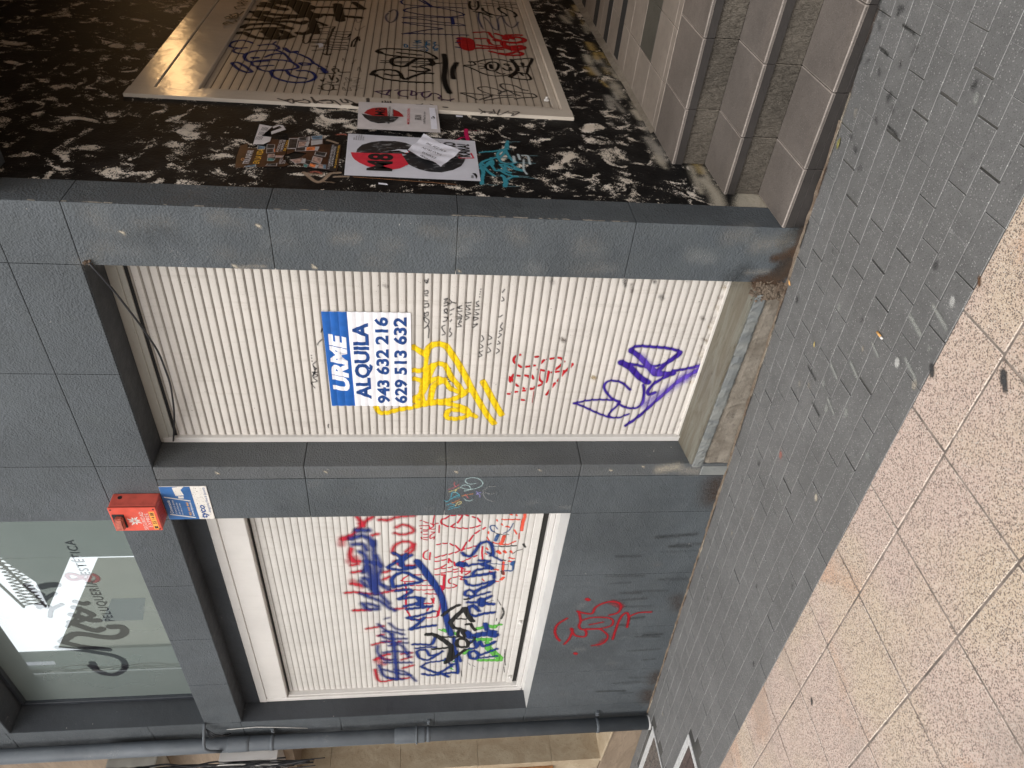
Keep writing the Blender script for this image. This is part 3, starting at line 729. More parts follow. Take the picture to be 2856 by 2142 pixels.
'win_writing': ('win', """sbl2 27.5 11 0 1 -4185,2060 -4139,2013 -4094,1967 -4048,1940 -4125,1977 -4189,1959 -4192,1885
sbl2 27.5 11 0 1 -4201,2051 -4221,1978 -4200,1885
sbl2 27.5 11 0 1 -4030,2021 -4078,1976 -4173,1959
sbl2 25 11 0 1 -4125,1968 -4057,1904
sbl2 30 11 0 1 -4417,2027 -4333,2035 -4268,1997 -4255,1941 -4306,1885 -4359,1837 -4389,1904 -4418,2017
sbl2 27.5 11 0 1 -4470,2009 -4457,1923 -4484,1904 -4542,1961 -4575,1991 -4555,1884 -4576,1816
sbl2 30 11 0 1 -4565,1865 -4638,1835 -4654,1864
sbl2 30 11 0 1 -4667,1953 -4636,1874 -4602,1826 -4637,1845 -4675,1825 -4678,1765 -4685,1805 -4705,1933
sbl2 30 11 0 1 -4583,1845 -4693,1825
sbl2 27.5 11 0 1 -4817,1934 -4802,1864 -4769,1794 -4744,1744
sbl2 30 11 0 1 -4827,1924 -4861,1843 -4824,1813 -4917,1863 -4982,1914 -4957,1842 -4935,1730
sbl2 50 11 0 1 -4129,1867 -4227,1820 -4345,1771 -4449,1731 -4592,1689 -4777,1663 -4932,1638 -5073,1612
sbl2 50 11 0 1 -4260,1810 -4397,1751
sbl2 27.5 11 0 1 -5196,1893 -5200,1830 -5206,1756 -5105,1727
sbl2 22.5 11 0 1 -5260,1872 -5245,1787 -5250,1723
sbl2 25 11 0 1 -5390,1850 -5303,1861 -5287,1797 -5375,1764 -5358,1710
sbl2 25 11 0 1 -5412,1839 -5440,1774 -5318,1668
sbl2 22.5 11 0 1 -5525,1816 -5484,1773 -5469,1686 -5450,1643
sbl2 27.5 11 0 1 -5546,1827 -5621,1749 -5650,1681 -5523,1574
sbl2 30 11 0 1 -5662,1815 -5691,1748 -5676,1658 -5660,1569 -5652,1536 -5326,1571 -5115,1590
sbl2 30 11 0 1 -5650,1681 -5727,1612
sbl2 27.5 11 0 1 -5326,1560 -5483,1521
sbl2 17.5 11 0 1 -5428,1643 -5567,1584
sbl2 26 11 0 1 -4046,1573 -4074,1556 -4085,1524 -4066,1505 -4013,1484 -3954,1464 -3932,1434 -3937,1402 -3983,1383 -4064,1369 -4084,1383
sbl2 16 11 0 1 -4042,1410 -4063,1389 -4106,1350 -4142,1306
sbl2 24 11 0 1 -4195,1526 -4179,1494 -4174,1446 -4158,1402 -4145,1387 -4136,1457
sbl2 26 11 0 1 -4222,1382 -4234,1426 -4247,1470 -4281,1489 -4303,1483 -4305,1438 -4293,1393 -4281,1344
sbl2 40 11 0 1 -4185,1425 -4200,1400 -4230,1369
sbl2 26 11 0 1 -4329,1544 -4320,1499 -4305,1438 -4295,1356 -4346,1340
sbl2 26 11 0 1 -4366,1538 -4411,1523 -4432,1472 -4415,1427 -4395,1378 -4375,1342
sbl2 34 11 0 1 -4511,1463 -4468,1424 -4440,1383 -4397,1344
sbl2 26 11 0 1 -4545,1533 -4507,1531 -4486,1507 -4503,1476 -4541,1461 -4563,1486 -4554,1520
sbl2 22 11 0 1 -4593,1501 -4565,1460 -4537,1402 -4516,1361
sbl2 30 11 0 1 -4640,1507 -4643,1447 -4614,1397 -4571,1348
sbl2 60 11 0 1 -4614,1414 -4677,1406
sbl2 36 11 0 1 -4663,1377 -4673,1341 -4674,1324
sbl2 28 11 0 1 -4704,1496 -4681,1471 -4707,1443
sbl2 60 4 0 1 -4172,1584 -4180,1559
sbl2 70 11 0 1 -5050,1504 -5115,1458 -5089,1395 -5083,1331 -5107,1280
sbl2 40 11 0 1 -4939,1362 -5020,1346
sbl2 36 11 0 1 -5042,1323 -5056,1279
sbl2 32 11 0 1 -5189,1454 -5180,1433 -5267,1406 -5194,1388 -5260,1362 -5252,1330 -5223,1288 -5202,1273
sbl2 26 11 0 1 -5295,1465 -5288,1415
sbl2 32 11 0 1 -5440,1446 -5361,1461 -5331,1424 -5389,1387 -5455,1406 -5440,1440
sbl2 28 11 0 1 -5401,1376 -5371,1333 -5341,1290 -5312,1248
sbl2 22 11 0 1 -5445,1384 -5438,1328 -5423,1240
sbl2 30 11 0 1 -4794,1491 -4717,1495 -4691,1470 -4740,1432 -4760,1420
sbl2 32 11 0 1 -4804,1485 -4826,1442 -4800,1392 -4785,1310"""),
'win_marker': ('win', """mred 12 2 0 1 -3686,1701 -3660,1673
mred 12 2 0 1 -3654,1659 -3652,1633
mred 12 2 0 1 -3649,1614 -3653,1591 -3728,1618
mred 12 2 0 1 -3647,1573 -3660,1553
mred 12 2 0 1 -3667,1527 -3679,1511
mred 12 2 0 1 -3683,1496 -3723,1474
mred 12 2 0 1 -3774,1498 -3757,1476
mred 12 2 0 1 -3783,1536 -3777,1513
mred 12 2 0 1 -3781,1582 -3789,1551
mred 12 2 0 1 -3777,1620 -3787,1593
mred 12 2 0 1 -3764,1658 -3777,1635
mred 12 2 0 1 -3737,1635 -3764,1658
mred 12 2 0 1 -3741,1705 -3766,1675
mred 12 2 0 1 -3689,1714 -3713,1722 -3741,1714
mred 12 2 0 1 -3798,1454 -3779,1440
mred 12 2 0 1 -3843,1502 -3810,1475
mred 12 2 0 1 -3922,1536 -3859,1512
mred 12 2 0 1 -4023,1580 -3932,1551
mred 12 2 0 1 -4019,1582 -4003,1560
mred 12 2 0 1 -4001,1542 -3985,1515
mred 12 2 0 1 -3979,1502 -3973,1482
mred 12 2 0 1 -3944,1656 -3964,1636
mred 12 2 0 1 -3965,1622 -4009,1595
mred 12 2 0 1 -3939,1703 -3940,1676
mred 12 2 0 1 -3951,1741 -3945,1718
mred 12 2 0 1 -4044,1621 -4019,1592
mred 12 2 0 1 -4060,1660 -4044,1635
mred 12 2 0 1 -4078,1707 -4059,1676
mred 12 2 0 1 -4093,1748 -4078,1719
mred 12 2 0 1 -4137,1749 -4132,1719
mred 12 2 0 1 -4125,1705 -4116,1676
mred 12 2 0 1 -4110,1660 -4149,1637
mred 12 2 0 1 -4107,1658 -4155,1661
mred 12 2 0 1 -4149,1623 -4191,1615 -4158,1588
mred 12 2 0 1 -4125,1542 -4106,1515
mred 12 2 0 1 -4096,1497 -4077,1476
mred 12 2 0 1 -4145,1573 -4135,1553
mred 12 2 0 1 -4205,1707 -4175,1676
mred 12 2 0 1 -4227,1749 -4215,1719
mred 12 2 0 1 -4219,1707 -4216,1679
mred 12 2 0 1 -4210,1659 -4201,1635
mred 12 2 0 1 -4236,1626 -4227,1598
mred 12 2 0 1 -4259,1661 -4254,1635
mred 12 2 0 1 -4265,1620 -4259,1594
mred 12 2 0 1 -4291,1746 -4289,1717
mred 12 2 0 1 -4272,1706 -4266,1675
mred 12 2 0 1 -4207,1582 -4236,1548
mred 12 2 0 1 -4207,1570 -4278,1567
mred 12 2 0 1 -4256,1580 -4254,1552
mred 12 2 0 1 -4261,1547 -4259,1510 -4300,1541
mred 12 2 0 1 -4329,1622 -4320,1596
mred 12 2 0 1 -4313,1582 -4321,1561 -4350,1572 -4358,1547
mred 12 2 0 1 -4336,1638 -4357,1652 -4390,1649 -4398,1636
mred 12 2 0 1 -4406,1619 -4429,1595 -4450,1622
mred 12 2 0 1 -4452,1665 -4453,1638
mred 12 2 0 1 -3981,1444 -4048,1444 -4123,1435
mred 18 2 0 1 -4293,1701 -4298,1682 -4344,1685 -4455,1682
mred 18 2 0 1 -4424,1701 -4469,1688
mred 18 2 0 1 -4469,1700 -4545,1690 -4606,1697
mred 8 2 0 1 -3700,1850 -3700,1841
mred 8 2 0 1 -3707,1830 -3726,1800
mred 8 2 0 1 -3752,1854 -3753,1799 -3790,1795 -3793,1829
mred 8 2 0 1 -3777,1848 -3783,1840
mred 8 2 0 1 -3814,1844 -3826,1840
mred 8 2 0 1 -3808,1831 -3806,1802
mred 8 2 0 1 -3839,1830 -3840,1802
mred 8 2 0 1 -3870,1843 -3890,1839
mred 8 2 0 1 -3871,1828 -3872,1798
mred 8 2 0 1 -3890,1828 -3900,1801
mred 8 2 0 1 -3652,1764 -3736,1770 -3736,1751
mred 8 2 0 1 -3729,1785 -3754,1766 -3784,1788 -3788,1757
mred 8 2 0 1 -3816,1779 -3823,1757 -3847,1783 -3885,1786 -3867,1759 -3892,1763
mred 8 2 0 1 -3749,1732 -3824,1732
mred 8 2 0 1 -3730,1747 -3728,1740
mred 10 2 0 1 -4011,1799 -4033,1822 -4087,1826 -4114,1802
mred 10 2 0 1 -4035,1783 -4115,1786
mred 11 2 0 1 -4290,1924 -4317,1953 -4352,1969
mred 11 2 0 1 -4345,1973 -4360,1957 -4359,1888
mred 11 2 0 1 -4287,1912 -4284,1884
mred 11 2 0 1 -4285,1872 -4286,1844
mred 11 2 0 1 -4287,1828 -4288,1803
mred 11 2 0 1 -4355,1827 -4353,1803
mred 11 2 0 1 -4411,1872 -4412,1847
mred 11 2 0 1 -4413,1912 -4410,1888
mred 11 2 0 1 -4413,1835 -4414,1806
mred 11 2 0 1 -4415,1793 -4416,1769
mred 11 2 0 1 -4466,1888 -4468,1842
mred 11 2 0 1 -4469,1834 -4470,1801
mred 11 2 0 1 -4469,1793 -4470,1768
mred 11 2 0 1 -4469,1760 -4470,1730
mred 11 2 0 1 -4375,1949 -4478,1937 -4553,1940 -4646,1942
mred 11 2 0 1 -4519,1804 -4521,1767
mred 11 2 0 1 -4636,1833 -4638,1803
mred 11 2 0 1 -4638,1794 -4640,1761
mred 11 2 0 1 -4578,1766 -4641,1748
mred 12 2 0 1 -4510,1939 -4626,1944 -4729,1935 -4777,1920 -4855,1905
mred 12 2 0 1 -4855,1905 -4840,1833 -4818,1721
mred 12 2 0 1 -4818,1721 -4751,1718 -4740,1743
mred 12 2 0 1 -4737,1794 -4691,1779
mred 12 2 0 1 -4642,1835 -4637,1760 -4574,1747
mred 12 2 0 1 -4523,1688 -4705,1704 -4809,1711
mred 12 2 0 1 -4517,1807 -4525,1728"""),
'win_flaky': ('win', """ored 22.5 2 0 0.8 -3630,1200 -3684,1198 -3739,1204 -3815,1204
ored 12 2 0 0.8 -3702,1338 -3705,1227
ored 25.5 2 0 0.8 -3875,1312 -3933,1319 -3959,1329
ored 12 2 0 0.8 -3941,1378 -3962,1325 -3961,1273 -3929,1232
ored 10.5 2 0 0.8 -3884,1421 -3917,1407
ored 12 2 0 0.8 -3813,1251 -3852,1232
ored 9 2 0 0.8 -3852,1216 -3910,1212
ored 25.5 2 0 0.8 -4038,1341 -4059,1325
ored 22.5 2 0 0.8 -4040,1298 -4053,1289
ored 18 2 0 0.8 -4041,1254 -4055,1247
ored 13.5 2 0 0.8 -4116,1259 -4124,1222
ored 18 2 0 0.8 -4154,1256 -4158,1239
ored 19.5 2 0 0.8 -4163,1292 -4233,1290 -4305,1280
ored 22.5 2 0 0.8 -4370,1292 -4342,1277
ored 13.5 2 0 0.8 -4387,1328 -4388,1307
ored 16.5 2 0 0.8 -4245,1347 -4250,1322
ored 16.5 2 0 0.8 -4272,1374 -4273,1362
ored 15 2 0 0.8 -3774,1305 -3781,1289
ored 12 2 0 0.8 -3827,1417 -3846,1416
ored 15 2 0 0.8 -4002,1417 -4015,1410
ored 12 2 0 0.8 -4062,1421 -4069,1413
ored 10.5 2 0 0.8 -3704,1372 -3716,1368
ored 12 2 0 0.8 -3748,1338 -3761,1333
ored 15 2 0 0.8 -3652,1289 -3655,1281
ored 13.5 2 0 0.8 -3658,1254 -3665,1250
ored 9 2 0 0.8 -4357,1422 -4379,1408
ored 12 2 0 0.8 -4054,1378 -4064,1373
dblu 8 3 0 0.8 -3744,1265 -3800,1280 -3831,1296 -3843,1319
dblu 10 3 0 0.8 -3765,1379 -3759,1399 -3777,1409 -3815,1395 -3828,1378
dblu 8 3 0 0.8 -3765,1379 -3797,1361
dblu 26 3 0 0.8 -3861,1353 -3918,1364
dblu 7 3 0 0.8 -3980,1371 -3985,1339
dblu 16 3 0 0.8 -4165,1230 -4236,1220 -4264,1230 -4262,1276
dblu 8 3 0 0.8 -4173,1381 -4183,1323 -4192,1261
dblu 34 3 0 0.8 -4166,1226 -4187,1229
fblk 13 2 0 0.8 -3982,1335 -3986,1307 -3984,1271 -3979,1224
fblk 16 2 0 0.8 -3964,1177 -3998,1162
fblk 7 2 0 0.8 -4069,1239 -4036,1210 -4021,1179
fblk 14 2 0 0.8 -4142,1298 -4143,1282
fblk 24 2 0 0.8 -4269,1292 -4298,1285
fblk 7 2 0 0.8 -3835,1378 -3858,1329 -3857,1282
fblk 16 2 0 0.75 -4732,1251 -4799,1238 -4877,1250
fblk 8 2 0 0.75 -5328,1183 -5439,1176 -5578,1159
fblk 6 2 0 0.75 -5612,1167 -5696,1157
fblk 6 2 0 0.75 -5518,1459 -5554,1440
fblk 6 2 0 0.75 -5556,1423 -5580,1404
fblk 7 2 0 0.75 -4617,1297 -4693,1265
fblk 6 2 0 0.75 -4649,1376 -4624,1327
fblk 6 2 0 0.75 -4865,1283 -4904,1285
fblk 8 2 0 0.75 -4925,1262 -4995,1273
fblk 5 2 0 0.75 -5641,1509 -5737,1499
fblk 5 2 0 0.75 -5643,1217 -5691,1210
fblk 5 2 0 0.75 -5609,1334 -5634,1327"""),
'win_black': ('win', """blk2 30 2 0 1 -4801,1681 -4755,1651 -4701,1607 -4671,1568
blk2 40 2 0 1 -4902,1621 -4826,1587 -4752,1544 -4716,1525 -4783,1507 -4852,1482 -4893,1459
blk2 16 2 0 1 -4856,1581 -4858,1539 -4865,1508
blk2 34 2 0 1 -4902,1621 -4973,1597 -4997,1549 -5030,1510
blk2 26 2 0 1 -4939,1504 -4932,1473 -4983,1454 -5025,1431
blk2 26 2 0 1 -5016,1553 -5077,1561 -5109,1544 -5112,1506 -5038,1531 -5016,1553
blk2 44 2 0 1 -5061,1789 -5058,1758 -5087,1715 -5142,1671 -5208,1626 -5252,1603 -5350,1605 -5426,1613 -5492,1633
blk2 20 2 0 1 -5052,1768 -5099,1688 -5110,1608 -5109,1544
blk2 30 2 0 1 -5150,1553 -5213,1566 -5257,1543 -5262,1483 -5198,1480 -5143,1510 -5150,1553
blk2 14 2 0 1 -5241,1473 -5149,1429 -5116,1447
blk2 26 2 0 1 -5279,1743 -5273,1684 -5262,1613
blk2 30 2 0 1 -5503,1639 -5450,1596 -5377,1543 -5304,1492
blk2 20 2 0 1 -4599,1531 -4596,1501
blk2 38 2 0 1 -5274,1602 -5384,1590 -5461,1601"""),
'win_green': ('win', """grn 40 2 0 0.9 -5005,1421 -4988,1374 -4970,1338 -4993,1294
grn 50 2 0 0.9 -5160,1423 -5164,1368 -5168,1314
grn 60 2 0 0.9 -5296,1316 -5377,1265 -5459,1214
grn 40 2 0 0.9 -5480,1376 -5485,1314 -5489,1257 -5494,1206
grn 30 2 0 0.9 -5369,1499 -5317,1469 -5297,1448
grn 44 2 0 0.9 -5009,1664 -5020,1648
grn 30 2 0 0.9 -5055,1583 -5076,1572
grn 40 2 0 0.9 -5209,1333 -5253,1308
grn 26 2 0 0.9 -4973,1296 -4957,1244
grn 26 2 0 0.9 -5457,1651 -5480,1639
grn 16 2 0 0.9 -5587,1597 -5612,1579
grn 14 2 0 0.9 -4996,1701 -5007,1685
grn 16 2 0 0.9 -5485,1578 -5475,1567"""),
'wall_red': ('wall', """wred 19.2 6 0 0.9 -4553,833 -4623,886 -4708,897 -4797,874 -4855,843
wred 19.2 6 0 0.9 -4903,801 -4826,776 -4716,769 -4694,784 -4784,741 -4811,673 -4779,660 -4723,675 -4698,714 -4654,732 -4591,730 -4485,758 -4464,772 -4486,735 -4501,665 -4430,654 -4382,617 -4356,555 -4379,494 -4441,471 -4502,482 -4530,534
wred 16.8 6 0 0.9 -4591,730 -4553,656 -4560,552 -4595,499 -4670,497 -4707,584 -4701,678
wred 14.4 6 0 0.9 -4648,658 -4618,565
wred 15.2 6 0 0.9 -4713,665 -4707,584 -4755,529 -4824,493 -4913,513 -4942,592
wred 19.2 6 0 0.9 -4861,450 -4716,453 -4566,447 -4505,418 -4570,388 -4699,374
wred 16.8 6 0 0.9 -4559,390 -4511,331 -4506,239
wred 30 4 0 1 -4316,729 -4327,716
wred 30 4 0 1 -5045,702 -5053,693
wred 50 18 0 0.4 -4366,542 -4420,475
wred 40 18 0 0.4 -4868,509 -4934,545"""),
'wall_chalk': ('wall', """chr 5 2 0 0.8 -3162,1699 -3153,1680 -3137,1657 -3121,1643
chr 5 2 0 0.8 -3104,1668 -3125,1668 -3137,1659
chy 5 2 0 0.8 -3183,1695 -3172,1674 -3163,1655 -3146,1639
chy 5 2 0 0.8 -3167,1656 -3188,1660 -3188,1668
chb 5 2 0 0.8 -3257,1718 -3267,1703 -3245,1684 -3227,1665 -3210,1641 -3225,1637 -3231,1661 -3245,1682
chb 5 2 0 0.8 -3233,1683 -3191,1678 -3186,1671 -3191,1652 -3208,1639
cho 5 2 0 0.8 -3280,1676 -3273,1660 -3251,1633
chy 5 2 0 0.8 -3307,1655 -3278,1644 -3268,1626 -3283,1623 -3297,1638
chb 5 2 0 0.8 -3296,1705 -3287,1682 -3294,1663
chb 5 2 0 0.8 -3316,1688 -3309,1666 -3302,1659
chb 5 2 0 0.8 -3338,1693 -3324,1665 -3320,1639 -3310,1630
chw 5 2 0 0.8 -3113,1552 -3118,1571 -3115,1593 -3096,1608 -3075,1604 -3066,1582 -3067,1553 -3079,1531 -3102,1514 -3123,1513 -3144,1527 -3157,1548 -3162,1572 -3161,1603 -3149,1626
chw 5 2 0 0.8 -3147,1634 -3130,1623 -3126,1605 -3133,1587 -3155,1576
chw 5 2 0 0.8 -3177,1611 -3171,1593 -3162,1575
cho 5 2 0 0.8 -3220,1620 -3213,1600 -3202,1561
chr 5 2 0 0.8 -3204,1605 -3213,1600 -3235,1587 -3240,1583
chw 5 2 0 0.8 -3244,1608 -3261,1592 -3261,1568 -3248,1561
chp 5 2 0 0.8 -3181,1542 -3198,1535 -3212,1523 -3232,1519
chp 5 2 0 0.8 -3210,1542 -3193,1530 -3191,1518
chg 5 2 0 0.8 -3140,1438 -3142,1473 -3170,1501 -3208,1501 -3242,1487 -3264,1460 -3270,1436
chg 5 2 0 0.8 -3191,1493 -3204,1469 -3202,1437"""),
'bw_teal': ('bw', """teal 13 1 0 1 606,1593 617,1566 623,1535 638,1503 653,1476 646,1469
teal 16 1 0 1 747,1451 692,1463 654,1467 630,1467 589,1461 549,1450 514,1437
teal 8 1 0 1 733,1450 694,1452 655,1457
teal 15 1 0 1 649,1469 615,1479 581,1494 566,1507
teal 16 1 0 1 648,1472 632,1494 607,1508 574,1513 539,1507 517,1501
teal 6 1 0 1 552,1508 564,1483 557,1459 549,1448
teal 14 1 0 1 485,1598 513,1583 533,1561 549,1540 565,1515
teal 18 1 0 1 476,1599 433,1591 399,1590 348,1598 291,1603
teal 20 1 0 1 441,1599 456,1582 479,1569 502,1559
teal 14 1 0 1 498,1593 478,1577 506,1559 526,1544
teal 16 1 0 1 455,1586 427,1572 398,1559 374,1543
teal 14 1 0 1 494,1552 460,1543 426,1533 427,1522
teal 16 1 0 1 553,1544 504,1540 482,1543
teal 14 1 0 1 509,1493 500,1474 499,1454 524,1432
teal 14 1 0 1 490,1507 460,1497 431,1484 411,1468
teal 15 1 0 1 490,1507 487,1485 463,1462 444,1434 434,1411
teal 15 1 0 1 499,1458 474,1443 450,1423 443,1406
teal 16 1 0 1 436,1517 434,1500 422,1483 411,1468
teal 16 1 0 1 436,1517 416,1501 393,1484 386,1467
teal 18 1 0 1 382,1508 362,1500 329,1499 284,1502
teal 14 1 0 1 333,1494 356,1477 374,1458 376,1438
teal 22 1 0 1 317,1494 280,1503
teal 14 1 0 1 487,1485 435,1486
teal2 4 1 0 0.8 743,1445 747,1394
teal2 4 1 0 0.8 731,1446 731,1431
teal2 4 1 0 0.8 655,1455 657,1438
teal2 4 1 0 0.8 386,1463 381,1387
teal2 4 1 0 0.8 375,1439 363,1354
teal2 4 1 0 0.8 279,1493 281,1442
teal2 4 1 0 0.8 291,1600 285,1555 288,1536
teal2 4 1 0 0.8 372,1541 373,1514
teal2 4 1 0 0.8 427,1522 427,1506
teal2 4 1 0 0.8 416,1464 420,1442
teal2 4 1 0 0.8 363,1488 364,1471
teal2 4 1 0 0.8 354,1489 356,1475
teal2 4 1 0 0.8 507,1512 516,1443 517,1342
teal2 4 1 0 0.8 598,1358 597,1323
palew 14 4 0 0.75 582,1437 523,1438
palew 12 4 0 0.75 603,1414 553,1411
palew 12 4 0 0.75 596,1395 594,1370 544,1368 508,1368
palew 10 4 0 0.75 550,1393 452,1403 405,1394"""),
'bw_magenta': ('bw', """mag 20 1 0 1 860,1646 804,1647 742,1643
mag 8 1 0 1 717,1727 736,1694 761,1674 772,1650
mag 2 1 0 1 840,1677 853,1576"""),
'bw_tan': ('bw', """tan 18 1 0 0.85 328,2358 297,2337 259,2310 246,2288 273,2269 310,2256 331,2244 340,2210
tan 14 1 0 0.85 322,2346 314,2316 315,2282
tan 14 1 0 0.85 299,2230 304,2208 307,2173
tan 5 1 0 0.85 253,2271 247,2225
tan 16 1 0 0.85 660,2291 651,2273 633,2244
oran 4 1 0 0.8 307,2152 301,2046 293,1931 285,1815 275,1716
pinkr 14 4 0 0.5 334,2329 341,2307 327,2287
pinkr 14 4 0 0.5 726,2252 734,2232 730,2214"""),
'sh3_black': ('sh3', """sblk 40.3 9 0 1 2141,2957 2161,2923 2109,2877 2075,2808 2090,2736 2102,2681 2148,2638
sblk 40.3 9 0 1 2256,2947 2314,2923 2340,2865 2365,2815 2365,2756 2314,2691 2293,2668
sblk 34.1 9 0 1 2213,2913 2249,2866 2276,2801 2289,2745 2306,2666
sblk 52.7 9 0 1 2198,2809 2190,2789 2209,2761 2239,2738 2211,2692 2166,2671 2098,2700
sblk 46.5 9 0 1 2422,2972 2420,2921 2435,2857 2465,2790 2510,2716 2542,2640
sblk 49.6 9 0 1 2571,2926 2563,2845 2555,2763 2565,2663 2574,2562
sblk 40.3 9 0 1 2579,2955 2577,2903 2604,2851
sblk 46.5 9 0 1 2424,2847 2417,2763 2435,2683 2410,2616 2455,2597
sblk 93 9 0 1 2242,2781 2147,2759
sblk 68.2 9 0 1 2784,2898 2712,2826 2685,2760
sblk 93 9 0 1 2847,2832 2820,2757 2821,2694 2847,2651
sblk 124 9 0 1 2860,2720 2780,2676 2763,2624
sblk 62 9 0 1 2721,2909 2780,2852
sblk 62 9 0 1 2469,2830 2509,2892 2591,2905
sblk 55.8 9 0 1 2822,2808 2862,2771
sblk 108.5 9 0 1 2765,2675 2659,2629 2597,2585 2590,2555
sblk 34.1 9 0 1 2780,2617 2784,2542 2805,2459 2796,2373 2822,2267
sblk 46.5 9 0 1 2643,2635 2621,2546 2631,2444 2623,2360 2616,2267
sblk 65.1 9 0 1 2873,2430 2741,2415 2614,2396 2532,2386
sblk 46.5 9 0 1 2948,2323 2878,2288 2825,2258
sblk 46.5 9 0 1 2583,2587 2505,2558 2400,2543 2309,2537 2240,2557 2208,2588 2222,2613
sblk 62 9 0 1 2400,2543 2324,2527 2249,2515
sblk 27.9 9 0 1 2471,2531 2438,2495 2405,2464
sblk 21.7 9 0 1 2921,2638 3018,2265"""),
'sh3_marker': ('sh3', """mk 11 1.5 0 0.95 2186,2574 2090,2567 2043,2558 2034,2545 2073,2531 2171,2530 2222,2524
mk 11 1.5 0 0.95 2266,2498 2276,2452 2286,2405
mk 11 1.5 0 0.95 2288,2397 2308,2304
mk 11 1.5 0 0.95 2225,2509 2242,2433
mk 11 1.5 0 0.95 2246,2413 2256,2308
mk 11 1.5 0 0.95 2210,2406 2181,2303
mk 11 1.5 0 0.95 2111,2520 2135,2465
mk 11 1.5 0 0.95 2137,2454 2132,2423
mk 11 1.5 0 0.95 2147,2409 2157,2301
mk 11 1.5 0 0.95 2074,2527 2082,2426
mk 11 1.5 0 0.95 2092,2407 2094,2312
mk 11 1.5 0 0.95 2057,2522 2057,2431
mk 11 1.5 0 0.95 1995,2507 2011,2426
mk 11 1.5 0 0.95 2039,2406 2048,2301
mk 11 1.5 0 0.95 2002,2411 1998,2312
mk 11 1.5 0 0.95 1922,2496 1948,2421
mk 11 1.5 0 0.95 1966,2415 1960,2362 1972,2299
mk 11 1.5 0 0.95 2391,2406 2297,2414 2182,2419 2082,2426 2002,2411
mk 11 1.5 0 0.95 2348,2419 2096,2419 1865,2409
mk 11 1.5 0 0.95 1888,2433 1863,2420 1855,2404 1886,2385
mk 11 1.5 0 0.95 2316,2507 2349,2474 2391,2406
mk 11 1.5 0 0.95 2270,2301 2204,2312
mk 11 1.5 0 0.95 2028,2280 2125,2279 2230,2251 2129,2260 2031,2265
mk 11 1.5 0 0.95 2230,2251 2145,2238
mk 11 1.5 0 0.95 2405,2520 2401,2479
mk 11 1.5 0 0.8 1370,2403 1369,2399
mk 11 1.5 0 0.8 1337,2403 1336,2399
mk 11 1.5 0 0.8 1397,2382 1323,2378 1325,2332 1395,2335 1397,2382
mk 11 1.5 0 0.8 1396,2328 1400,2305
mk 11 1.5 0 0.8 1332,2322 1331,2309
mk 11 1.5 0 0.8 1460,2402 1443,2393 1483,2384
mk 11 1.5 0 0.8 1433,2365 1429,2331
mk 11 1.5 0 0.8 1535,2364 1470,2345 1539,2340
mk 11 1.5 0 0.8 1503,2323 1466,2310 1436,2318
mk 11 1.5 0 0.8 1544,2313 1541,2302
mk 11 1.5 0 0.8 1551,2418 1560,2398 1563,2377
mk 11 1.5 0 0.8 1560,2367 1570,2336 1618,2354 1650,2350 1643,2332
mk 11 1.5 0 0.8 1673,2395 1672,2387
mk 11 1.5 0 0.8 1675,2352 1680,2345
mk 11 1.5 0 0.8 1634,2324 1594,2314 1603,2261
mk 11 1.5 0 0.8 1634,2437 1632,2422
mk 5 1 0 0.6 1330,2275 1332,2262 1376,2276 1339,2276
mk 5 1 0 0.6 1332,2262 1336,2232
mk 5 1 0 0.6 1381,2242 1327,2231
mk 5 1 0 0.6 1383,2232 1388,2202 1340,2209
mk 5 1 0 0.6 1395,2274 1443,2274 1456,2251
mk 5 1 0 0.6 1511,2276 1473,2269
mk 5 1 0 0.6 1521,2273 1468,2241 1515,2248
mk 5 1 0 0.6 1527,2235 1514,2199 1470,2228 1465,2196
mk 5 1 0 0.6 1441,2229 1455,2202
mk 5 1 0 0.6 1402,2233 1408,2196
mk 5 1 0 0.6 1371,2187 1372,2173
mk 5 1 0 0.6 2525,2295 2582,2290 2503,2273 2579,2244
mk 5 1 0 0.6 2392,2282 2343,2266 2445,2224
mk 5 1 0 0.6 1773,2314 1817,2313 1765,2295
mk 5 1 0 0.6 1740,2257 1808,2239
mk 5 1 0 0.6 1631,2221 1695,2214 1625,2199"""),
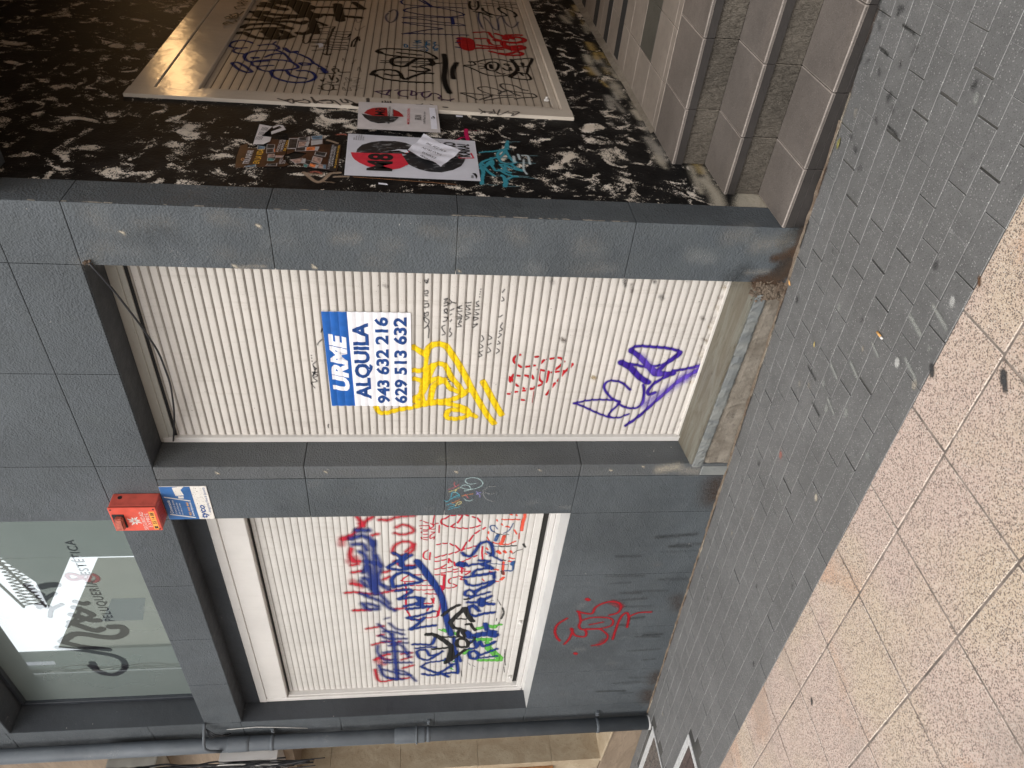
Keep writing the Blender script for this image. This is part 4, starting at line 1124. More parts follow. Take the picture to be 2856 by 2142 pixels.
'sh3_blue': ('sh3', """bblu 19.5 4 0 1 1984,2845 2003,2870 2018,2910 1987,2948 1937,2964 1894,2949 1880,2910
bblu 16.9 4 0 1 1895,2863 1875,2903 1843,2925 1802,2907 1789,2863
bblu 16.9 4 0 1 1947,2803 1964,2776 1984,2735 1956,2698 1913,2685 1887,2703
bblu 11.7 4 0 1 2034,2717 1997,2726
bblu 19.5 4 0 1 1887,2703 1869,2762 1842,2815 1792,2846 1738,2847 1679,2819 1674,2791 1687,2748 1699,2715
bblu 19.5 4 0 1 1674,2794 1703,2750 1723,2697 1725,2631 1702,2582 1636,2542 1602,2559 1573,2610 1563,2667
bblu 16.9 4 0 1 1887,2703 1851,2655 1791,2622 1722,2591
bblu 18.2 4 0 1 1759,2738 1807,2710 1831,2674 1832,2641
bblu 28.6 4 0 1 1736,2801 1740,2777
bblu 16.9 4 0 1 1663,2796 1614,2778 1609,2749 1628,2704 1633,2677
bblu 16.9 4 0 1 1588,2753 1553,2727 1540,2684
bblu 19.5 4 0 1 1635,2894 1649,2869 1606,2827 1543,2783 1515,2771 1510,2801 1551,2848 1625,2892
bblu 19.5 4 0 1 1541,2677 1467,2650 1426,2607 1402,2554 1405,2504 1432,2457 1494,2433 1560,2457 1583,2497 1576,2538
bblu 19.5 4 0 1 1552,2672 1569,2634 1574,2607 1556,2591 1510,2571 1478,2530 1471,2481
bblu 26 4 0 1 1930,2655 1870,2618 1883,2579
bblu 16.9 4 0 1 1872,2603 1837,2555 1781,2502 1722,2471 1700,2475 1703,2518 1694,2542 1671,2522 1677,2491 1707,2469 1676,2437 1630,2405 1582,2386
bblu 34 8 0 1 1620,2404 1581,2389
bblu 15.6 3 0 1 2339,1983 2356,1934 2367,1852 2381,1728 2402,1564
bblu 13.2 3 0 1 2340,1979 2387,1914 2463,1810 2496,1726 2523,1818 2541,1894 2575,1987 2582,1894 2586,1788 2582,1681 2594,1594 2612,1581 2635,1636 2638,1744 2671,1852 2682,1990 2719,1895 2737,1786 2756,1676 2771,1583
bblu 24 3 0 1 2760,1658 2616,1654
bblu 15.6 3 0 1 2855,1984 2899,1958 2946,1896 2979,1829 2970,1738 2930,1649 2870,1579 2830,1585 2771,1676 2767,1786 2783,1874 2822,1962 2855,1984
bblu 15.6 3 0 1 3120,1879 3043,1829 2990,1783 3003,1669 3008,1555
bblu 14.4 3 0 1 3061,2010 2994,1987 2986,1896 2993,1806
bblu 16.8 3 0 1 3127,1851 3011,1797
bblu 8.4 3 0 1 3139,1805 3107,1736 3107,1643 3128,1531
bblu 16.8 3 0 1 3088,1997 3061,2010
bblu2 13 8 0 0.7 2762,2086 2684,2101 2587,2089 2558,2063 2613,2039 2732,2025 2820,2032 2845,2054 2792,2083
bblu2 9 7 0 0.6 2912,1468 2730,1474 2588,1464
bblu2 9 7 0 0.7 2930,1460 2819,1475 2716,1472 2548,1456
bblu2 11 7 0 0.7 2829,1434 2730,1409 2592,1388 2549,1360 2672,1346 2790,1342 2856,1319 2845,1301 2728,1293 2639,1269 2654,1237 2764,1200"""),
'sh3_cyan': ('sh3', """cyan 9 1 0 1 2221,1904 2228,1868 2203,1900 2197,1868
cyan 9 1 0 1 2176,1912 2185,1864
cyan 9 1 0 1 2132,1916 2117,1837
cyan 9 1 0 1 2079,1939 2096,1852
cyan 9 1 0 1 2051,1868 2059,1829 2033,1837
cyan 9 1 0 1 2226,1848 2235,1808
cyan 9 1 0 1 2203,1840 2171,1812 2152,1844 2146,1813
cyan 9 1 0 1 2217,1832 2117,1837 2072,1821
cyan 9 1 0 1 2213,1792 2216,1776 2176,1788 2158,1757
cyan 9 1 0 1 2102,1789 2095,1765 2055,1786
cyan 9 1 0 1 2166,1776 2102,1793 2058,1770
cyan 9 1 0 1 2140,1967 2119,1951 2082,1954 2091,1966 2140,1967"""),
'sh3_ruso': ('sh3', """sblk2 19.5 3 0 1 1947,2101 1965,2128 2008,2115 2033,2077 2041,2008 2039,1930 2024,1853 1981,1806 1929,1776 1905,1780 1902,1830 1903,1910 1912,1986 1922,2054 1947,2101
sblk2 18.2 3 0 1 1977,2006 1965,1945 1957,1868
sblk2 23.4 3 0 1 1901,1952 1894,1989 1870,2026 1823,2040 1761,2023 1746,1986 1751,1957 1811,1928 1884,1891 1896,1830
sblk2 10.4 3 0 1 1819,2096 1823,2040 1826,1965 1840,1890 1855,1807
sblk2 10.4 3 0 1 1785,2098 1796,2039 1804,1965 1812,1890 1824,1796
sblk2 15.6 3 0 1 1773,1868 1796,1830 1818,1796 1844,1747
sblk2 33.8 3 0 1 1888,1811 1824,1796 1800,1808
sblk2 22.1 3 0 1 1594,2140 1648,2121 1673,2072 1672,2014 1631,1984 1562,1968 1545,1950 1604,1904 1653,1853 1662,1802
sblk2 19.5 3 0 1 1583,2143 1569,2110 1531,2066 1516,2009 1507,1942 1509,1871 1515,1803
sblk2 18.2 3 0 1 1607,2064 1592,2033 1599,1990
sblk2 20.8 3 0 1 1749,1912 1751,1871 1730,1834 1706,1820 1680,1853 1678,1890 1692,1930
sblk2 33.8 3 0 1 1978,2121 1958,2105
sblk2 33.8 3 0 1 1590,2133 1582,2118
sblk2 32 8 0 1 1995,1728 1870,1725 1727,1730 1601,1737 1473,1729 1380,1713
sblk2 30 8 0 1 1860,1658 1758,1681 1672,1687 1600,1684
sblk2 18 4 0 1 3190,1514 3089,1523 2995,1514 2987,1482 3072,1459 3205,1456
sblk2 12 4 0 1 3076,1510 3063,1497
sblk2 5.2 2 0 1 3226,1471 3066,1484
sblk2 11.7 2 0 1 3175,1412 3170,1332 3170,1237 3208,1152
sblk2 11.7 2 0 1 3102,1440 3114,1360 3122,1265 3095,1177
sblk2 10.4 2 0 1 3259,1345 3226,1280 3234,1149
sblk2 16.9 2 0 1 2943,1500 2910,1442 2834,1379
sblk2 15.6 2 0 1 2939,1486 2924,1419 2886,1385
sblk2 18.2 2 0 1 3046,1434 2984,1429 2930,1395 2880,1344 2898,1269 2998,1307 3060,1317 3090,1291 3045,1247 2990,1210 2923,1198 2880,1216"""),
'sh3_red': ('sh3', """sred3 72 4 0 1 2315,1607 2308,1578 2272,1564 2146,1570 2143,1586 2263,1609
sred3 72 4 0 1 2293,1587 2169,1577
sred3 20.4 4 0 1 2465,1525 2491,1433 2434,1416 2371,1399 2340,1359
sred3 20.4 4 0 1 2339,1523 2349,1443 2298,1438 2239,1417 2235,1376
sred3 28.8 4 0 1 2213,1513 2202,1444 2196,1379 2200,1300 2199,1238
sred3 26.4 4 0 1 2149,1553 2164,1447 2162,1365
sred3 28.8 4 0 1 2469,1379 2427,1323 2385,1271
sred3 28.8 4 0 1 2412,1332 2464,1276 2478,1210
sred3 36 4 0 1 2389,1313 2429,1250 2400,1201 2345,1211 2305,1278 2318,1340 2333,1394
sred3 40.8 4 0 1 2318,1344 2241,1342 2225,1298 2251,1233 2215,1224 2166,1283 2204,1341
sred3 26.4 4 0 1 2110,1442 2084,1392 2084,1331 2131,1274 2113,1239 2073,1259 2058,1341 2078,1392
sred3 48 4 0 1 2453,1299 2374,1323
bblu 16 4 0 1 2314,1640 2319,1615
bblu 16 4 0 1 2236,1647 2240,1626
bblu 16 4 0 1 2148,1650 2142,1622"""),
'sh3_rocket': ('sh3', """sblk2 12 1.5 0 1 1824,1615 1847,1549 1900,1562 1891,1582 1905,1534 1949,1481 1972,1420 1959,1366 1922,1317 1847,1301 1778,1315 1718,1351 1688,1403 1680,1453 1703,1504 1749,1543 1792,1579 1824,1615
sblk2 16 1.5 0 1 1835,1488 1883,1473 1917,1440 1894,1410 1838,1411 1774,1431 1764,1462 1792,1483 1835,1488
sblk2 22 1.5 0 1 1864,1455 1803,1454
sblk2 9 1.5 0 1 1875,1517 1864,1486
sblk2 9 1.5 0 1 1828,1529 1830,1488
sblk2 9 1.5 0 1 1786,1518 1808,1486
sblk2 10 1.5 0 1 1890,1371 1899,1351 1873,1342 1874,1365 1890,1371
sblk2 14 1.5 0 1 1882,1352 1877,1347
sblk2 14 1.5 0 1 1821,1385 1790,1372 1788,1353 1829,1338
sblk2 18 1.5 0 1 1840,1341 1791,1337
sblk2 11 1.5 0 1 1748,1429 1720,1405 1729,1381
sblk2 26 1.5 0 1 1979,1320 1913,1306 1847,1297 1792,1298
sblk2 14 1.5 0 1 1980,1318 2003,1258 2022,1187 1894,1221 1864,1264 1871,1291
sblk2 16 1.5 0 1 2022,1187 1859,1229 1757,1252 1761,1290 1752,1314
sblk2 26 1.5 0 1 1681,1355 1722,1328 1768,1312
sblk2 15 1.5 0 1 1676,1355 1657,1312 1659,1236 1747,1245
sblk2 9 1.5 0 1 1920,1270 1918,1251
sblk2 20 1.5 0 1 1933,1257 1888,1260
sblk2 14 1.5 0 1 1751,1287 1715,1275"""),
'sh3_outline': ('sh3', """mkg 12 1.5 0 0.9 1309,1569 1349,1607 1385,1651 1388,1598 1379,1535 1373,1482 1345,1509 1302,1554
mkg 10 1.5 0 0.9 1409,1433 1452,1429 1477,1457 1499,1506 1488,1543 1462,1552 1419,1522 1384,1471 1384,1410 1400,1362
mkg 13 1.5 0 0.9 1481,1274 1492,1302 1536,1334 1559,1377 1559,1410 1532,1423 1485,1409 1464,1385 1416,1353 1392,1323
mkg 13 1.5 0 0.9 1412,1443 1463,1392
mkg 11 1.5 0 0.9 1460,1378 1448,1332 1437,1278 1432,1246 1396,1232 1379,1256 1372,1303 1344,1360
mkg 10 1.5 0 0.9 1297,1526 1322,1482 1353,1430 1368,1361"""),
'sh3_violet': ('sh3', """viol 10 1 0 1 1333,2103 1307,2065 1294,2030
viol 10 1 0 1 1338,2107 1354,2060 1373,2026
viol 10 1 0 1 1373,2029 1329,2042 1296,2047
viol 10 1 0 1 1367,2005 1379,1988
viol 10 1 0 1 1383,1933 1367,1974 1329,1985 1298,1973 1290,1935
viol 10 1 0 1 1377,1916 1311,1918
viol 10 1 0 1 1376,1919 1361,1895 1325,1891 1307,1915
viol 10 1 0 1 1353,1888 1357,1864
viol 10 1 0 1 1378,1818 1367,1853 1329,1862 1294,1850 1307,1826 1356,1808 1355,1784 1321,1760 1296,1774 1281,1757 1272,1723 1295,1692"""),
'fr3_writing': ('fr3', """mk 10 1 0 1 2198,3020 2176,3033 2200,3041 2217,3022 2206,2986
mk 10 1 0 1 2234,3033 2229,2998 2247,2975 2271,2987
mk 10 1 0 1 2283,3046 2291,3013 2298,2980
mk 10 1 0 1 2307,3054 2338,3037 2302,3019 2361,2999
mk 10 1 0 1 2378,3037 2342,3019 2324,2985 2402,2995
mk 10 1 0 1 2372,3036 2390,3016 2414,3001 2363,2988 2421,2975 2457,2970
mk 10 1 0 1 2531,3038 2494,3015 2519,2972
mk 10 1 0 1 2538,3039 2551,3014
mk 10 1 0 1 2570,3025 2581,2983
mk 10 1 0 1 2618,3036 2600,2994
mk 10 1 0 1 2625,3039 2652,3019 2612,3004 2618,2981
mk 10 1 0 1 2670,3035 2706,2984
mk 10 1 0 1 2688,3022 2658,2996 2676,2983
mkg 9 1 0 1 1079,2569 1049,2520 1032,2490 1073,2495 1080,2509 1053,2521
mkg 9 1 0 1 1079,2568 1063,2535 1080,2509
mkg 9 1 0 1 1058,2484 1045,2458 1043,2417 1068,2417 1089,2447
mkg 9 1 0 1 1063,2482 1076,2446
mkg 9 1 0 1 1120,2413 1065,2382 1052,2352
mkg 9 1 0 1 1120,2411 1047,2386 1074,2373
mkg 9 1 0 1 1084,2368 1097,2331 1076,2304 1059,2306 1056,2328
mkg 9 1 0 1 1077,2358 1097,2306 1071,2282 1040,2263
mkg 9 1 0 1 1115,2269 1075,2253 1079,2228 1119,2247
mkg 9 1 0 1 1119,2244 1090,2210 1067,2189
mkg 9 1 0 1 1050,2198 1069,2180 1035,2181
mk 40 1 0 1 1055,2192 1052,2182
mkg 16 1 0 1 1144,2134 1059,2131
mkg 7 1 0 1 1091,2088 1086,2062 1120,2061
mkg 7 1 0 1 1066,2080 1077,2039
mkg 8 1 0 1 1105,2049 1101,2017
mkg 7 1 0 1 1127,2047 1106,2043
mkg 7 1 0 1 1124,2034 1103,2030
mkg 7 1 0 1 1126,2021 1101,2017
mkg 5 1 0 1 1084,1900 1103,1887 1098,1861 1078,1880 1084,1900
mkg 5 1 0 1 1079,1874 1116,1857
mkg 5 1 0 1 1073,1828 1096,1811
mkg 4 1 0 1 1116,1821 1099,1795
mkg 12 1 0 1 1086,1752 1085,1733
mkg 7 1 0 1 1088,1570 1042,1545 1062,1544 1030,1565
mkg 7 1 0 1 1052,1545 1059,1498 1036,1523 1042,1476
mkg 7 1 0 1 1093,1464 1022,1477 1080,1418
mkg 7 1 0 1 1089,1496 1040,1491
mkg 7 1 0 1 1060,1420 1053,1397 1022,1408
mkg 7 1 0 1 1073,1395 1073,1364 1023,1400"""),
'pane_script': ('pane', """dvin 44.2 3 0 1 -5383,4234 -5488,4196 -5525,4110 -5459,4026 -5346,3992 -5258,4030 -5194,4144 -5144,4260 -5108,4377
dvin 52 2 0 1 -5342,4210 -5443,4211 -5499,4172
dvin 52 3 0 1 -5032,4330 -5107,4211 -5159,4057
dvin 57.2 3 0 1 -5004,4302 -4937,4220 -4946,4144 -4980,4067 -4999,3984 -4974,3922 -4920,3885 -4864,3895 -4859,3964
dvin 54.6 3 0 1 -4789,4201 -4830,4159 -4881,4103 -4900,4061 -4879,4024
dvin 49.4 3 0 1 -4692,4166 -4725,4115 -4767,4065 -4770,4019
dvin 33.8 3 0 1 -4783,4169 -4756,4108 -4700,4031 -4683,4057
dvin 46.8 3 0 1 -4605,4126 -4637,4083 -4684,4042
dvin 39 3 0 1 -4534,4099 -4565,4055 -4552,4029
dvin 23.4 3 0 1 -4841,4239 -4782,4192 -4724,4145 -4607,4089
dvin 26 3 0 1 -4710,4308 -4622,4270 -4561,4190
dvin 31.2 3 0 1 -4596,4341 -4491,4269 -4431,4196
dvin 54.6 3 0 1 -4355,4255 -4336,4206 -4333,4156
dvin 46.8 3 0 1 -4330,4328 -4404,4308 -4437,4280 -4468,4301
dvin 44.2 3 0 1 -4563,4336 -4588,4282"""),
'pane_amp': ('pane', """rvin 26 2 0 1 -4231,3905 -4265,3889 -4298,3902 -4311,3934 -4296,3963
rvin 26 2 0 1 -4296,3963 -4250,3932 -4235,3968 -4273,4003 -4285,4050 -4244,4067 -4218,4045 -4233,4006 -4275,3979"""),
}
PAINT = {}
for k_, (sf_, tx_) in PAINT_RAW.items():
    ss_ = []
    for ln_ in tx_.split('\n'):
        w_ = ln_.split()
        ss_.append((w_[0], float(w_[1]), float(w_[2]), float(w_[3]), float(w_[4]), [tuple(map(float, q_.split(','))) for q_ in w_[5:]]))
    PAINT[k_] = dict(surf=sf_, strokes=ss_)
def smear(layer, surf, col, w, soft, pts, op): layer.setdefault('surf', surf); layer.setdefault('strokes', []).append((col, w, soft, 0, op, pts))
# ================================================================== SETTING: sloping pavement
GA, GB = 0.332, 0.0684                      # the street falls to the left: z = GA + GB * X
def gz(x): return GA + GB * x

mb = MB()
mb.poly([(-60, -60, gz(-60) - .03), (60, -60, gz(60) - .03), (60, 9, gz(60) - .03), (-60, 9, gz(-60) - .03)])
tag(mb.build('ground', M['soil']), kind='structure')

# grey block pavers: ten courses of 20 x 10 cm blocks between the wall and the pink slabs
HATCH = (-5.72, -5.10, -1.0, -0.60)
mb = MB(); rr = random.Random(3)
for j in range(10):
    y1 = -0.1 * j; y0 = y1 - 0.1; shift = (0.1 if j % 2 else 0.0) + rr.uniform(-.012, .012)
    k0 = int(-13 / 0.2); 
    for k in range(k0, int(4.2 / 0.2)):
        x0 = k * 0.2 + shift + rr.uniform(-.003, .003); x1 = x0 + 0.2
        if x1 > -6.90 and x0 < -6.06 and y1 > -.60 and y0 < -.15: continue
        if x1 > HATCH[0] and x0 < HATCH[1] and y1 > HATCH[2] and y0 < HATCH[3] - .02: continue
        g = 0.0017; dz = rr.uniform(-.0016, .0016)
        mb.box(x0 + g * rr.uniform(.6, 1.5), x1 - g * rr.uniform(.6, 1.5), y0 + g * rr.uniform(.6, 1.3), y1 - g * rr.uniform(.6, 1.3), GA - 0.05 + dz, GA + dz, 0.0012, 1, tone=0.5 + rr.gauss(0, .055), shear=GB)
tag(mb.build('pavement', M['paver'], fixn=False), kind='structure')
mb = MB(); mb.poly([(-13, -1.0, gz(-13) - .0055), (4.2, -1.0, gz(4.2) - .0055), (4.2, 0.02, gz(4.2) - .0055), (-13, 0.02, gz(-13) - .0055)])
tag(mb.build('pavement_bedding', M['mortar']), kind='structure')

# pink terrazzo slabs, 40 x 40 cm
mb = MB(); ys = [-1.0, -1.212] + [-1.212 - .399 * k for k in range(1, 9)]
for j in range(len(ys) - 1):
    for k in range(-26, 12):
        x0 = -1.172 + .3985 * k - .010 * j; x1 = x0 + .3985
        g = 0.0045; dz = rr.uniform(-.0012, .0012)
        mb.box(x0 + g, x1 - g, ys[j + 1] + g, ys[j] - (g if j else 0.001), GA - 0.04 + dz, GA + dz, 0.002, 1, tone=rr.random(), shear=GB)
tag(mb.build('terrazzo_pavement', M['terrazzo'], fixn=False), kind='structure')
mb = MB(); y9 = ys[-1]
mb.poly([(-12, y9, gz(-12) - .0035), (4.0, y9, gz(4.0) - .0035), (4.0, -1.001, gz(4.0) - .0035), (-12, -1.001, gz(-12) - .0035)])
tag(mb.build('terrazzo_bedding', M['tgrout']), kind='structure')

# ================================================================== SHOP BUILDING
shop = thing('shop_building', 'dark grey painted shop front with three graffitied roller shutters and a black dabbed entrance wall', 'building', (-3.4, 0, gz(-3.4)))
Z = [None, 0.975, 1.716, 2.462, 3.215, 3.487, 4.22, 4.95, 5.75]
G = 0.0011
def panel(mb, x0, x1, z0, z1, y0=0.0, y1=0.26, bev=0.003, mi=0):
    mb.box(x0 + G, x1 - G, y0, y1, z0 + G, z1 - G, bev, 2, mi=mi)

# right pier with its grey return into the entrance
mb = MB(); zb = [0.16] + Z[1:]
for a, b in zip(zb, zb[1:]): panel(mb, -1.752, -1.472, a, b, 0.0, 0.178)
mb.box(-1.74, -1.49, 0.02, 0.17, 0.1, 5.7, mi=1)
mb.build('pier', [M['grey'], M['joint']], shop)

# middle pier: rendered edge strip beside the door, smooth face beside the window
mb = MB(); zb = [-0.05] + Z[1:5]
for a, b in zip(zb, zb[1:]):
    panel(mb, -3.392, -3.064, a, b, 0.0, 0.26)
    mb.box(-3.064, -2.968, 0.001, 0.30, a + G, b - G, 0.006, 2, mi=1)
for a, b in zip(Z[5:], Z[6:]): panel(mb, -3.392, -2.957, a, b, 0.0, 0.26)
mb.box(-3.37, -2.985, 0.02, 0.25, -0.1, 3.2, mi=2); mb.box(-3.37, -2.98, 0.02, 0.25, 3.5, 5.7, mi=2)
mb.build('pier', [M['grey'], M['greyr'], M['joint']], shop)

# lintel courses over the door
mb = MB()
for x0, x1 in ((-3.392, -2.957), (-2.957, -2.337), (-2.337, -1.752)): panel(mb, x0, x1, 3.215, 3.487, 0.0, 0.30)
for za, zb_ in zip(Z[5:], Z[6:]):
    for x0, x1 in ((-2.957, -2.337), (-2.337, -1.752)): panel(mb, x0, x1, za, zb_, 0.0, 0.26)
mb.box(-3.38, -1.76, 0.02, 0.25, 3.25, 5.7, mi=1)
mb.build('lintel', [M['grey'], M['joint']], shop)

# beam between the upper and lower windows
mb = MB()
for x0, x1 in ((-4.036, -3.392), (-4.662, -4.036), (-5.289, -4.662), (-5.91, -5.289)): panel(mb, x0, x1, 3.208, 3.482, 0.0, 0.34)
mb.box(-5.9, -3.4, 0.02, 0.3, 3.23, 3.47, mi=1)
mb.build('window_beam', [M['grey'], M['joint']], shop)

# wall under the lower window
mb = MB()
for x0, x1 in ((-4.035, -3.392), (-4.70, -4.035), (-5.33, -4.70), (-5.912, -5.33)):
    mb.box(x0 + .0008, x1 - .0008, 0.0, 0.26, -0.25, 0.975, 0.0015, 1)
mb.box(-5.9, -3.4, 0.02, 0.25, -0.3, 0.96, mi=1)
mb.build('window_apron', [M['grey'], M['joint']], shop)

# left pier
mb = MB(); zb = [-0.3] + Z[1:5] + [3.9, 4.9, 5.75]
for a, b in zip(zb, zb[1:]):
    panel(mb, -6.02, -5.912, a, b, 0.0, 0.34); mb.box(-6.21, -6.02, 0.012, 0.34, a + G, b - G, 0.006, 2)
mb.box(-6.2, -5.92, 0.03, 0.33, -0.4, 5.7, mi=1)
mb.build('pier', [M['grey'], M['joint']], shop)

# smooth plates lining the openings, wall grey darkened to paint in recess shade
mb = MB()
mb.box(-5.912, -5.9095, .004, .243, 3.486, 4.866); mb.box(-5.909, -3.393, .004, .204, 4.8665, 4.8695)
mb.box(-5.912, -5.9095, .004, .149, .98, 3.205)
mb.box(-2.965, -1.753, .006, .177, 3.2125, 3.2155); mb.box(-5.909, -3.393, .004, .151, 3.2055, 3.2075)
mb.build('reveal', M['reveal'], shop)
# upper fascia
mb = MB()
for x0, x1 in ((-4.65, -3.392), (-5.912, -4.65)): panel(mb, x0, x1, 4.87, 5.75, 0.0, 0.34)
mb.build('fascia', M['grey'], shop)

# ---- upper window
mb = MB()
mb.box(-5.905, -3.20, 0.245, 0.30, 3.40, 4.95)
pane_back = mb.build('window', M['winframe'], shop)
mb = MB(); mb.box(-5.875, -3.2, 0.231, 0.239, 3.487, 4.83); mb.build('pane', M['glass'], pane_back)
mb = MB()
mb.box(-5.908, -5.876, 0.205, 0.26, 3.487, 4.865, .003); mb.box(-5.875, -3.2, 0.205, 0.26, 4.832, 4.866, .003); mb.box(-5.875, -3.2, 0.215, 0.26, 3.484, 3.50, .002)
mb.build('frame', M['winframe'], pane_back)
SURF['pane'] = (lambda a, z, o: (a, 0.2305 - o, z), None)
paint('lettering', PAINT['pane_script'], M['inglass'], pane_back, 'dark script lettering on the glass', 0.0005, 0.006)
paint('lettering', PAINT['pane_amp'], M['inglass'], pane_back, 'dark red ampersand on the glass', 0.0005, 0.006)
text('lettering', 'PELUQUERÍA', M['inglass_text'], pane_back, (-4.785, 0.2298, 3.905), (1, 0, 0), (0, 0, 1), 0.49, 0.090, 0.012, spacing=1.15)
text('lettering', 'ESTÉTICA', M['inglass_text'], pane_back, (-4.236, 0.2298, 3.92), (1, 0, 0), (0, 0, 1), 0.37, 0.074, 0.012, spacing=1.15)

# ---- door shutter
SURF['door'] = (lambda a, z, o: (a, 0.196 - o, z), Slats(0.372, 0.0398, 'door'))
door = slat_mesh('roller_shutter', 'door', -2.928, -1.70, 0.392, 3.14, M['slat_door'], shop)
door["label"] = 'cream door shutter with yellow, red and purple tags'
mb = MB(); mb.box(-2.967, -2.931, 0.176, 0.24, 0.375, 3.20, .003); mb.box(-2.934, -2.927, 0.172, 0.24, 0.375, 3.135, .001)
mb.build('guide_rail', M['frame_white'], door)
mb = MB(); mb.box(-1.76, -1.70, 0.176, 0.24, 0.375, 3.20, .003); mb.build('guide_rail', M['frame_white'], door)
mb = MB()
mb.box(-2.966, -1.70, 0.178, 0.26, 3.168, 3.214, .002); mb.box(-2.93, -1.70, 0.184, 0.26, 3.142, 3.168, .002)
mb.build('header_rail', M['frame_old'], door)
mb = MB()
mb.box(-2.926, -1.70, 0.190, 0.2, 3.128, 3.1415)
mb.build('brush_seal', M['brush'], door)
mb = MB(); mb.box(-2.927, -1.70, 0.186, 0.20, 0.378, 0.394, .003); mb.build('bottom_bar', M['slat_door'], door)
for ly, mt, lb, li in (('door_scribble', 'marker', 'small black marker scribbles', .0008), ('door_yellow', 'spray', 'yellow spray tag', .0009), ('door_red', 'marker', 'dashed red marker tag', .0009), ('door_purple', 'spray', 'purple spray tag near the sill', .0009)):
    paint('graffiti_tag', PAINT[ly], M[mt], door, lb, li, 0.004 if mt == 'marker' else 0.005)

st = {}; rr = random.Random(51)
for x, z_, l, c, o_ in ((-1.90, .90, 60, 'grime_or_shade', .55), (-1.88, .76, 40, 'grime_or_shade', .5), (-1.93, .86, 70, 'brown', .4), (-1.98, .70, 20, 'grime_or_shade', .4), (-2.10, .46, 18, 'brown', .6), (-1.86, .60, 60, 'grime_or_shade', .35), (-2.25, 1.15, 20, 'brown', .5), (-1.95, 2.02, 14, 'brown', .5), (-2.5, .95, 16, 'ochre', .5), (-1.9, 1.25, 40, 'grime_or_shade', .25)):
    smear(st, 'door', c, rr.uniform(8, 22), 10, [(x * 1000 - l * .3, z_ * 1000 - 4), (x * 1000 + l * .3, z_ * 1000 + 8)], o_)
for _ in range(26):
    x = rr.uniform(-2.9, -1.9); smear(st, 'door', rr.choice(['rust', 'brown', 'ochre']), rr.uniform(6, 16), 14, [(x * 1000, 394), (x * 1000 + rr.uniform(-30, 30), 394 + rr.uniform(3, 30))], rr.uniform(.12, .3))
paint('grime_or_shade', st, M['flaky'], door, 'dark smudges and rusty splashes low on the slats', .0007, .006)

# door sill
mb = MB()
mb.prism([(-2.966, -.004, .357), (-1.80, -.004, .357), (-1.78, .05, .36), (-1.76, .20, .382), (-2.966, .20, .382), ][:5], (0, 0, -.012))
sill = mb.build('door_sill', M['sill_top'], shop)
def rough_block(name, mat, x0, x1, prof, n, jit, seed, parent, breaks=()):
    # broken stone bar along X: cross-section points (y, z) jittered at every station
    mb = MB(); rr = random.Random(seed); prev = None
    for i in range(n + 1):
        x = x0 + (x1 - x0) * i / n
        brk = any(abs(x - q_) < (x1 - x0) / n * .5 for q_ in breaks)
        r = [mb.bm.verts.new((x + rr.uniform(-jit, jit) * .3, y + rr.uniform(-jit, jit) + (.006 if brk else 0), z_ + rr.uniform(-jit, jit) * .8 - (.004 if brk else 0))) for y, z_ in prof]
        if prev:
            for k in range(len(prof) - 1): mb.bm.faces.new((prev[k], prev[k + 1], r[k + 1], r[k]))
        else: mb.bm.faces.new(r)
        prev = r
    mb.bm.faces.new(prev[::-1])
    return mb.build(name, mat, parent)
rough_block('sill_slab', M['stone'], -2.985, -1.815, [(.19, .344), (.006, .3445), (-.005, .338), (-.006, .315), (-.004, .290), (.004, .280), (.19, .279)], 56, .0032, 9, sill, (-2.62, -2.2, -1.98))
rough_block('plinth', M['concrete'], -2.985, -1.80, [(.19, .2785), (.014, .278), (.010, .25), (.013, .20), (.009, .15), (.012, .05), (.19, 0)], 60, .0035, 10, sill)
mb = MB(); mb.box(-3.06, -2.986, -.004, .03, .10, .277, .003); mb.build('end_plate', M['stone'], sill)
# crumbling mortar where the sill meets the pier
mb = MB(); rr = random.Random(21)
def lumps(mb, n, bx, by, bz, s):
    for _ in range(n):
        c = Vector((rr.uniform(*bx), rr.uniform(*by), rr.uniform(*bz))); r = rr.uniform(*s)
        ret = bmesh.ops.create_icosphere(mb.bm, subdivisions=1, radius=r, matrix=Matrix.Translation(c))
        for v in ret['verts']: v.co = c + (v.co - c) * rr.uniform(.6, 1.25)
lumps(mb, 60, (-1.835, -1.75), (.004, .03), (.20, .35), (.014, .026)); lumps(mb, 150, (-1.85, -1.745), (-.008, .012), (.20, .36), (.004, .010))
mb.build('crumbled_mortar', M['rubble'], sill)

# ---- lower window shutter
SURF['win'] = (lambda a, z, o: (a, 0.206 - o, z), Slats(1.128, 0.0417, 'win'))
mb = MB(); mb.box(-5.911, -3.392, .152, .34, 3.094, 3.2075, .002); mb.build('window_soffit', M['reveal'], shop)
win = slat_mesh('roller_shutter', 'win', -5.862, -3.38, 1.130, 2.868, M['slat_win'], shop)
win["label"] = 'white window shutter covered in red, blue and black spray'
mb = MB(); mb.box(-5.862, -3.38, 0.194, 0.212, 1.080, 1.1295, .004); bb = mb.build('bottom_bar', M['slat_win'], shop)
for x, z_ in ((-5.74, 1.108), (-4.90, 1.106)):
    mb = MB(); mb.tube([(x, .194, z_), (x, .165, z_)], .013, 12); mb.build('lock', M['frame_white'], bb)
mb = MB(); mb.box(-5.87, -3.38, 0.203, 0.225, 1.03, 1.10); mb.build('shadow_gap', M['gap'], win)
mb = MB()
mb.box(-5.909, -5.865, 0.150, 0.24, .995, 3.09, .004); mb.box(-5.864, -5.852, 0.166, 0.24, 1.0, 2.87, .003)
mb.build('guide_rail', M['frame_white'], win)
mb = MB()
mb.box(-5.909, -3.38, 0.148, 0.30, 3.035, 3.092, .004); mb.box(-5.864, -3.38, 0.153, 0.30, 2.877, 3.034, .004)
mb.build('shutter_box', M['frame_white'], win)
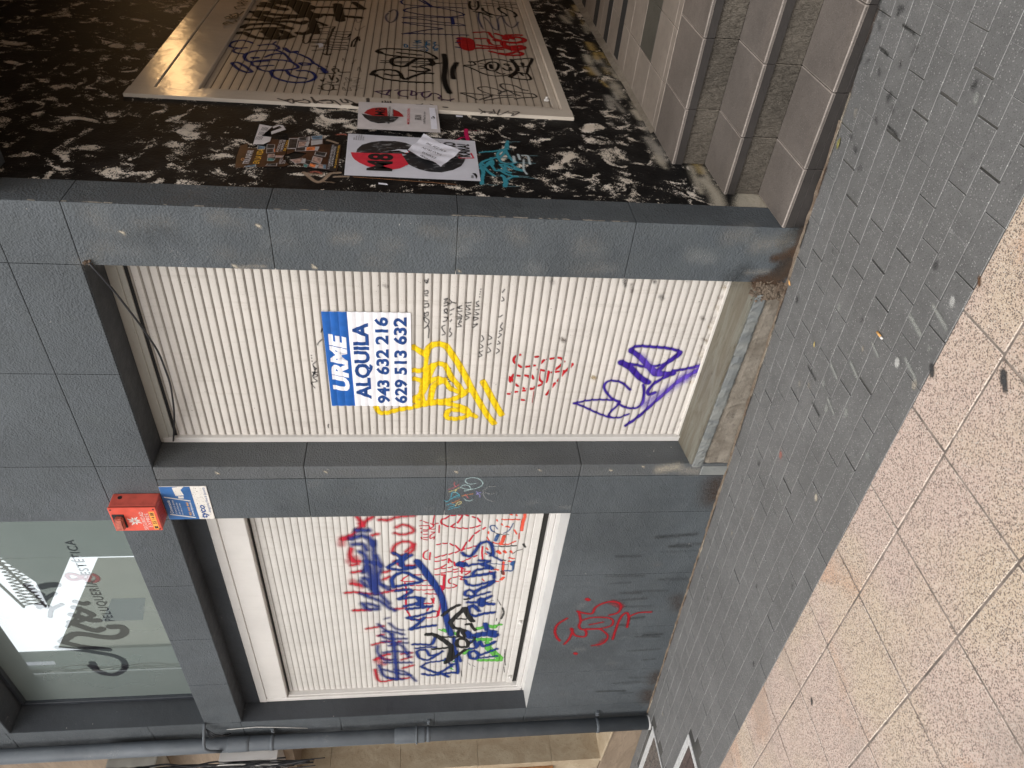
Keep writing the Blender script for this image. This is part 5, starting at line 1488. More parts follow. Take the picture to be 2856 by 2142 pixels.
mb = MB(); mb.box(-5.85, -3.38, .196, .215, 2.864, 2.870); mb.build('brush_seal', M['brush'], win)
mb = MB()
mb.box(-5.909, -3.38, 0.162, 0.24, 1.012, 1.045, .003); mb.box(-5.909, -3.38, 0.150, 0.24, .979, 1.011, .003)
mb.build('bottom_rail', M['frame_white'], win)
mb = MB(); mb.prism([(-5.91, .003, .9765), (-3.392, .003, .9765), (-3.392, .149, .985), (-5.91, .149, .985)], (0, 0, -.001))
mb.build('sill_sheet', M['sill_paint'], win)
for ly, mt, lb, li in (('win_marker', 'marker', 'red marker scribbles', .0008), ('win_flaky', 'flaky', 'flaking orange red and dark paint', .0009), ('win_red', 'spray', 'red sprayed letters', .0010), ('win_green', 'flaky', 'flaking green paint patch', .0012), ('win_blue', 'spray', 'dense blue sprayed scrawl over red letters', .0015), ('win_writing', 'spray', 'blue sprayed handwriting', .0018), ('win_black', 'marker', 'thick black tag', .0022)):
    paint('graffiti_tag', PAINT[ly], M[mt], win, lb, li, 0.004 if mt != 'spray' else 0.006)

# ---- grey wall marks
SURF['wall'] = (lambda a, z, o: (a, 0.0 - o, z), None)
SURF['bw'] = (lambda a, z, o: (-1.475 + o, a, z), None)
SURF['fr3'] = (lambda a, z, o: (-1.4585 + o, a, z), None)
paint('graffiti_tag', PAINT['wall_red'], M['spray'], shop, 'red spray tag on the wall under the window', .0012, .005)
paint('chalk_scribble', PAINT['wall_chalk'], M['chalk'], shop, 'multicoloured chalk scribble on the middle pier', .0012, .004)
st = {}; rr = random.Random(5)
for _ in range(26):   # rubbed and scraped marks on the apron
    x = rr.uniform(-5.75, -3.5); z_ = rr.uniform(.08, .55); l = rr.uniform(60, 260)
    smear(st, 'wall', rr.choice(['grime_or_shade', 'grime_or_shade', 'damp']), rr.uniform(6, 26), rr.uniform(6, 20), [(x * 1000, z_ * 1000 + l / 2), (x * 1000 + rr.uniform(-15, 25), z_ * 1000 - l / 2)], rr.uniform(.15, .45))
for x, w, h in ((-5.80, 170, 90), (-5.5, 120, 60), (-3.2, 200, 60), (-4.4, 60, 110)):
    smear(st, 'wall', 'brown', w * .6, 90, [(x * 1000 - 60, 1000 * gz(x) + 20), (x * 1000 + 60, 1000 * gz(x) + h * .6)], .5)
paint('grime_or_shade', st, M['flaky'], shop, 'dark rubbed stains low on the wall', .0006, .012)
st = {}
for pts, w, s_, c, o_ in (([(-1752, 345), (-1735, 300), (-1700, 262), (-1650, 235)], 80, 26, 'brown', .75), ([(-1740, 275), (-1640, 228), (-1600, 226)], 40, 20, 'brown', .7), ([(-1700, 270), (-1610, 245)], 60, 34, 'grime_or_shade', .6), ([(-1622, 318), (-1612, 285), (-1585, 262)], 42, 16, 'brown', .7),
                          ([(-1740, 480), (-1700, 440)], 60, 50, 'grime_or_shade', .35), ([(-1600, 236), (-1480, 240)], 34, 12, 'brown', .7), ([(-1540, 300), (-1490, 265)], 60, 26, 'grime_or_shade', .55), ([(-1560, 420), (-1535, 300)], 60, 50, 'pale', .25), ([(-1700, 420), (-1690, 330)], 20, 16, 'pale', .25)):
    smear(st, 'wall', c, w, s_, pts, o_)
paint('grime_or_shade', st, M['flaky'], shop, 'brown crumbling stain at the foot of the right pier', .0006, .008)
st = {}; rr = random.Random(15)
for _ in range(34):
    x = rr.uniform(-1.74, -1.49); z_ = rr.uniform(.45, 3.4); l = rr.uniform(20, 90)
    smear(st, 'wall', rr.choice(['pale', 'pale', 'greyw', 'grime_or_shade']), rr.uniform(20, 70), rr.uniform(30, 60), [(x * 1000, z_ * 1000), (x * 1000 + rr.uniform(-20, 20), z_ * 1000 + l)], rr.uniform(.05, .13))
for _ in range(22):
    x = rr.choice([rr.uniform(-3.38, -2.98), rr.uniform(-5.7, -3.5)]); z_ = rr.uniform(.3, 3.2) if x > -3.39 else rr.uniform(.2, .9); l = rr.uniform(10, 50)
    smear(st, 'wall', rr.choice(['pale', 'greyw', 'grime_or_shade']), rr.uniform(10, 40), rr.uniform(20, 40), [(x * 1000, z_ * 1000), (x * 1000 + rr.uniform(-20, 20), z_ * 1000 + l)], rr.uniform(.05, .13))
for x, z_ in ((-3.015, 2.9), (-3.012, 2.35), (-3.02, 1.66), (-3.012, 1.2), (-3.017, .8), (-2.99, .62), (-1.735, 2.30), (-1.74, 2.62), (-1.60, 3.02), (-1.55, 2.5), (-1.735, 1.7)):
    smear(st, 'wall', 'limew', rr.uniform(7, 14), 3, [(x * 1000, z_ * 1000), (x * 1000 + 5, z_ * 1000 + 5)], .85)
smear(st, 'wall', 'pale', 9, 5, [(-1738, 2500), (-1742, 2620)], .6); smear(st, 'wall', 'limew', 60, 26, [(-2990, 430), (-3010, 520)], .45); smear(st, 'wall', 'pale', 50, 30, [(-3020, 380), (-3030, 300)], .4)
paint('scuff_marks', st, M['flaky'], shop, 'pale chalky scuffs on the grey paint', .0005, .010)
st = {}; rr = random.Random(8)
for k in range(60):   # chipped paint along the arris of the right pier
    z_ = rr.uniform(1.0, 1.75) if k < 44 else rr.uniform(2.2, 3.4)
    smear(st, 'bw', 'pale', rr.uniform(3, 8), 2, [(rr.uniform(.5, 5), z_ * 1000), (rr.uniform(.5, 6), z_ * 1000 + rr.uniform(5, 30))], .9)
SURF['bw'] = (lambda a, z, o: (-1.472 + o, a, z), None)
paint('chipped_edge', st, M['stain'], shop, 'pale chipped paint along the pier edge', .0012, .003)
SURF['bw'] = (lambda a, z, o: (-1.475 + o, a, z), None)

# ---- entrance side wall, painted black over pale plaster
mb = MB(); X0 = -1.475; q = lambda ya, yb, za, zb_: mb.poly([(X0, ya, za), (X0, yb, za), (X0, yb, zb_), (X0, ya, zb_)])
q(.1782, 1.10, .2, 4.75); q(1.10, 3.62, .2, 1.10); q(1.10, 3.62, 3.26, 4.75); q(3.62, 6.9, .2, 4.75)
mb.box(-1.76, -1.55, .1782, 1.1, .2, 4.75); mb.box(-1.76, -1.55, 1.1, 6.9, .2, 1.1); mb.box(-1.76, -1.55, 1.1, 6.9, 3.26, 4.75); mb.box(-1.76, -1.55, 3.62, 6.9, 1.1, 3.26)
blackwall = mb.build('entrance_side_wall', M['black'], shop, fixn=False)
for ly, lb in (('bw_teal', 'teal drippy tag below the posters'), ('bw_magenta', 'magenta stroke behind the big poster'), ('bw_tan', 'tan brush strokes below the leaflets')):
    paint('graffiti_tag', PAINT[ly], M['marker'] if ly != 'bw_tan' else M['spray'], blackwall, lb, .0010, .004)
st = {}; rr = random.Random(12)
for k in range(46):   # bare and ochre flaked plaster along the foot of the wall
    y = rr.uniform(.18, 3.2); base = .338 if y < .28 else .51 if y < .57 else .68
    c = rr.choice(['ochre', 'limew', 'limew', 'pale', 'ochre']) if y > 1.4 or y < .6 else rr.choice(['limew', 'pale'])
    hgt = rr.uniform(.01, .05) if y < 1.2 else rr.uniform(.02, .17)
    smear(st, 'bw', c, rr.uniform(14, 50), rr.uniform(16, 34), [((y - rr.uniform(.02, .10)) * 1000, (base + hgt) * 1000), ((y + rr.uniform(.02, .10)) * 1000, (base + hgt + rr.uniform(-.02, .03)) * 1000)], rr.uniform(.5, .9))
for pts, w in (([(185, 560), (300, 545), (420, 560)], 60), ([(190, 440), (280, 400)], 90), ([(195, 345), (300, 360)], 60), ([(300, 610), (560, 585)], 24)):
    smear(st, 'bw', 'limew', w, 26, pts, .85)
paint('flaked_plaster', st, M['flaky'], blackwall, 'bare plaster and ochre patches above the steps', .0007, .008)
mb = MB(); rr = random.Random(31)
ys_ = np.linspace(.93, 6.0, 60); pr = None
for y in ys_:   # cove of mortar between wall and landing
    r = [mb.bm.verts.new(p) for p in ((X0 + .0005, y, .676 + .022 + .03 * max(0, min(1, (y - 1.4) / 2)) + rr.uniform(-.004, .004)), (X0 + .010, y, .684 + rr.uniform(-.003, .003)), (X0 + .018 + rr.uniform(-.004, .004), y, .6755))]
    if pr:
        for i in range(2): mb.bm.faces.new((pr[i], r[i], r[i + 1], pr[i + 1]))
    pr = r
mb.build('mortar_cove', M['rubble'] if False else M['concrete'], blackwall, smooth=True)

# ---- side shutter inside the entrance
SURF['sh3'] = (lambda a, z, o: (-1.4945 + o, a, z), Slats(1.166, 0.0452, 'side'))
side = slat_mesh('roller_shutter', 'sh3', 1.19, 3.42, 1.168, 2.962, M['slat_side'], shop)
side["label"] = 'ivory entrance shutter with black, blue and red graffiti'
for parts_ in (((1.043, 1.145, .0165), (1.146, 1.20, .004)), ((3.40, 3.46, .004), (3.461, 3.62, .0165))):
    mb = MB()
    for y0, y1, d in parts_: mb.box(-1.53, -1.475 + d, y0, y1, 1.078 if d > .01 else 1.17, 3.285 if d > .01 else 2.962, .003)
    mb.build('guide_rail', M['frame_cream'], side)
mb = MB(); mb.box(-1.53, -1.462, 1.1455, 3.46, 3.168, 3.284, .004); mb.box(-1.53, -1.468, 1.1455, 3.46, 2.964, 3.167, .004); mb.build('shutter_box', M['frame_cream'], side)
mb = MB(); mb.box(-1.53, -1.462, 1.1455, 3.46, 1.079, 1.130, .004); mb.box(-1.53, -1.480, 1.1455, 3.46, 1.131, 1.166, .003); mb.build('bottom_rail', M['frame_cream'], side)
mb = MB(); mb.box(-1.49, -1.478, 1.32, 1.345, 1.172, 1.20, .004); mb.tube([(-1.479, 1.333, 1.186), (-1.466, 1.333, 1.186)], .008, 10); mb.build('lock', M['frame_white'], side)
for ly, mt, lb, li in (('sh3_black', 'spray', 'large black sprayed letters', .0009), ('sh3_marker', 'marker', 'black marker scribbles', .0012), ('sh3_blue', 'spray', 'blue cartoon outline and tall blue letters', .0014), ('sh3_cyan', 'marker', 'small cyan marker tag', .0014), ('sh3_ruso', 'spray', 'black rounded letters and exclamation stroke', .0016), ('sh3_red', 'spray', 'red sprayed tag', .0016), ('sh3_rocket', 'marker', 'black outlined smiling rocket drawing', .0018), ('sh3_outline', 'marker', 'thin grey outlined tag', .0016), ('sh3_violet', 'marker', 'violet marker letters along the edge', .0016)):
    paint('graffiti_tag', PAINT[ly], M[mt], side, lb, li, 0.005)
paint('marker_writing', PAINT['fr3_writing'], M['marker'], side, 'black marker writing on the frame', .0008, 0.004)
mb = MB(); mb.prism([(-1.4895, 2.03, 2.49), (-1.4895, 2.01, 2.455), (-1.478, 2.00, 2.44), (-1.486, 2.035, 2.46)], (.0008, 0, 0)); mb.prism([(-1.478, 2.00, 2.44), (-1.4895, 1.99, 2.44), (-1.4895, 1.96, 2.46), (-1.47, 1.98, 2.465)], (.0008, 0, 0)); mb.build('torn_tape', M['paper2'], side)

# ---- rest of the entrance passage (ceiling, far walls, front beam)
mb = MB(); mb.box(-1.55, 2.0, .30, 7.2, 4.45, 4.9); mb.build('ceiling', M['white_wall'], shop)
mb = MB(); mb.box(-1.47, 2.4, .0, .30, 3.52, 5.75); mb.build('lintel', M['grey'], shop)
mb = MB(); mb.box(0.95, 1.3, .0, 6.9, -.2, 4.72); mb.box(-1.55, 2.1, 6.9, 7.1, .3, 4.72); mb.build('passage_wall', M['white_wall'], shop)
mb = MB(); mb.box(1.3, 9.0, .0, .4, -.2, 5.75); mb.build('front_wall', M['grey'], shop)
mb = MB(); mb.box(-6.2, 9.0, .45, 7.4, 5.75, 9.0); mb.box(-6.2, 9, .02, .45, 5.751, 9.0); mb.build('upper_storey', M['grey'], shop)
mb = MB(); mb.box(-6.2, -1.80, .55, 7.2, -.3, 5.7); mb.build('inner_core', M['gap'], shop)

# ================================================================== ENTRANCE STEPS
steps = thing('entrance_steps', 'brown porcelain tiled steps rising into the passage beside the black wall', 'steps', (0.1, 0.3, gz(0.1)))
XJ = [-1.474] + [-1.207 + .3055 * k for k in range(0, 7)] + [.949]
rr = random.Random(2); T_ = lambda: .5 + rr.gauss(0, .03)
LV = [(0.0, .338), (.283, .508), (.572, .675)]
for i, (yn, zt) in enumerate(LV):
    yb = LV[i + 1][0] + .02 if i < 2 else .925
    mb = MB()
    for a, b in zip(XJ, XJ[1:]): mb.box(a + .0012, b - .0012, yn, yb, zt - .016, zt, .0045, 3, tone=T_())
    tr = mb.build('tread', M['tile'], steps, fixn=False)
    mb = MB()
    for a, b in zip(XJ, XJ[1:]): mb.box(a + .0012, b - .0012, yn + .003, yn + .03, zt - .052, zt - .0165, .001, tone=T_())
    mb.build('nosing', M['tile_nose'], tr, fixn=False)
    zl = (LV[i - 1][1] + .001) if i else -.1
    mb = MB()
    for a, b in zip(XJ, XJ[1:]): mb.box(a + .0015, b - .0015, yn + (.016 if i else .006), yn + .05, zl, zt - .0535, .002, tone=T_())
    mb.build('riser', M['tile_rough'] if i else M['tile_nose'], steps, fixn=False)
mb = MB(); mb.box(-1.474, .949, .07, 6.9, -.1, .31); mb.box(-1.474, .949, .35, 6.9, .311, .485); mb.box(-1.474, .949, .64, 6.9, .486, .655); mb.build('core', M['grout'], steps)
mb = MB(); ysl = [.928, .992] + [.992 + .2555 * k for k in range(1, 24)]
XL = [-1.474, -1.228] + [-1.228 + .2555 * k for k in range(1, 9)]
for j in range(len(ysl) - 1):
    for a, b in zip(XL, XL[1:]):
        if j == 2 and -1.3 < a < -.9: continue
        mb.box(a + .0012, b - .0012, ysl[j] + .0012, ysl[j + 1] - .0012, .655, .675, .001, tone=T_())
land = mb.build('landing', M['tile_land'], steps, fixn=False)
mb = MB()
for a, b in zip(XL, XL[1:]):
    if -1.3 < a < -.9: mb.box(a + .0012, b - .0012, ysl[2] + .0012, ysl[3] - .0012, .655, .675, .001, tone=T_())
mb.build('replaced_tile', M['tile_grey'], land, fixn=False)
mb = MB()
for y0, y1, x0 in ((1.93, 2.035, -1.44), (2.28, 2.385, -1.45), (2.655, 2.77, -1.46), (3.12, 3.25, -1.46), (3.6, 3.73, -1.46)): mb.box(x0, .9, y0, y1, .6755, .6775)
mb.build('dark_strip', M['brush'], land, fixn=False)

# warm lamp under the passage ceiling (its reflection shows on the shutter box)
lamp = thing('ceiling_lamp', 'warm ceiling lamp deep inside the dark entrance passage', 'lamp', (.05, 5.4, 4.45))
mb = MB(); mb.box(-.38, .48, 5.0, 5.8, 4.36, 4.449, .01, 2); mb.build('lamp_body', M['frame_white'], lamp)
mb = MB(); mb.box(-.35, .45, 5.03, 5.77, 4.335, 4.3595, .01, 2); mb.build('diffuser', M['lampglow'], lamp)
# ================================================================== THINGS ON THE FACADE
# ---- to-let banner stuck across the slats
ban = thing('rental_banner', 'blue and white to-let banner stuck on the cream door shutter above the yellow tag', 'banner', (-2.4, .19, 1.9))
dsl = SURF['door'][1]
def drape(y_lift):
    def f(bm):
        zs = [v.co.z for v in bm.verts]
        for z_ in dsl.rows(min(zs) - .001, max(zs) + .001)[1:-1]:
            bmesh.ops.bisect_plane(bm, geom=bm.verts[:] + bm.edges[:] + bm.faces[:], plane_co=(0, 0, z_), plane_no=(0, 0, 1))
        for v in bm.verts: v.co.y = 0.1945 - y_lift - ripple(v.co.z)
    return f
def ripple(z_):
    t_ = ((z_ - dsl.z0) / dsl.p) % 1.0
    return .0022 + .0030 * (1 - abs(2 * (t_ - .58)) ** 1.6)
def sheet(name, pts, mat, y_lift):
    bm = bmesh.new(); bm.faces.new([bm.verts.new((x, .19, z_)) for x, z_ in pts]); drape(y_lift)(bm)
    bmesh.ops.recalc_face_normals(bm, faces=bm.faces[:])
    me = bpy.data.meshes.new(name); bm.to_mesh(me); bm.free(); return link(name, me, mat, ban)
BX0, BX1 = -2.707, -2.098
sheet('banner_sheet', [(BX0, 1.900), (BX1, 1.908), (BX1, 2.324), (BX0, 2.316)], M['vinyl'], .0012)
sheet('blue_band', [(BX0 + .001, 2.196), (BX1 - .001, 2.206), (BX1 - .001, 2.3235), (BX0 + .001, 2.3155)], M['blue'], .0018)
def btext(s, x0, x1, z0, z1, mat, bold, slant=0.0):
    text('lettering', s, mat, ban, (x0, .19, z0), (1, 0, 0), (0, 0, 1), x1 - x0, z1 - z0, bold, slant, drape(.0025))
btext('URME', -2.600, -2.230, 2.216, 2.300, M['vinyl'], .055, .2)
btext('ALQUILA', -2.655, -2.16, 2.096, 2.186, M['navy'], .04)
btext('943 632 216', -2.685, -2.125, 2.014, 2.080, M['navy'], .034)
btext('629 513 632', -2.685, -2.125, 1.925, 1.991, M['navy'], .034)

# ---- alarm siren box
al = thing('alarm_box', 'faded red alarm siren box with a lamp, fixed above the blue sign', 'alarm box', (-3.255, 0, 3.22))
AX0, AX1, AZ0, AZ1, AY = -3.352, -3.165, 3.219, 3.452, -.088
mb = MB(); mb.box(AX0, AX1, AY, -.001, AZ0, AZ1, .006, 2); case = mb.build('case', M['red'], al)
mb = MB(); mb.box(AX0 + .002, AX1 - .002, AY - .004, AY + .001, AZ0 + .002, AZ1 - .002, .001); mb.build('gasket', M['dark'], case)
mb = MB(); mb.box(AX0 - .001, AX1 + .001, AY - .013, AY - .0035, AZ0 - .001, AZ1 + .001, .003, 2); lid = mb.build('lid', M['redface'], al)
LY = AY - .0132
mb = MB()
mb.prism([(-3.318, LY, 3.392), (-3.225, LY, 3.388), (-3.222, LY, 3.425), (-3.318, LY, 3.437)], (0, -.028, 0)); bmesh.ops.bevel(mb.bm, geom=mb.bm.edges[:], offset=.006, segments=2, affect='EDGES')
mb.build('strobe_lamp', M['redlamp'], al)
mb = MB(); mb.box(-3.324, -3.214, LY - .004, LY + .002, 3.384, 3.444, .003); mb.build('lamp_collar', M['dark'], al)
for x in (AX0 + .012, AX1 - .012):
    for z_ in (AZ0 + .012, AZ1 - .012):
        mb = MB(); mb.tube([(x, LY + .002, z_), (x, LY - .002, z_)], .0045, 10); mb.build('screw', M['dark'], lid)
mb = MB(); mb.tube([(AX1 - .001, -.03, 3.41), (AX1 + .0015, -.03, 3.41)], .011, 14); mb.build('cable_hole', M['dark'], case)
mb = MB()
for k in range(5):
    y = -.022 - .013 * k; mb.box(-3.32, -3.20, y - .003, y + .003, AZ0 - .0008, AZ0 + .003)
mb.build('vent_slots', M['crimson_dk'], case)
mb = MB(); ctr = (-3.27, 3.342)
for k in range(8):
    a = k * pi / 4 + .25; ln = .038 if k % 2 else .030; w_ = .0042
    p = [(ctr[0] + cos(a) * r - sin(a) * s_, LY - .0004, ctr[1] + sin(a) * r + cos(a) * s_) for r, s_ in ((.008, -w_), (ln, -w_ * .6), (ln, w_ * .6), (.008, w_))]
    mb.poly(p)
    p = [(ctr[0] + cos(a + .28) * r - sin(a + .28) * s_, LY - .0004, ctr[1] + sin(a + .28) * r + cos(a + .28) * s_) for r, s_ in ((.006, -.0016), (ln * .75, -.0016), (ln * .75, .0016), (.006, .0016))]
    mb.poly(p)
mb.build('star_emblem', M['signwhite'], lid)
U = ((1, 0, 0), (0, 0, 1))
text('lettering', 'SEGURIDAD', M['signwhite'], lid, (-3.345, LY - .0004, 3.287), *U, .15, .0195, -.008)
text('lettering', 'EXPRES', M['signwhite'], lid, (-3.322, LY - .0004, 3.263), *U, .112, .0185, -.008)
mb = MB(); mb.box(-3.343, -3.195, LY - .0008, LY + .001, 3.2305, 3.2585, .0003); stk = mb.build('phone_sticker', M['orange'], lid)
text('lettering', '55 14 88', M['ink'], lid, (-3.296, LY - .0012, 3.235), *U, .094, .0185, .012)
mb = MB()
for a in range(2): mb.poly([(-3.336 + .0, LY - .0012, 3.236 + .009 * a), (-3.314, LY - .0012, 3.236 + .009 * a), (-3.318 + .002 * a, LY - .0012, 3.244 + .009 * a), (-3.332 - .002 * a, LY - .0012, 3.244 + .009 * a)])
mb.build('phone_symbol', M['ink'], lid)

# ---- security company sign
sg = thing('security_sign', 'faded blue and speckled white alarm company sign under the red siren box', 'sign', (-3.25, 0, 2.98))
SX0, SX1, SZ0, SZ1 = -3.386, -3.111, 2.976, 3.215
mb = MB(); mb.box(SX0, SX1, -.0045, -.0005, SZ0, SZ1, .0008); mb.build('sign_plate', M['signwhite'], sg)
mb = MB(); mb.poly([(SX0 + .001, -.0049, 3.057), (SX1 - .001, -.0049, 3.059), (SX1 - .001, -.0049, SZ1 - .001), (SX0 + .001, -.0049, SZ1 - .001)]); mb.build('blue_field', M['signblue'], sg)
SY = -.0053
mb = MB()
for a, b in (((-3.195, 3.204), (-3.229, 3.076)), ((-3.340, 3.202), (-3.371, 3.074))):
    mb.poly([(a[0] - .004, SY, a[1]), (b[0] - .004, SY, b[1]), (b[0] + .004, SY, b[1]), (a[0] + .004, SY, a[1])])
mb.build('slash_marks', M['signwhite'], sg)
mb = MB()
mb.poly([(-3.119, SY, 3.149), (-3.187, SY, 3.143), (-3.181, SY, 3.100), (-3.137, SY, 3.109)]); mb.poly([(-3.119, SY, 3.149), (-3.137, SY, 3.109), (-3.112, SY, 3.088), (-3.112, SY, 3.117)])
mb.poly([(-3.189, SY, 3.132), (-3.189, SY, 3.104), (-3.207, SY, 3.105), (-3.207, SY, 3.132)])
mb.build('camera_symbol', M['signwhite'], sg)
for s, x0, x1, z0, h, mt, bd in (('Conectada', -3.332, -3.222, 3.181, .016, 'white', .012), ('a central de alarmas', -3.337, -3.22, 3.163, .010, 'white', 0), ('con verificación', -3.341, -3.243, 3.147, .010, 'white', 0), ('de vídeo y audio', -3.345, -3.248, 3.131, .010, 'white', 0),
                                 ('902 444 440', -3.352, -3.240, 3.090, .0125, 'amber', .012), ('www.tyco.es', -3.357, -3.241, 3.073, .0125, 'white', .006), ('tyco', -3.375, -3.264, 3.001, .041, 'signtext', .03), ('Integrated Fire & Security', -3.325, -3.118, 2.983, .016, 'signtext', 0)):
    text('lettering', s, M[mt], sg, (x0, SY, z0), *U, x1 - x0, h, bd, .15)

# ---- downpipe
dp = thing('downpipe', 'grey painted round drainpipe at the left end of the shop facade', 'drainpipe', (-6.14, -.068, gz(-6.14)))
PX, PY, PR = -6.142, -.068, .056
mb = MB(); mb.tube([(PX, PY, gz(PX) + .012), (PX, PY, 5.8)], PR, 36); mb.build('pipe', M['pipe'], dp)
mb = MB(); mb.tube([(PX, PY, 1.79), (PX, PY, 1.80), (PX, PY, 2.03), (PX, PY, 2.035)], [.0605, .0618, .0618, .058], 36); mb.build('coupling', M['pipe'], dp)
mb = MB(); mb.tube([(PX, PY, gz(PX) - .01), (PX, PY, gz(PX) + .014)], .0585, 36); mb.build('foot_collar', M['lightconc'], dp)
for z_, rg in ((.36, 0), (1.765, 0), (1.86, 1), (2.99, 0)):
    mb = MB()
    if rg: mb.tube([(PX + .064 * cos(a), PY + .064 * sin(a), z_) for a in np.linspace(0, 2 * pi, 33)], .0085, 8, cap=False)
    else:
        mb.tube([(PX, PY, z_ - .014), (PX, PY, z_ + .014)], PR + .0035, 36)
        mb.box(PX + .045, PX + .105, -.016, .012, z_ - .013, z_ + .013, .003); mb.tube([(PX + .085, -.012, z_), (PX + .085, -.026, z_)], .009, 8)
    mb.build('bracket', M['pipe'], dp)
mb = MB(); mb.tube([(PX, PY, 3.16), (PX, PY, 3.19), (PX, PY, 3.32), (PX, PY, 3.33)], [.056, .0585, .0585, .056], 36); mb.build('joint_sleeve', M['pipe'], dp)
# bent conduit over the pipe
cd = thing('cable_conduit', 'short grey bent conduit crossing in front of the drainpipe below the upper window', 'conduit', (-6.0, -.05, 3.45))
mb = MB(); mb.tube([(-5.885, -.008, 3.475), (-5.93, -.05, 3.478), (-6.00, -.115, 3.478), (-6.03, -.142, 3.47), (-6.05, -.150, 3.44), (-6.075, -.142, 3.405), (-6.12, -.128, 3.37)], .0115, 12); mb.build('conduit_pipe', M['pipe'], cd)
mb = MB(); rr = random.Random(4)
for k in range(4): mb.tube([(-5.93 - .02 * k, -.03, 3.47), (-5.97, -.06 - .01 * k, 3.40 + .01 * k), (-6.02, -.05, 3.33 + .02 * k), (-6.05, -.02, 3.30)], .0035, 6)
mb.build('loose_wires', M['cable'], cd)
mb = MB(); mb.tube([(-6.0, -.012, 3.33), (-5.985, -.011, 3.1), (-6.01, -.013, 2.9), (-6.05, -.012, 2.72)], .003, 6); tag(mb.build('thin_wire', M['cablew']), 'thin pale wire running down beside the drainpipe at the beam', 'wire')

# ---- cable slung across the door corner
cb = thing('slung_cable', 'slack dark cable slung across the top corner of the cream door shutter', 'cable', (-2.3, .05, 3.1))
ptsc = catmull([(-1.733, -0.012, 3.177), (-1.864, 0.011, 3.136), (-1.978, 0.031, 3.108), (-2.088, 0.048, 3.082), (-2.255, 0.073, 3.052), (-2.398, 0.093, 3.05), (-2.497, 0.107, 3.054), (-2.641, 0.125, 3.074), (-2.736, 0.137, 3.092), (-2.849, 0.15, 3.12), (-2.937, 0.16, 3.143)], .03)
mb = MB(); mb.tube([tuple(p) for p in ptsc], .0046, 10); mb.build('cable_run', M['cable'], cb)
mb = MB(); rr = random.Random(6); lumps(mb, 9, (-1.748, -1.728), (-.010, -.002), (3.17, 3.205), (.004, .008)); mb.build('plaster_fixing', M['rubble'], cb)

# ================================================================== PAPER ON THE BLACK WALL   (X outwards, Y into the passage)
BWX = -1.475; UB = ((0, 1, 0), (0, 0, 1))
def flat(name, pts, mat, parent, lift): 
    mb = MB(); mb.poly([(BWX + lift, a / 1000.0, b / 1000.0) for a, b in pts]); return mb.build(name, mat, parent)
def flats(name, polys, mat, parent, lift):
    mb = MB()
    for pts in polys: mb.poly([(BWX + lift, a / 1000.0, b / 1000.0) for a, b in pts])
    return mb.build(name, mat, parent)
def paper(name, corners, mat, parent, lift=.002, wav=.0012, nu=14, nv=18, curl=0.0, thick=.0004):
    bl, br, tr, tl = [np.array(c, float) / 1000 for c in corners]; mb = MB(); V = []
    for j in range(nv + 1):
        for i in range(nu + 1):
            u, v = i / nu, j / nv; p = bl * (1 - u) * (1 - v) + br * u * (1 - v) + tr * u * v + tl * (1 - u) * v
            d = wav * (sin(u * 7 + v * 3) * .5 + sin(v * 11 - u * 4) * .35) + curl * (max(0, u - .85) * max(0, .2 - v)) * 30
            V.append(mb.bm.verts.new((BWX + lift + wav + d, p[0], p[1])))
    for j in range(nv):
        for i in range(nu):
            k = j * (nu + 1) + i; mb.bm.faces.new((V[k], V[k + 1], V[k + nu + 2], V[k + nu + 1]))
    return mb.build(name, mat, parent, smooth=True)
# big poster
bp = thing('wall_poster', 'large grey M8 poster with red and black discs glued on the black wall', 'poster', (BWX, .53, 1.6))
paper('sheet', [(314, 1607), (728, 1610), (742, 2204), (317, 2190)], M['paper'], bp, .0012, .0008, 12, 16)
flats('photo_disc', [[(542, 2154), (577, 2152), (623, 2134), (657, 2093), (677, 2044), (681, 1981), (667, 1937), (641, 1905), (614, 1886), (551, 1874), (541, 1929), (549, 1953), (542, 2051)],
                     [(529, 1947), (482, 1932), (445, 1920), (427, 1903), (400, 1873), (381, 1829), (380, 1775), (408, 1724), (452, 1686), (502, 1670), (534, 1665), (546, 1719), (557, 1812), (554, 1905)]], M['photo'], bp, .0034)
flat('red_segment', [(539, 2178), (498, 2169), (469, 2157), (440, 2135), (407, 2098), (390, 2044), (385, 1991), (402, 1956), (445, 1920), (482, 1932), (529, 1947), (549, 1953), (542, 2051)], M['pink_print'], bp, .0037)
flats('red_outline', [[(528, 1692), (535, 1622), (591, 1633), (588, 1640), (541, 1630), (535, 1690)], [(546, 1936), (566, 1930), (596, 1917), (627, 1899), (622, 1893), (592, 1909), (560, 1924)], [(528, 1692), (560, 1688), (560, 1692), (533, 1697)]], M['pink_print'], bp, .0037)
text('lettering', 'M8', M['ink'], bp, (BWX + .0042, .368, 1.988), *UB, .170, .113, .035)
text('lettering', 'BATU', M['ink'], bp, (BWX + .0042, .556, 1.770), *UB, .140, .058, .028)
text('lettering', 'BORRO', M['ink'], bp, (BWX + .0042, .530, 1.704), *UB, .166, .058, .028)
text('lettering', 'KARA!', M['ink'], bp, (BWX + .0042, .546, 1.640), *UB, .137, .058, .028)
for k, s in enumerate(('8M', 'EMAKUME', 'LANGILEON', 'NAZIOARTEKO', 'EGUNA')): text('lettering', s, M['ink'], bp, (BWX + .0042, .672, 2.170 - .0105 * k), *UB, .012 + .006 * len(s) ** .9, .006, 0)
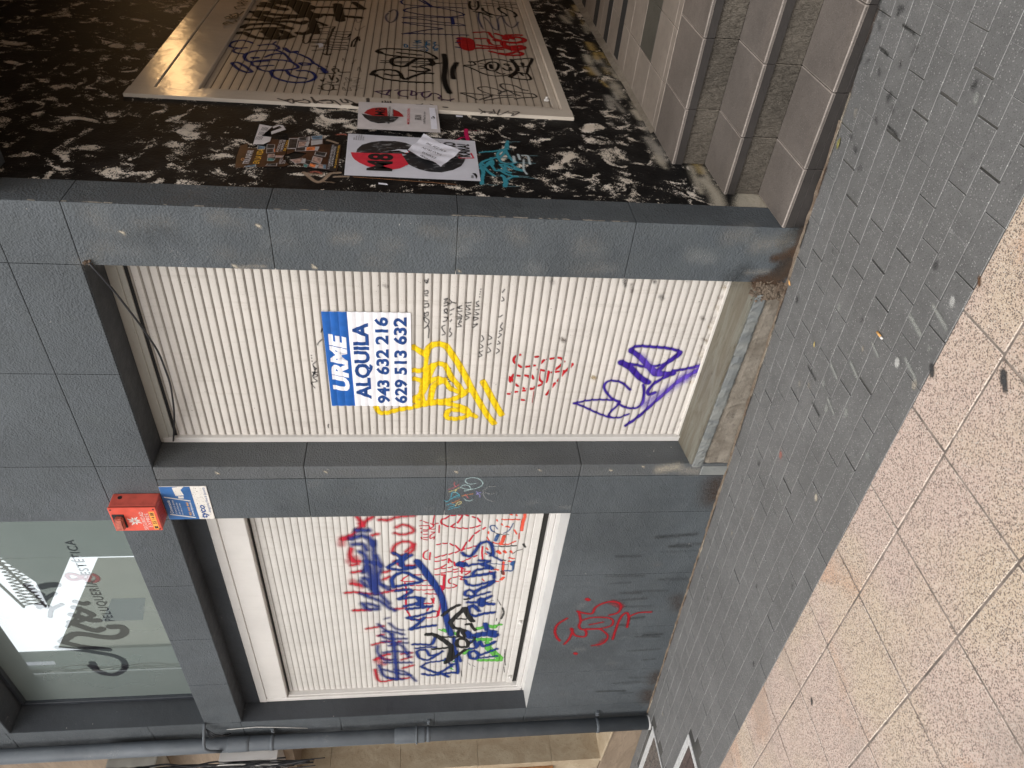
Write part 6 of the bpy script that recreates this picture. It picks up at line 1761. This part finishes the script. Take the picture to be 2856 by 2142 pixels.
def logo(par, y, z_, s, lift):
    mb = MB(); a = [(y + s * cos(t_), z_ + s * .62 * sin(t_)) for t_ in np.linspace(-.2, 2.2, 12)]; b = [(y + s * .86 * cos(t_) - .0 * t_, z_ + s * .10 + s * .40 * sin(t_)) for t_ in np.linspace(2.2, -.2, 12)]
    a = [(y - s + 2 * s * k / 11, z_ - s * .55 - s * .25 * sin(pi * k / 11) - .0) for k in range(12)]; b = [(y + s - 2 * s * k / 11, z_ - s * .5 - s * .05 * sin(pi * k / 11) + s * .55 * (1 - k / 11) ** 2) for k in range(12)]
    for p, q_, p2, q2 in zip(a, a[1:], b[::-1], b[::-1][1:]): mb.poly([(BWX + lift, *p), (BWX + lift, *q_), (BWX + lift, *q2), (BWX + lift, *p2)])
    mb.build('logo', M['ink'], par); text('lettering', 'itaia', M['ink'], par, (BWX + lift, y - s * .85, z_ - s * .15), *UB, s * 1.1, s * .5, .01)
logo(bp, .358, 1.640, .026, .0042)
# small poster
sp = thing('wall_poster', 'smaller grey M8 mobilisation poster stuck beside the shutter frame', 'poster', (BWX, .93, 1.78))
paper('sheet', [(763, 1773), (1099, 1784), (1092, 2177), (762, 2163)], M['paper2'], sp, .0180, .0010, 10, 12)
for o_ in sp.children: pass
flat('photo_disc', [(940, 2154), (893, 2137), (852, 2109), (833, 2069), (843, 2024), (862, 1999), (897, 1980), (922, 1974), (924, 2027), (919, 2096), (928, 2123)], M['photo'], sp, .0206)
flats('red_segment', [[(946, 2143), (986, 2129), (1015, 2104), (1028, 2071), (1029, 2034), (924, 2027), (919, 2096)], [(1012, 2003), (990, 1976), (950, 1955), (926, 1950), (927, 2001)]], M['crimson_dk'], sp, .0209)
L3 = BWX + .0213
for s, y0, y1, z_, h, mt in (('M8', .928, 1.020, 2.040, .052, 'ink'), ('EMAKUMEAK EMANTZIPATZEKO', .830, 1.046, 2.015, .010, 'ink'), ('BATU BORROKARA!', .858, 1.015, 1.999, .010, 'ink'), ('MOBILIZACIÓN', .840, 1.031, 1.921, .016, 'pink_print'), ('IRUN', .898, .957, 1.864, .032, 'ink'), ('13:00 Plaza San Juan', .852, 1.004, 1.841, .014, 'ink')):
    text('lettering', s, M[mt], sp, (L3, y0, z_), *UB, y1 - y0, h, .004)
flat('pale_band', [(800, 1787), (1060, 1795), (1060, 1825), (800, 1817)], M['note'], sp, .0205)
logo(sp, .935, 1.812, .017, .0213)
# taxi licence note, hung upside down and curling over the big poster
nt = thing('taped_note', 'crumpled white taxi licence note taped upside down over the large poster', 'note', (BWX, .56, 1.68))
mb = MB(); nc = [np.array(c) / 1000 for c in ((399, 1778), (571, 1681), (727, 1850), (556, 1926))]; V = []
for j in range(13):
    for i in range(13):
        u, v = i / 12, j / 12; p = nc[0] * (1 - u) * (1 - v) + nc[1] * u * (1 - v) + nc[2] * u * v + nc[3] * (1 - u) * v
        d = .012 + .006 * sin(u * 3.0) + .004 * sin(v * 6 + u * 2) + .008 * (u - .5) ** 2 * 4 + .002 * sin(u * 17 + v * 9)
        V.append(mb.bm.verts.new((BWX + d, p[0] + .003 * sin(v * 9), p[1] + .003 * sin(u * 8))))
for j in range(12):
    for i in range(12):
        k = j * 13 + i; mb.bm.faces.new((V[k], V[k + 1], V[k + 14], V[k + 13]))
mb.build('note_sheet', M['note'], nt, smooth=True)
mb = MB(); fl = [(546, 1921), (573, 1929), (573, 1966), (541, 2026), (528, 2048), (550, 2014), (562, 1966), (544, 1935)]
mb.prism([(BWX + .012, a / 1000, b / 1000) for a, b in fl], (.0006, 0, 0)); mb.build('torn_strip', M['note'], nt)
du = Vector((0, 63, 56)).normalized(); dn = Vector((0, 33, -27)); dv = Vector((0, -du.z, du.y)) * -1   # reads towards upper left, lines stack downwards-right
for s, a, b, h in (('Vendo', (445, 1822), (496, 1862), .016), ('Licencia', (472, 1796), (528, 1855), .020), ('TAXI IRÚN', (509, 1767), (578, 1854), .020), ('636 226 166', (546, 1749), (627, 1835), .018)):
    A_, B_ = Vector((0, a[0] / 1000, a[1] / 1000)), Vector((0, b[0] / 1000, b[1] / 1000)); ux = (B_ - A_).normalized(); uz = Vector((0, -ux.z, ux.y))
    text('lettering', s, M['ink'], nt, (BWX + .0275, A_.y, A_.z), tuple(ux), tuple(uz), (B_ - A_).length, h, .002)
# torn leaflets
lf = thing('torn_leaflet', 'torn dark brown leaflet with yellow and white title above the large poster', 'leaflet', (BWX, .47, 2.43))
flat('sheet', [(557, 2657), (570, 2643), (595, 2633), (539, 2624), (536, 2546), (640, 2549), (637, 2467), (501, 2456), (473, 2460), (435, 2454), (390, 2427), (372, 2446), (366, 2511), (356, 2559), (348, 2607), (342, 2642), (447, 2654)], M['brownp'], lf, .0022)
text('lettering', 'TRIUNFAR', M['paper2'], lf, (BWX + .0032, .378, 2.592), *UB, .137, .026, .008)
text('lettering', 'EN LA VIDA', M['yellowp'], lf, (BWX + .0032, .388, 2.551), *UB, .142, .026, .008)
mb = MB(); mb.tube([(BWX + .003, .423 + .010 * cos(a), 2.624 + .006 * sin(a)) for a in np.linspace(0, 2 * pi, 21)], .0016, 6, cap=False); mb.build('ring_mark', M['wood'], lf)
PH = [M['photo'], m_plain('photo_border', (.42, .40, .40), .5, .1), m_plain("dim_blue_photo", (.10, .17, .24), .5, .6, 60), m_plain("flesh_photo", (.34, .22, .18), .5, .5, 70), m_plain("dark_photo", (.03, .025, .025), .5, .8, 70), m_plain("fire_photo", (.62, .17, .05), .5, .5, 60), m_plain("teal_photo", (.05, .20, .19), .5, .4, 60)]
def photos(par, polys, idx, lift):
    mb = MB()
    for pts, i in zip(polys, idx):
        c = np.mean(pts, 0); inner = [tuple(c + (np.array(p) - c) * .86) for p in pts]
        mb.poly([(BWX + lift, a / 1000, b / 1000) for a, b in pts], 1); mb.poly([(BWX + lift + .0004, a / 1000, b / 1000) for a, b in inner], i)
    mb.build('photo_collage', PH, par)
photos(lf, [[(566, 2586), (558, 2551), (530, 2549), (526, 2582)], [(581, 2548), (585, 2513), (546, 2509), (536, 2543)], [(536, 2543), (540, 2513), (501, 2508), (492, 2537)], [(540, 2512), (546, 2509), (507, 2501), (501, 2506)], [(482, 2528), (490, 2501), (458, 2497), (449, 2526)], [(444, 2525), (442, 2490), (420, 2496), (417, 2523)], [(475, 2495), (478, 2460), (456, 2464), (453, 2494)], [(391, 2517), (401, 2477), (374, 2476), (370, 2523)], [(361, 2605), (381, 2563), (360, 2559), (350, 2607)]], [2, 0, 4, 5, 3, 6, 3, 0, 2], .0028)
for s, y0, y1, z_, mt in (('ASCESO DE', .508, .634, 2.488, 'paper2'), ('Y MONTES DE', .515, .636, 2.473, 'paper2'), ('DE CADA', .523, .637, 2.458, 'yellowp'), ('UN RECO', .394, .445, 2.460, 'paper2'), ('DE LA', .398, .431, 2.446, 'paper2')): text('lettering', s, M[mt], lf, (BWX + .0032, y0, z_), *UB, y1 - y0, .011, .006)
lg = thing('torn_leaflet', 'ripped photo collage leaflet hanging just above the large poster', 'leaflet', (BWX, .5, 2.22))
flat('sheet', [(662, 2463), (691, 2368), (710, 2315), (609, 2304), (611, 2286), (623, 2236), (606, 2225), (492, 2223), (384, 2223), (339, 2224), (358, 2272), (372, 2340), (384, 2376), (427, 2432), (444, 2418), (470, 2386), (510, 2367), (521, 2421), (490, 2450), (557, 2458)], M['brownp'], lg, .0026)
photos(lg, [[(656, 2461), (661, 2421), (550, 2415), (543, 2455)], [(670, 2421), (680, 2382), (639, 2379), (637, 2418)], [(684, 2380), (685, 2370), (640, 2367), (639, 2377)], [(626, 2413), (630, 2378), (580, 2382), (562, 2412)], [(691, 2368), (707, 2315), (661, 2313), (653, 2361)], [(644, 2363), (656, 2313), (615, 2309), (591, 2357)], [(636, 2377), (631, 2366), (578, 2370), (583, 2383)], [(561, 2421), (572, 2377), (532, 2375), (524, 2419)], [(572, 2377), (582, 2334), (542, 2333), (532, 2375)], [(582, 2334), (584, 2318), (538, 2323), (542, 2333)], [(438, 2431), (460, 2376), (411, 2379), (403, 2402)], [(454, 2375), (456, 2364), (407, 2363), (411, 2379)], [(445, 2365), (437, 2336), (393, 2343), (407, 2363)], [(486, 2336), (468, 2294), (408, 2298), (425, 2339)], [(414, 2343), (401, 2313), (369, 2317), (382, 2344)], [(401, 2313), (402, 2304), (368, 2308), (369, 2317)], [(413, 2305), (404, 2286), (367, 2282), (371, 2303)], [(401, 2368), (398, 2350), (371, 2349), (375, 2364)], [(531, 2332), (525, 2281), (480, 2284), (497, 2333)], [(404, 2286), (406, 2272), (363, 2270), (367, 2282)]], [4, 0, 1, 3, 2, 1, 1, 4, 5, 1, 3, 1, 4, 3, 5, 1, 3, 6, 0, 2], .0032)
flat('black_band', [(345, 2226), (620, 2228), (610, 2270), (358, 2266)], M['ink'], lg, .0031)
for s, y0, y1, z_, mt in (('EL DOCUMENTAL MÁS REIVINDICATIVO', .364, .608, 2.256, 'paper2'), ('QUE RETRATA LA ALTITUD', .392, .592, 2.243, 'paper2'), ('DE QUIENES CADA DÍA SUBEN', .378, .606, 2.229, 'yellowp')): text('lettering', s, M[mt], lg, (BWX + .0036, y0, z_), *UB, y1 - y0, .011, .006)
pn = thing('torn_note', 'torn white paper scrap with a loose loop hanging over the brown leaflet', 'note', (BWX, .66, 2.54))
mb = MB(); mb.prism([(BWX + .006 + .00003 * (a - 570), a / 1000, b / 1000) for a, b in ((773, 2608), (755, 2549), (654, 2581), (647, 2538), (606, 2537), (574, 2561), (569, 2605))], (.0006, 0, 0))
mb.prism([(BWX + .016, a / 1000, b / 1000) for a, b in ((743, 2545), (768, 2521), (761, 2501), (720, 2483), (659, 2538), (688, 2544), (736, 2502), (759, 2515), (725, 2540))], (.0006, 0, 0))
mb.build('paper_sheet', M['paper2'], pn)
mb = MB(); rr = random.Random(14)
for k in range(5):
    z_ = 2.598 - .006 * k
    for q_ in range(3): mb.poly([(BWX + .0142, .60 + .05 * q_, z_ - .004 * q_), (BWX + .0142, .60 + .05 * q_ + .038, z_ - .004 * q_ - .003), (BWX + .0142, .60 + .05 * q_ + .038, z_ - .004 * q_ - .001), (BWX + .0142, .60 + .05 * q_, z_ - .004 * q_ + .002)])
mb.build('typed_lines', M['opp_dark'], pn)
for pts, lb in (([(250, 2043), (262, 2043), (258, 2010), (246, 2003)], 'small white torn paper scrap on the black wall beside the grey pier edge'), ([(1010, 1690), (1030, 1690), (1028, 1655), (1012, 1657)], 'small white tape scrap on the black wall below the small poster')):
    mb = MB(); mb.prism([(BWX + .001, a / 1000, b / 1000) for a, b in pts], (.0006, 0, 0)); tag(mb.build('paper_scrap', M['note']), lb, 'paper scrap')

# ================================================================== GROUND LITTER, HATCH
hx0, hx1, hy0, hy1 = HATCH
ht = thing('access_hatch', 'rusty iron access hatch in a pale concrete rim let into the grey pavers', 'hatch', (-5.4, -.8, gz(-5.4)))
mb = MB()
for x0, x1, y0, y1 in ((hx0, hx1, hy1 - .05, hy1), (hx0, hx1, hy0, hy0 + .05), (hx1 - .05, hx1, hy0 + .05, hy1 - .05), (hx0, hx0 + .05, hy0 + .05, hy1 - .05)): mb.box(x0, x1, y0, y1, GA - .04, GA + .001, .002, shear=GB)
mb.build('rim', M['lightconc'], ht)
mb = MB(); mb.box(hx0 + .052, hx1 - .052, hy0 + .052, hy1 - .052, GA - .03, GA - .004, .002, shear=GB)
for k in range(7): mb.box(hx0 + .07, hx1 - .07, hy0 + .07 + .036 * k, hy0 + .085 + .036 * k, GA - .004, GA + .0005, .001, shear=GB)
mb.build('cover', M['metal'], ht)
dc = thing('drain_cover', 'brown patterned cast cover with a metal edge strip beside the drainpipe foot', 'drain cover', (-6.5, -.35, gz(-6.5)))
mb = MB()
for i in range(5):
    for j in range(4):
        x0, y0 = -6.89 + .165 * i, -.60 + .1 * j
        mb.box(x0 + .004, x0 + .161, y0 + .004, y0 + .097, GA - .03, GA - .004, .003, shear=GB)
        for k in range(3): mb.box(x0 + .02, x0 + .145, y0 + .018 + .028 * k, y0 + .030 + .028 * k, GA - .004, GA + .001, .002, shear=GB)
mb.build('cover', m_plain('brown_cast_cover', (.12, .10, .085), .8, .35, 40, bump=.4), dc)
mb = MB(); mb.box(-6.064, -6.046, -.61, -.14, GA - .03, GA + .003, .002, shear=GB); mb.box(-6.9, -6.064, -.212, -.150, GA - .03, GA + .0015, .002, shear=GB); mb.build('edge_strip', M['lightconc'], dc)
cg = thing('cigarette_butt', 'orange tipped cigarette butt lying on the grey pavers in front of the door', 'cigarette butt', (-1.6, -.66, gz(-1.6)))
def bar(mb, p, q_, r, n=10): mb.tube([p, q_], r, n)
mb = MB(); bar(mb, (-1.489, -.698, gz(-1.489) + .0075), (-1.489, -.727, gz(-1.489) + .0075), .0042); mb.build('filter_tip', M['cig'], cg)
mb = MB(); bar(mb, (-1.489, -.727, gz(-1.489) + .0072), (-1.490, -.737, gz(-1.49) + .0068), .004); mb.build('burnt_end', M['cigw'], cg)
def leaf(name, x, y, s, rot, mat, label, cat):
    mb = MB(); P = [(-1, 0), (-.5, .32), (0, .42), (.5, .30), (1, 0), (.5, -.28), (0, -.40), (-.5, -.34)]
    c = [mb.bm.verts.new((x + s * (a * cos(rot) - b * sin(rot)), y + s * (a * sin(rot) + b * cos(rot)), gz(x) + .004 + .3 * s * abs(b))) for a, b in P]
    m0 = [mb.bm.verts.new((x + s * a * cos(rot), y + s * a * sin(rot), gz(x) + .0035 + .12 * s * (1 - a * a))) for a in (-.5, 0, .5)]
    ring = [(c[0], c[1], m0[0]), (c[1], c[2], m0[1], m0[0]), (c[2], c[3], m0[2], m0[1]), (c[3], c[4], m0[2]), (c[4], c[5], m0[2]), (c[5], c[6], m0[1], m0[2]), (c[6], c[7], m0[0], m0[1]), (c[7], c[0], m0[0])]
    for f in ring: mb.bm.faces.new(f)
    tag(mb.build(name, mat, smooth=True), label, cat)
leaf('dry_leaf', -1.814, -.365, .014, .5, M['leaf'], 'small curled yellowish leaf on the grey pavers in front of the sill', 'leaf')
leaf('dry_leaf', -1.735, -.022, .016, 1.2, M['cig'], 'small orange brown leaf at the foot of the right pier', 'leaf')
leaf('dry_leaf', -1.075, -.045, .024, .15, m_plain("green_brown_leaf", (.22, .20, .07), .7, .5, 60), 'thin green and brown leaf lying against the lowest step', 'leaf')

SURF['floor'] = (lambda a, y, o: (a, y, GA + GB * a + .0022 + o), None)
st = {}; rr = random.Random(77)
for x, y, w, c, o_ in ((-1.504, -.853, 26, 'greyw', .75), (-1.964, -.601, 26, 'gum', .5), (-1.871, -.722, 26, 'gum', .55), (-2.435, -.427, 26, 'pinkr', .45), (-2.33, -.77, 22, 'limew', .8), (-1.575, -.431, 22, 'gum', .5), (-1.178, -.952, 24, 'greyw', .6), (-1.895, -.522, 24, 'gum', .45), (-1.6, -.66, 9, 'limew', .5)):
    smear(st, 'floor', c, w, 5, [(x * 1000 - 4, y * 1000), (x * 1000 + 5, y * 1000 + 3)], o_)
for _ in range(48):
    x = rr.uniform(-6.5, .3); y = rr.uniform(-.98, -.03)
    smear(st, 'floor', rr.choice(['gum', 'gum', 'greyw', 'damp', 'damp', 'limew']), rr.uniform(8, 26), rr.uniform(3, 6), [(x * 1000 - 4, y * 1000), (x * 1000 + 6, y * 1000 + rr.uniform(-5, 5))], rr.uniform(.15, .5))
for x, y, l in ((-.609, -.215, 55), (-.708, -.12, 45), (-1.93, -.40, 60), (-2.03, -.52, 55), (-.90, -.33, 50)):   # open dark joints
    smear(st, 'floor', 'grime_or_shade', 7, 4, [(x * 1000, y * 1000 - l), (x * 1000 + 4, y * 1000 + l * .4)], .85)
for x, y, l, w in ((-1.245, -.93, 80, 15), (-1.34, -.85, 70, 17), (-1.47, -.92, 70, 14), (-1.80, -.55, 60, 14), (-1.93, -.62, 60, 13), (-1.70, -.66, 60, 15), (-1.55, -.72, 50, 11), (-2.6, -.55, 50, 9)):   # smears of pale mortar
    smear(st, 'floor', 'gum', w, 5, [(x * 1000 - l * .15, y * 1000 - l * .6), (x * 1000 + 6, y * 1000 + l * .55)], .6)
for _ in range(26):
    x = rr.uniform(-1.2, .2); y = rr.uniform(-.35, -.03)
    smear(st, 'floor', 'damp', rr.uniform(8, 22), 12, [(x * 1000, y * 1000), (x * 1000 + rr.uniform(-14, 14), y * 1000 + rr.uniform(-16, 16))], rr.uniform(.35, .7))
for _ in range(60):   # dirt line where pavers meet the wall
    x = rr.uniform(-6.2, 0.3)
    smear(st, 'floor', rr.choice(['grime_or_shade', 'brown', 'limew']), rr.uniform(6, 14), 5, [(x * 1000 - 60, -9), (x * 1000 + 60, -11 + rr.uniform(-4, 4))], .65)
pv = bpy.data.objects['pavement']
paint('pavement_stains', st, M['flaky'], pv, None, .0012, .006)
st = {}
for x, y, w, c in ((-1.22, -1.252, 26, 'damp'), (-1.235, -1.272, 18, 'damp'), (-1.405, -1.008, 22, 'damp'), (-1.065, -1.008, 12, 'rust'), (-3.1, -1.3, 14, 'damp')):
    smear(st, 'floor', c, w, 4, [(x * 1000 - 8, y * 1000 - 6), (x * 1000 + 8, y * 1000 + 8)], .85)
tp = bpy.data.objects['terrazzo_pavement']
paint('pavement_stains', st, M['stain'], tp, None, .0008, .006)
# silt line at the wall foot
mb = MB(); rr = random.Random(41)
for k in range(160):
    x = rr.uniform(-6.05, -1.0); r = rr.uniform(.002, .005)
    bmesh.ops.create_icosphere(mb.bm, subdivisions=1, radius=r, matrix=Matrix.Translation((x, rr.uniform(-.012, -.001), gz(x) + r * .4)) @ Matrix.Diagonal((rr.uniform(1, 3), 1, .7, 1)))
tag(mb.build('grit', M['rubble']), kind='stuff')
# mortar fillet along the wall foot
mb = MB(); pr = None
for x in np.linspace(-6.1, -1.0, 150):
    r = [mb.bm.verts.new(p) for p in ((x, -.0008, gz(x) + rr.uniform(.006, .014)), (x, -rr.uniform(.006, .013), gz(x) + .001))]
    if pr: mb.bm.faces.new((pr[0], pr[1], r[1], r[0]))
    pr = r
tag(mb.build('mortar_fillet', M['rubble'], pv), None)

# ================================================================== NEIGHBOURING BUILDING (left of the drainpipe)
nb = thing('neighbour_building', 'brown travertine clad shop front beyond the drainpipe', 'building', (-7.2, 0, gz(-7.2)))
mb = MB()
zz = [.16, .62, 1.30, 2.0, 2.62, 3.3, 4.0, 4.8, 6.2]
for a, b in zip(zz, zz[1:]): mb.box(-11.5, -7.03, 0, .30, a + .001, b - .001, .002)
w_ = mb.build('wall', M['trav'], nb)
mb = MB(); mb.box(-11.5, -6.21, .004, .30, -.95, .150, .002); mb.build('plinth', M['travd'], nb)
mb = MB(); mb.box(-7.06, -6.215, -.010, .25, .1505, .166, .003); mb.build('sill', M['trav'], nb)
mb = MB(); mb.box(-7.03, -6.215, .0, .30, 2.88, 6.2); mb.build('lintel', M['travd'], nb)
mb = MB(); mb.box(-7.03, -6.975, .270, .299, .1665, 2.87, .003); mb.box(-6.975, -6.22, .270, .299, 2.80, 2.87, .003); fr = mb.build('window_frame', M['frame_white'], nb)
mb = MB(); mb.box(-6.975, -6.215, .282, .299, .166, 2.80); mb.build('window_pane', M['opp_dark'], fr)
mb = MB(); mb.box(-11.5, -6.23, .31, 6, -.9, 6.2); mb.build('core', M['gap'], nb)
bs = thing('blue_sign', 'blue board with varnished wooden edge on the travertine wall beyond the window', 'sign board', (-7.6, 0, .6))
mb = MB(); mb.box(-8.4, -7.118, -.03, -.001, .60, 1.35, .003); mb.build('wooden_edge', M['wood'], bs)
mb = MB(); mb.box(-8.39, -7.135, -.034, -.0301, .615, 1.335, .002); mb.build('panel', M['blue'], bs)
wb = thing('white_sign_box', 'blank white projecting sign box above the travertine window', 'sign box', (-6.7, -.1, 2.93))
mb = MB(); mb.box(-7.6, -6.225, -.16, -.002, 2.955, 3.40, .004); mb.build('box_body', M['frame_white'], wb)
vb = thing('junction_box', 'beige ribbed plastic junction box among the cables high up', 'junction box', (-6.5, -.1, 3.9))
mb = MB(); mb.box(-6.95, -6.23, -.16, -.002, 3.87, 4.24, .012, 2)
for k in range(4): mb.box(-6.90 + .13 * k, -6.87 + .13 * k, -.170, -.16, 3.90, 4.20, .003)
mb.build('box_body', M['beigebox'], vb)
rr = random.Random(19)
for k in range(15):
    mb = MB(); x = -6.235 - .012 * (k % 3); y = -.165 - .012 * (k // 3); P = []
    for z_ in np.linspace(5.6, 2.55 + rr.uniform(0, .5), 16): P.append((x + rr.uniform(-.02, .012) - (.05 * sin(z_ * 5 + k) if k > 5 else 0), y + rr.uniform(-.015, .015), z_))
    mb.tube([tuple(p) for p in catmull(P, .04)], rr.choice([.005, .007, .004]), 7)
    tag(mb.build('hanging_cable', M['cablew'] if k == 7 else M['cable']), 'pale cable in the tangle beside the drainpipe' if k == 7 else 'dark cable in the tangle running down beside the drainpipe', 'cable', 'cables bundled beside the drainpipe')
for k in range(10):
    mb = MB(); c = Vector((-6.33 - .03 * (k % 5), -.20 - .01 * (k % 4), 4.45 - .17 * k)); R_ = rr.uniform(.06, .12)
    mb.tube([tuple(c + Vector((R_ * .9 * cos(a), .02 * sin(2 * a), R_ * sin(a)))) for a in np.linspace(.3, 2 * pi - .2, 26)], .0045, 7)
    tag(mb.build('cable_loop', M['cable']), 'loose loop of dark cable hanging by the white sign box', 'cable', 'loose cable loops by the sign box')

# ================================================================== ACROSS THE STREET (seen mirrored in the upper window)
def block(name, label, polys, mats, y0=-12.0, dep=9.0, skew=0.0):
    b = thing(name, label, 'building', (polys[0][0][0], y0, 0)); 
    for nm, pts, m_ in zip(('wall', 'roof_slab', 'wing'), polys, mats):
        mb = MB(); mb.prism([(x, y0, z_) for x, z_ in pts], (skew, -dep, 0)); mb.build(nm, M[m_], b)
    return b
ob = block('opposite_building', 'grey rendered building across the street with an overhanging roof', [[(-21.15, -3), (-21.15, 12.97), (-21.1, 15.05), (-9, 16.4), (-9, -3)], [(-24.06, 14.47), (-22.5, 14.40), (-21.16, 15.0), (-21.16, 12.99)]], ['opp_grey', 'opp_grey'])
mb = MB()
for k in range(14):
    x = -23.9 + .2 * k; mb.tube([(x, -12.02, 14.5 + .1 * k * .2), (x + .2, -12.02, 15.25)], .02, 5); mb.tube([(x, -12.02, 15.25), (x + .2, -12.02, 14.55)], .02, 5)
mb.tube([(-24.0, -12.02, 14.55), (-21.0, -12.02, 15.2)], .04, 6); mb.tube([(-24.0, -12.02, 15.25), (-21.0, -12.02, 15.9)], .04, 6)
mb.build('roof_truss', M['metal'], ob)
oc = block('opposite_building', 'cream house across the street below the overhanging roof', [[(-26.72, -4), (-26.72, 14.95), (-21.2, 12.12), (-21.2, -3)]], ['opp_cream'], -12.0, 2.0, -4.0)
mb = MB(); mb.prism([(-25.0, -11.99, 11.6), (-25.0, -11.99, 13.0), (-23.6, -11.99, 12.3), (-23.6, -11.99, 11.2)], (0, -.2, 0)); mb.build('window', M['opp_dark'], oc)
ol = block('opposite_building', 'tall grey green block at the far end of the street', [[(-34, -4), (-34, 24), (-26.75, 24), (-26.75, -4)]], ['opp_grey'], -11.9, 6.0, -13.0)
mb = MB(); mb.box(-27.75, -27.5, -11.95, -11.89, 15.3, 16.5); mb.build('window', M['paper'], ol)
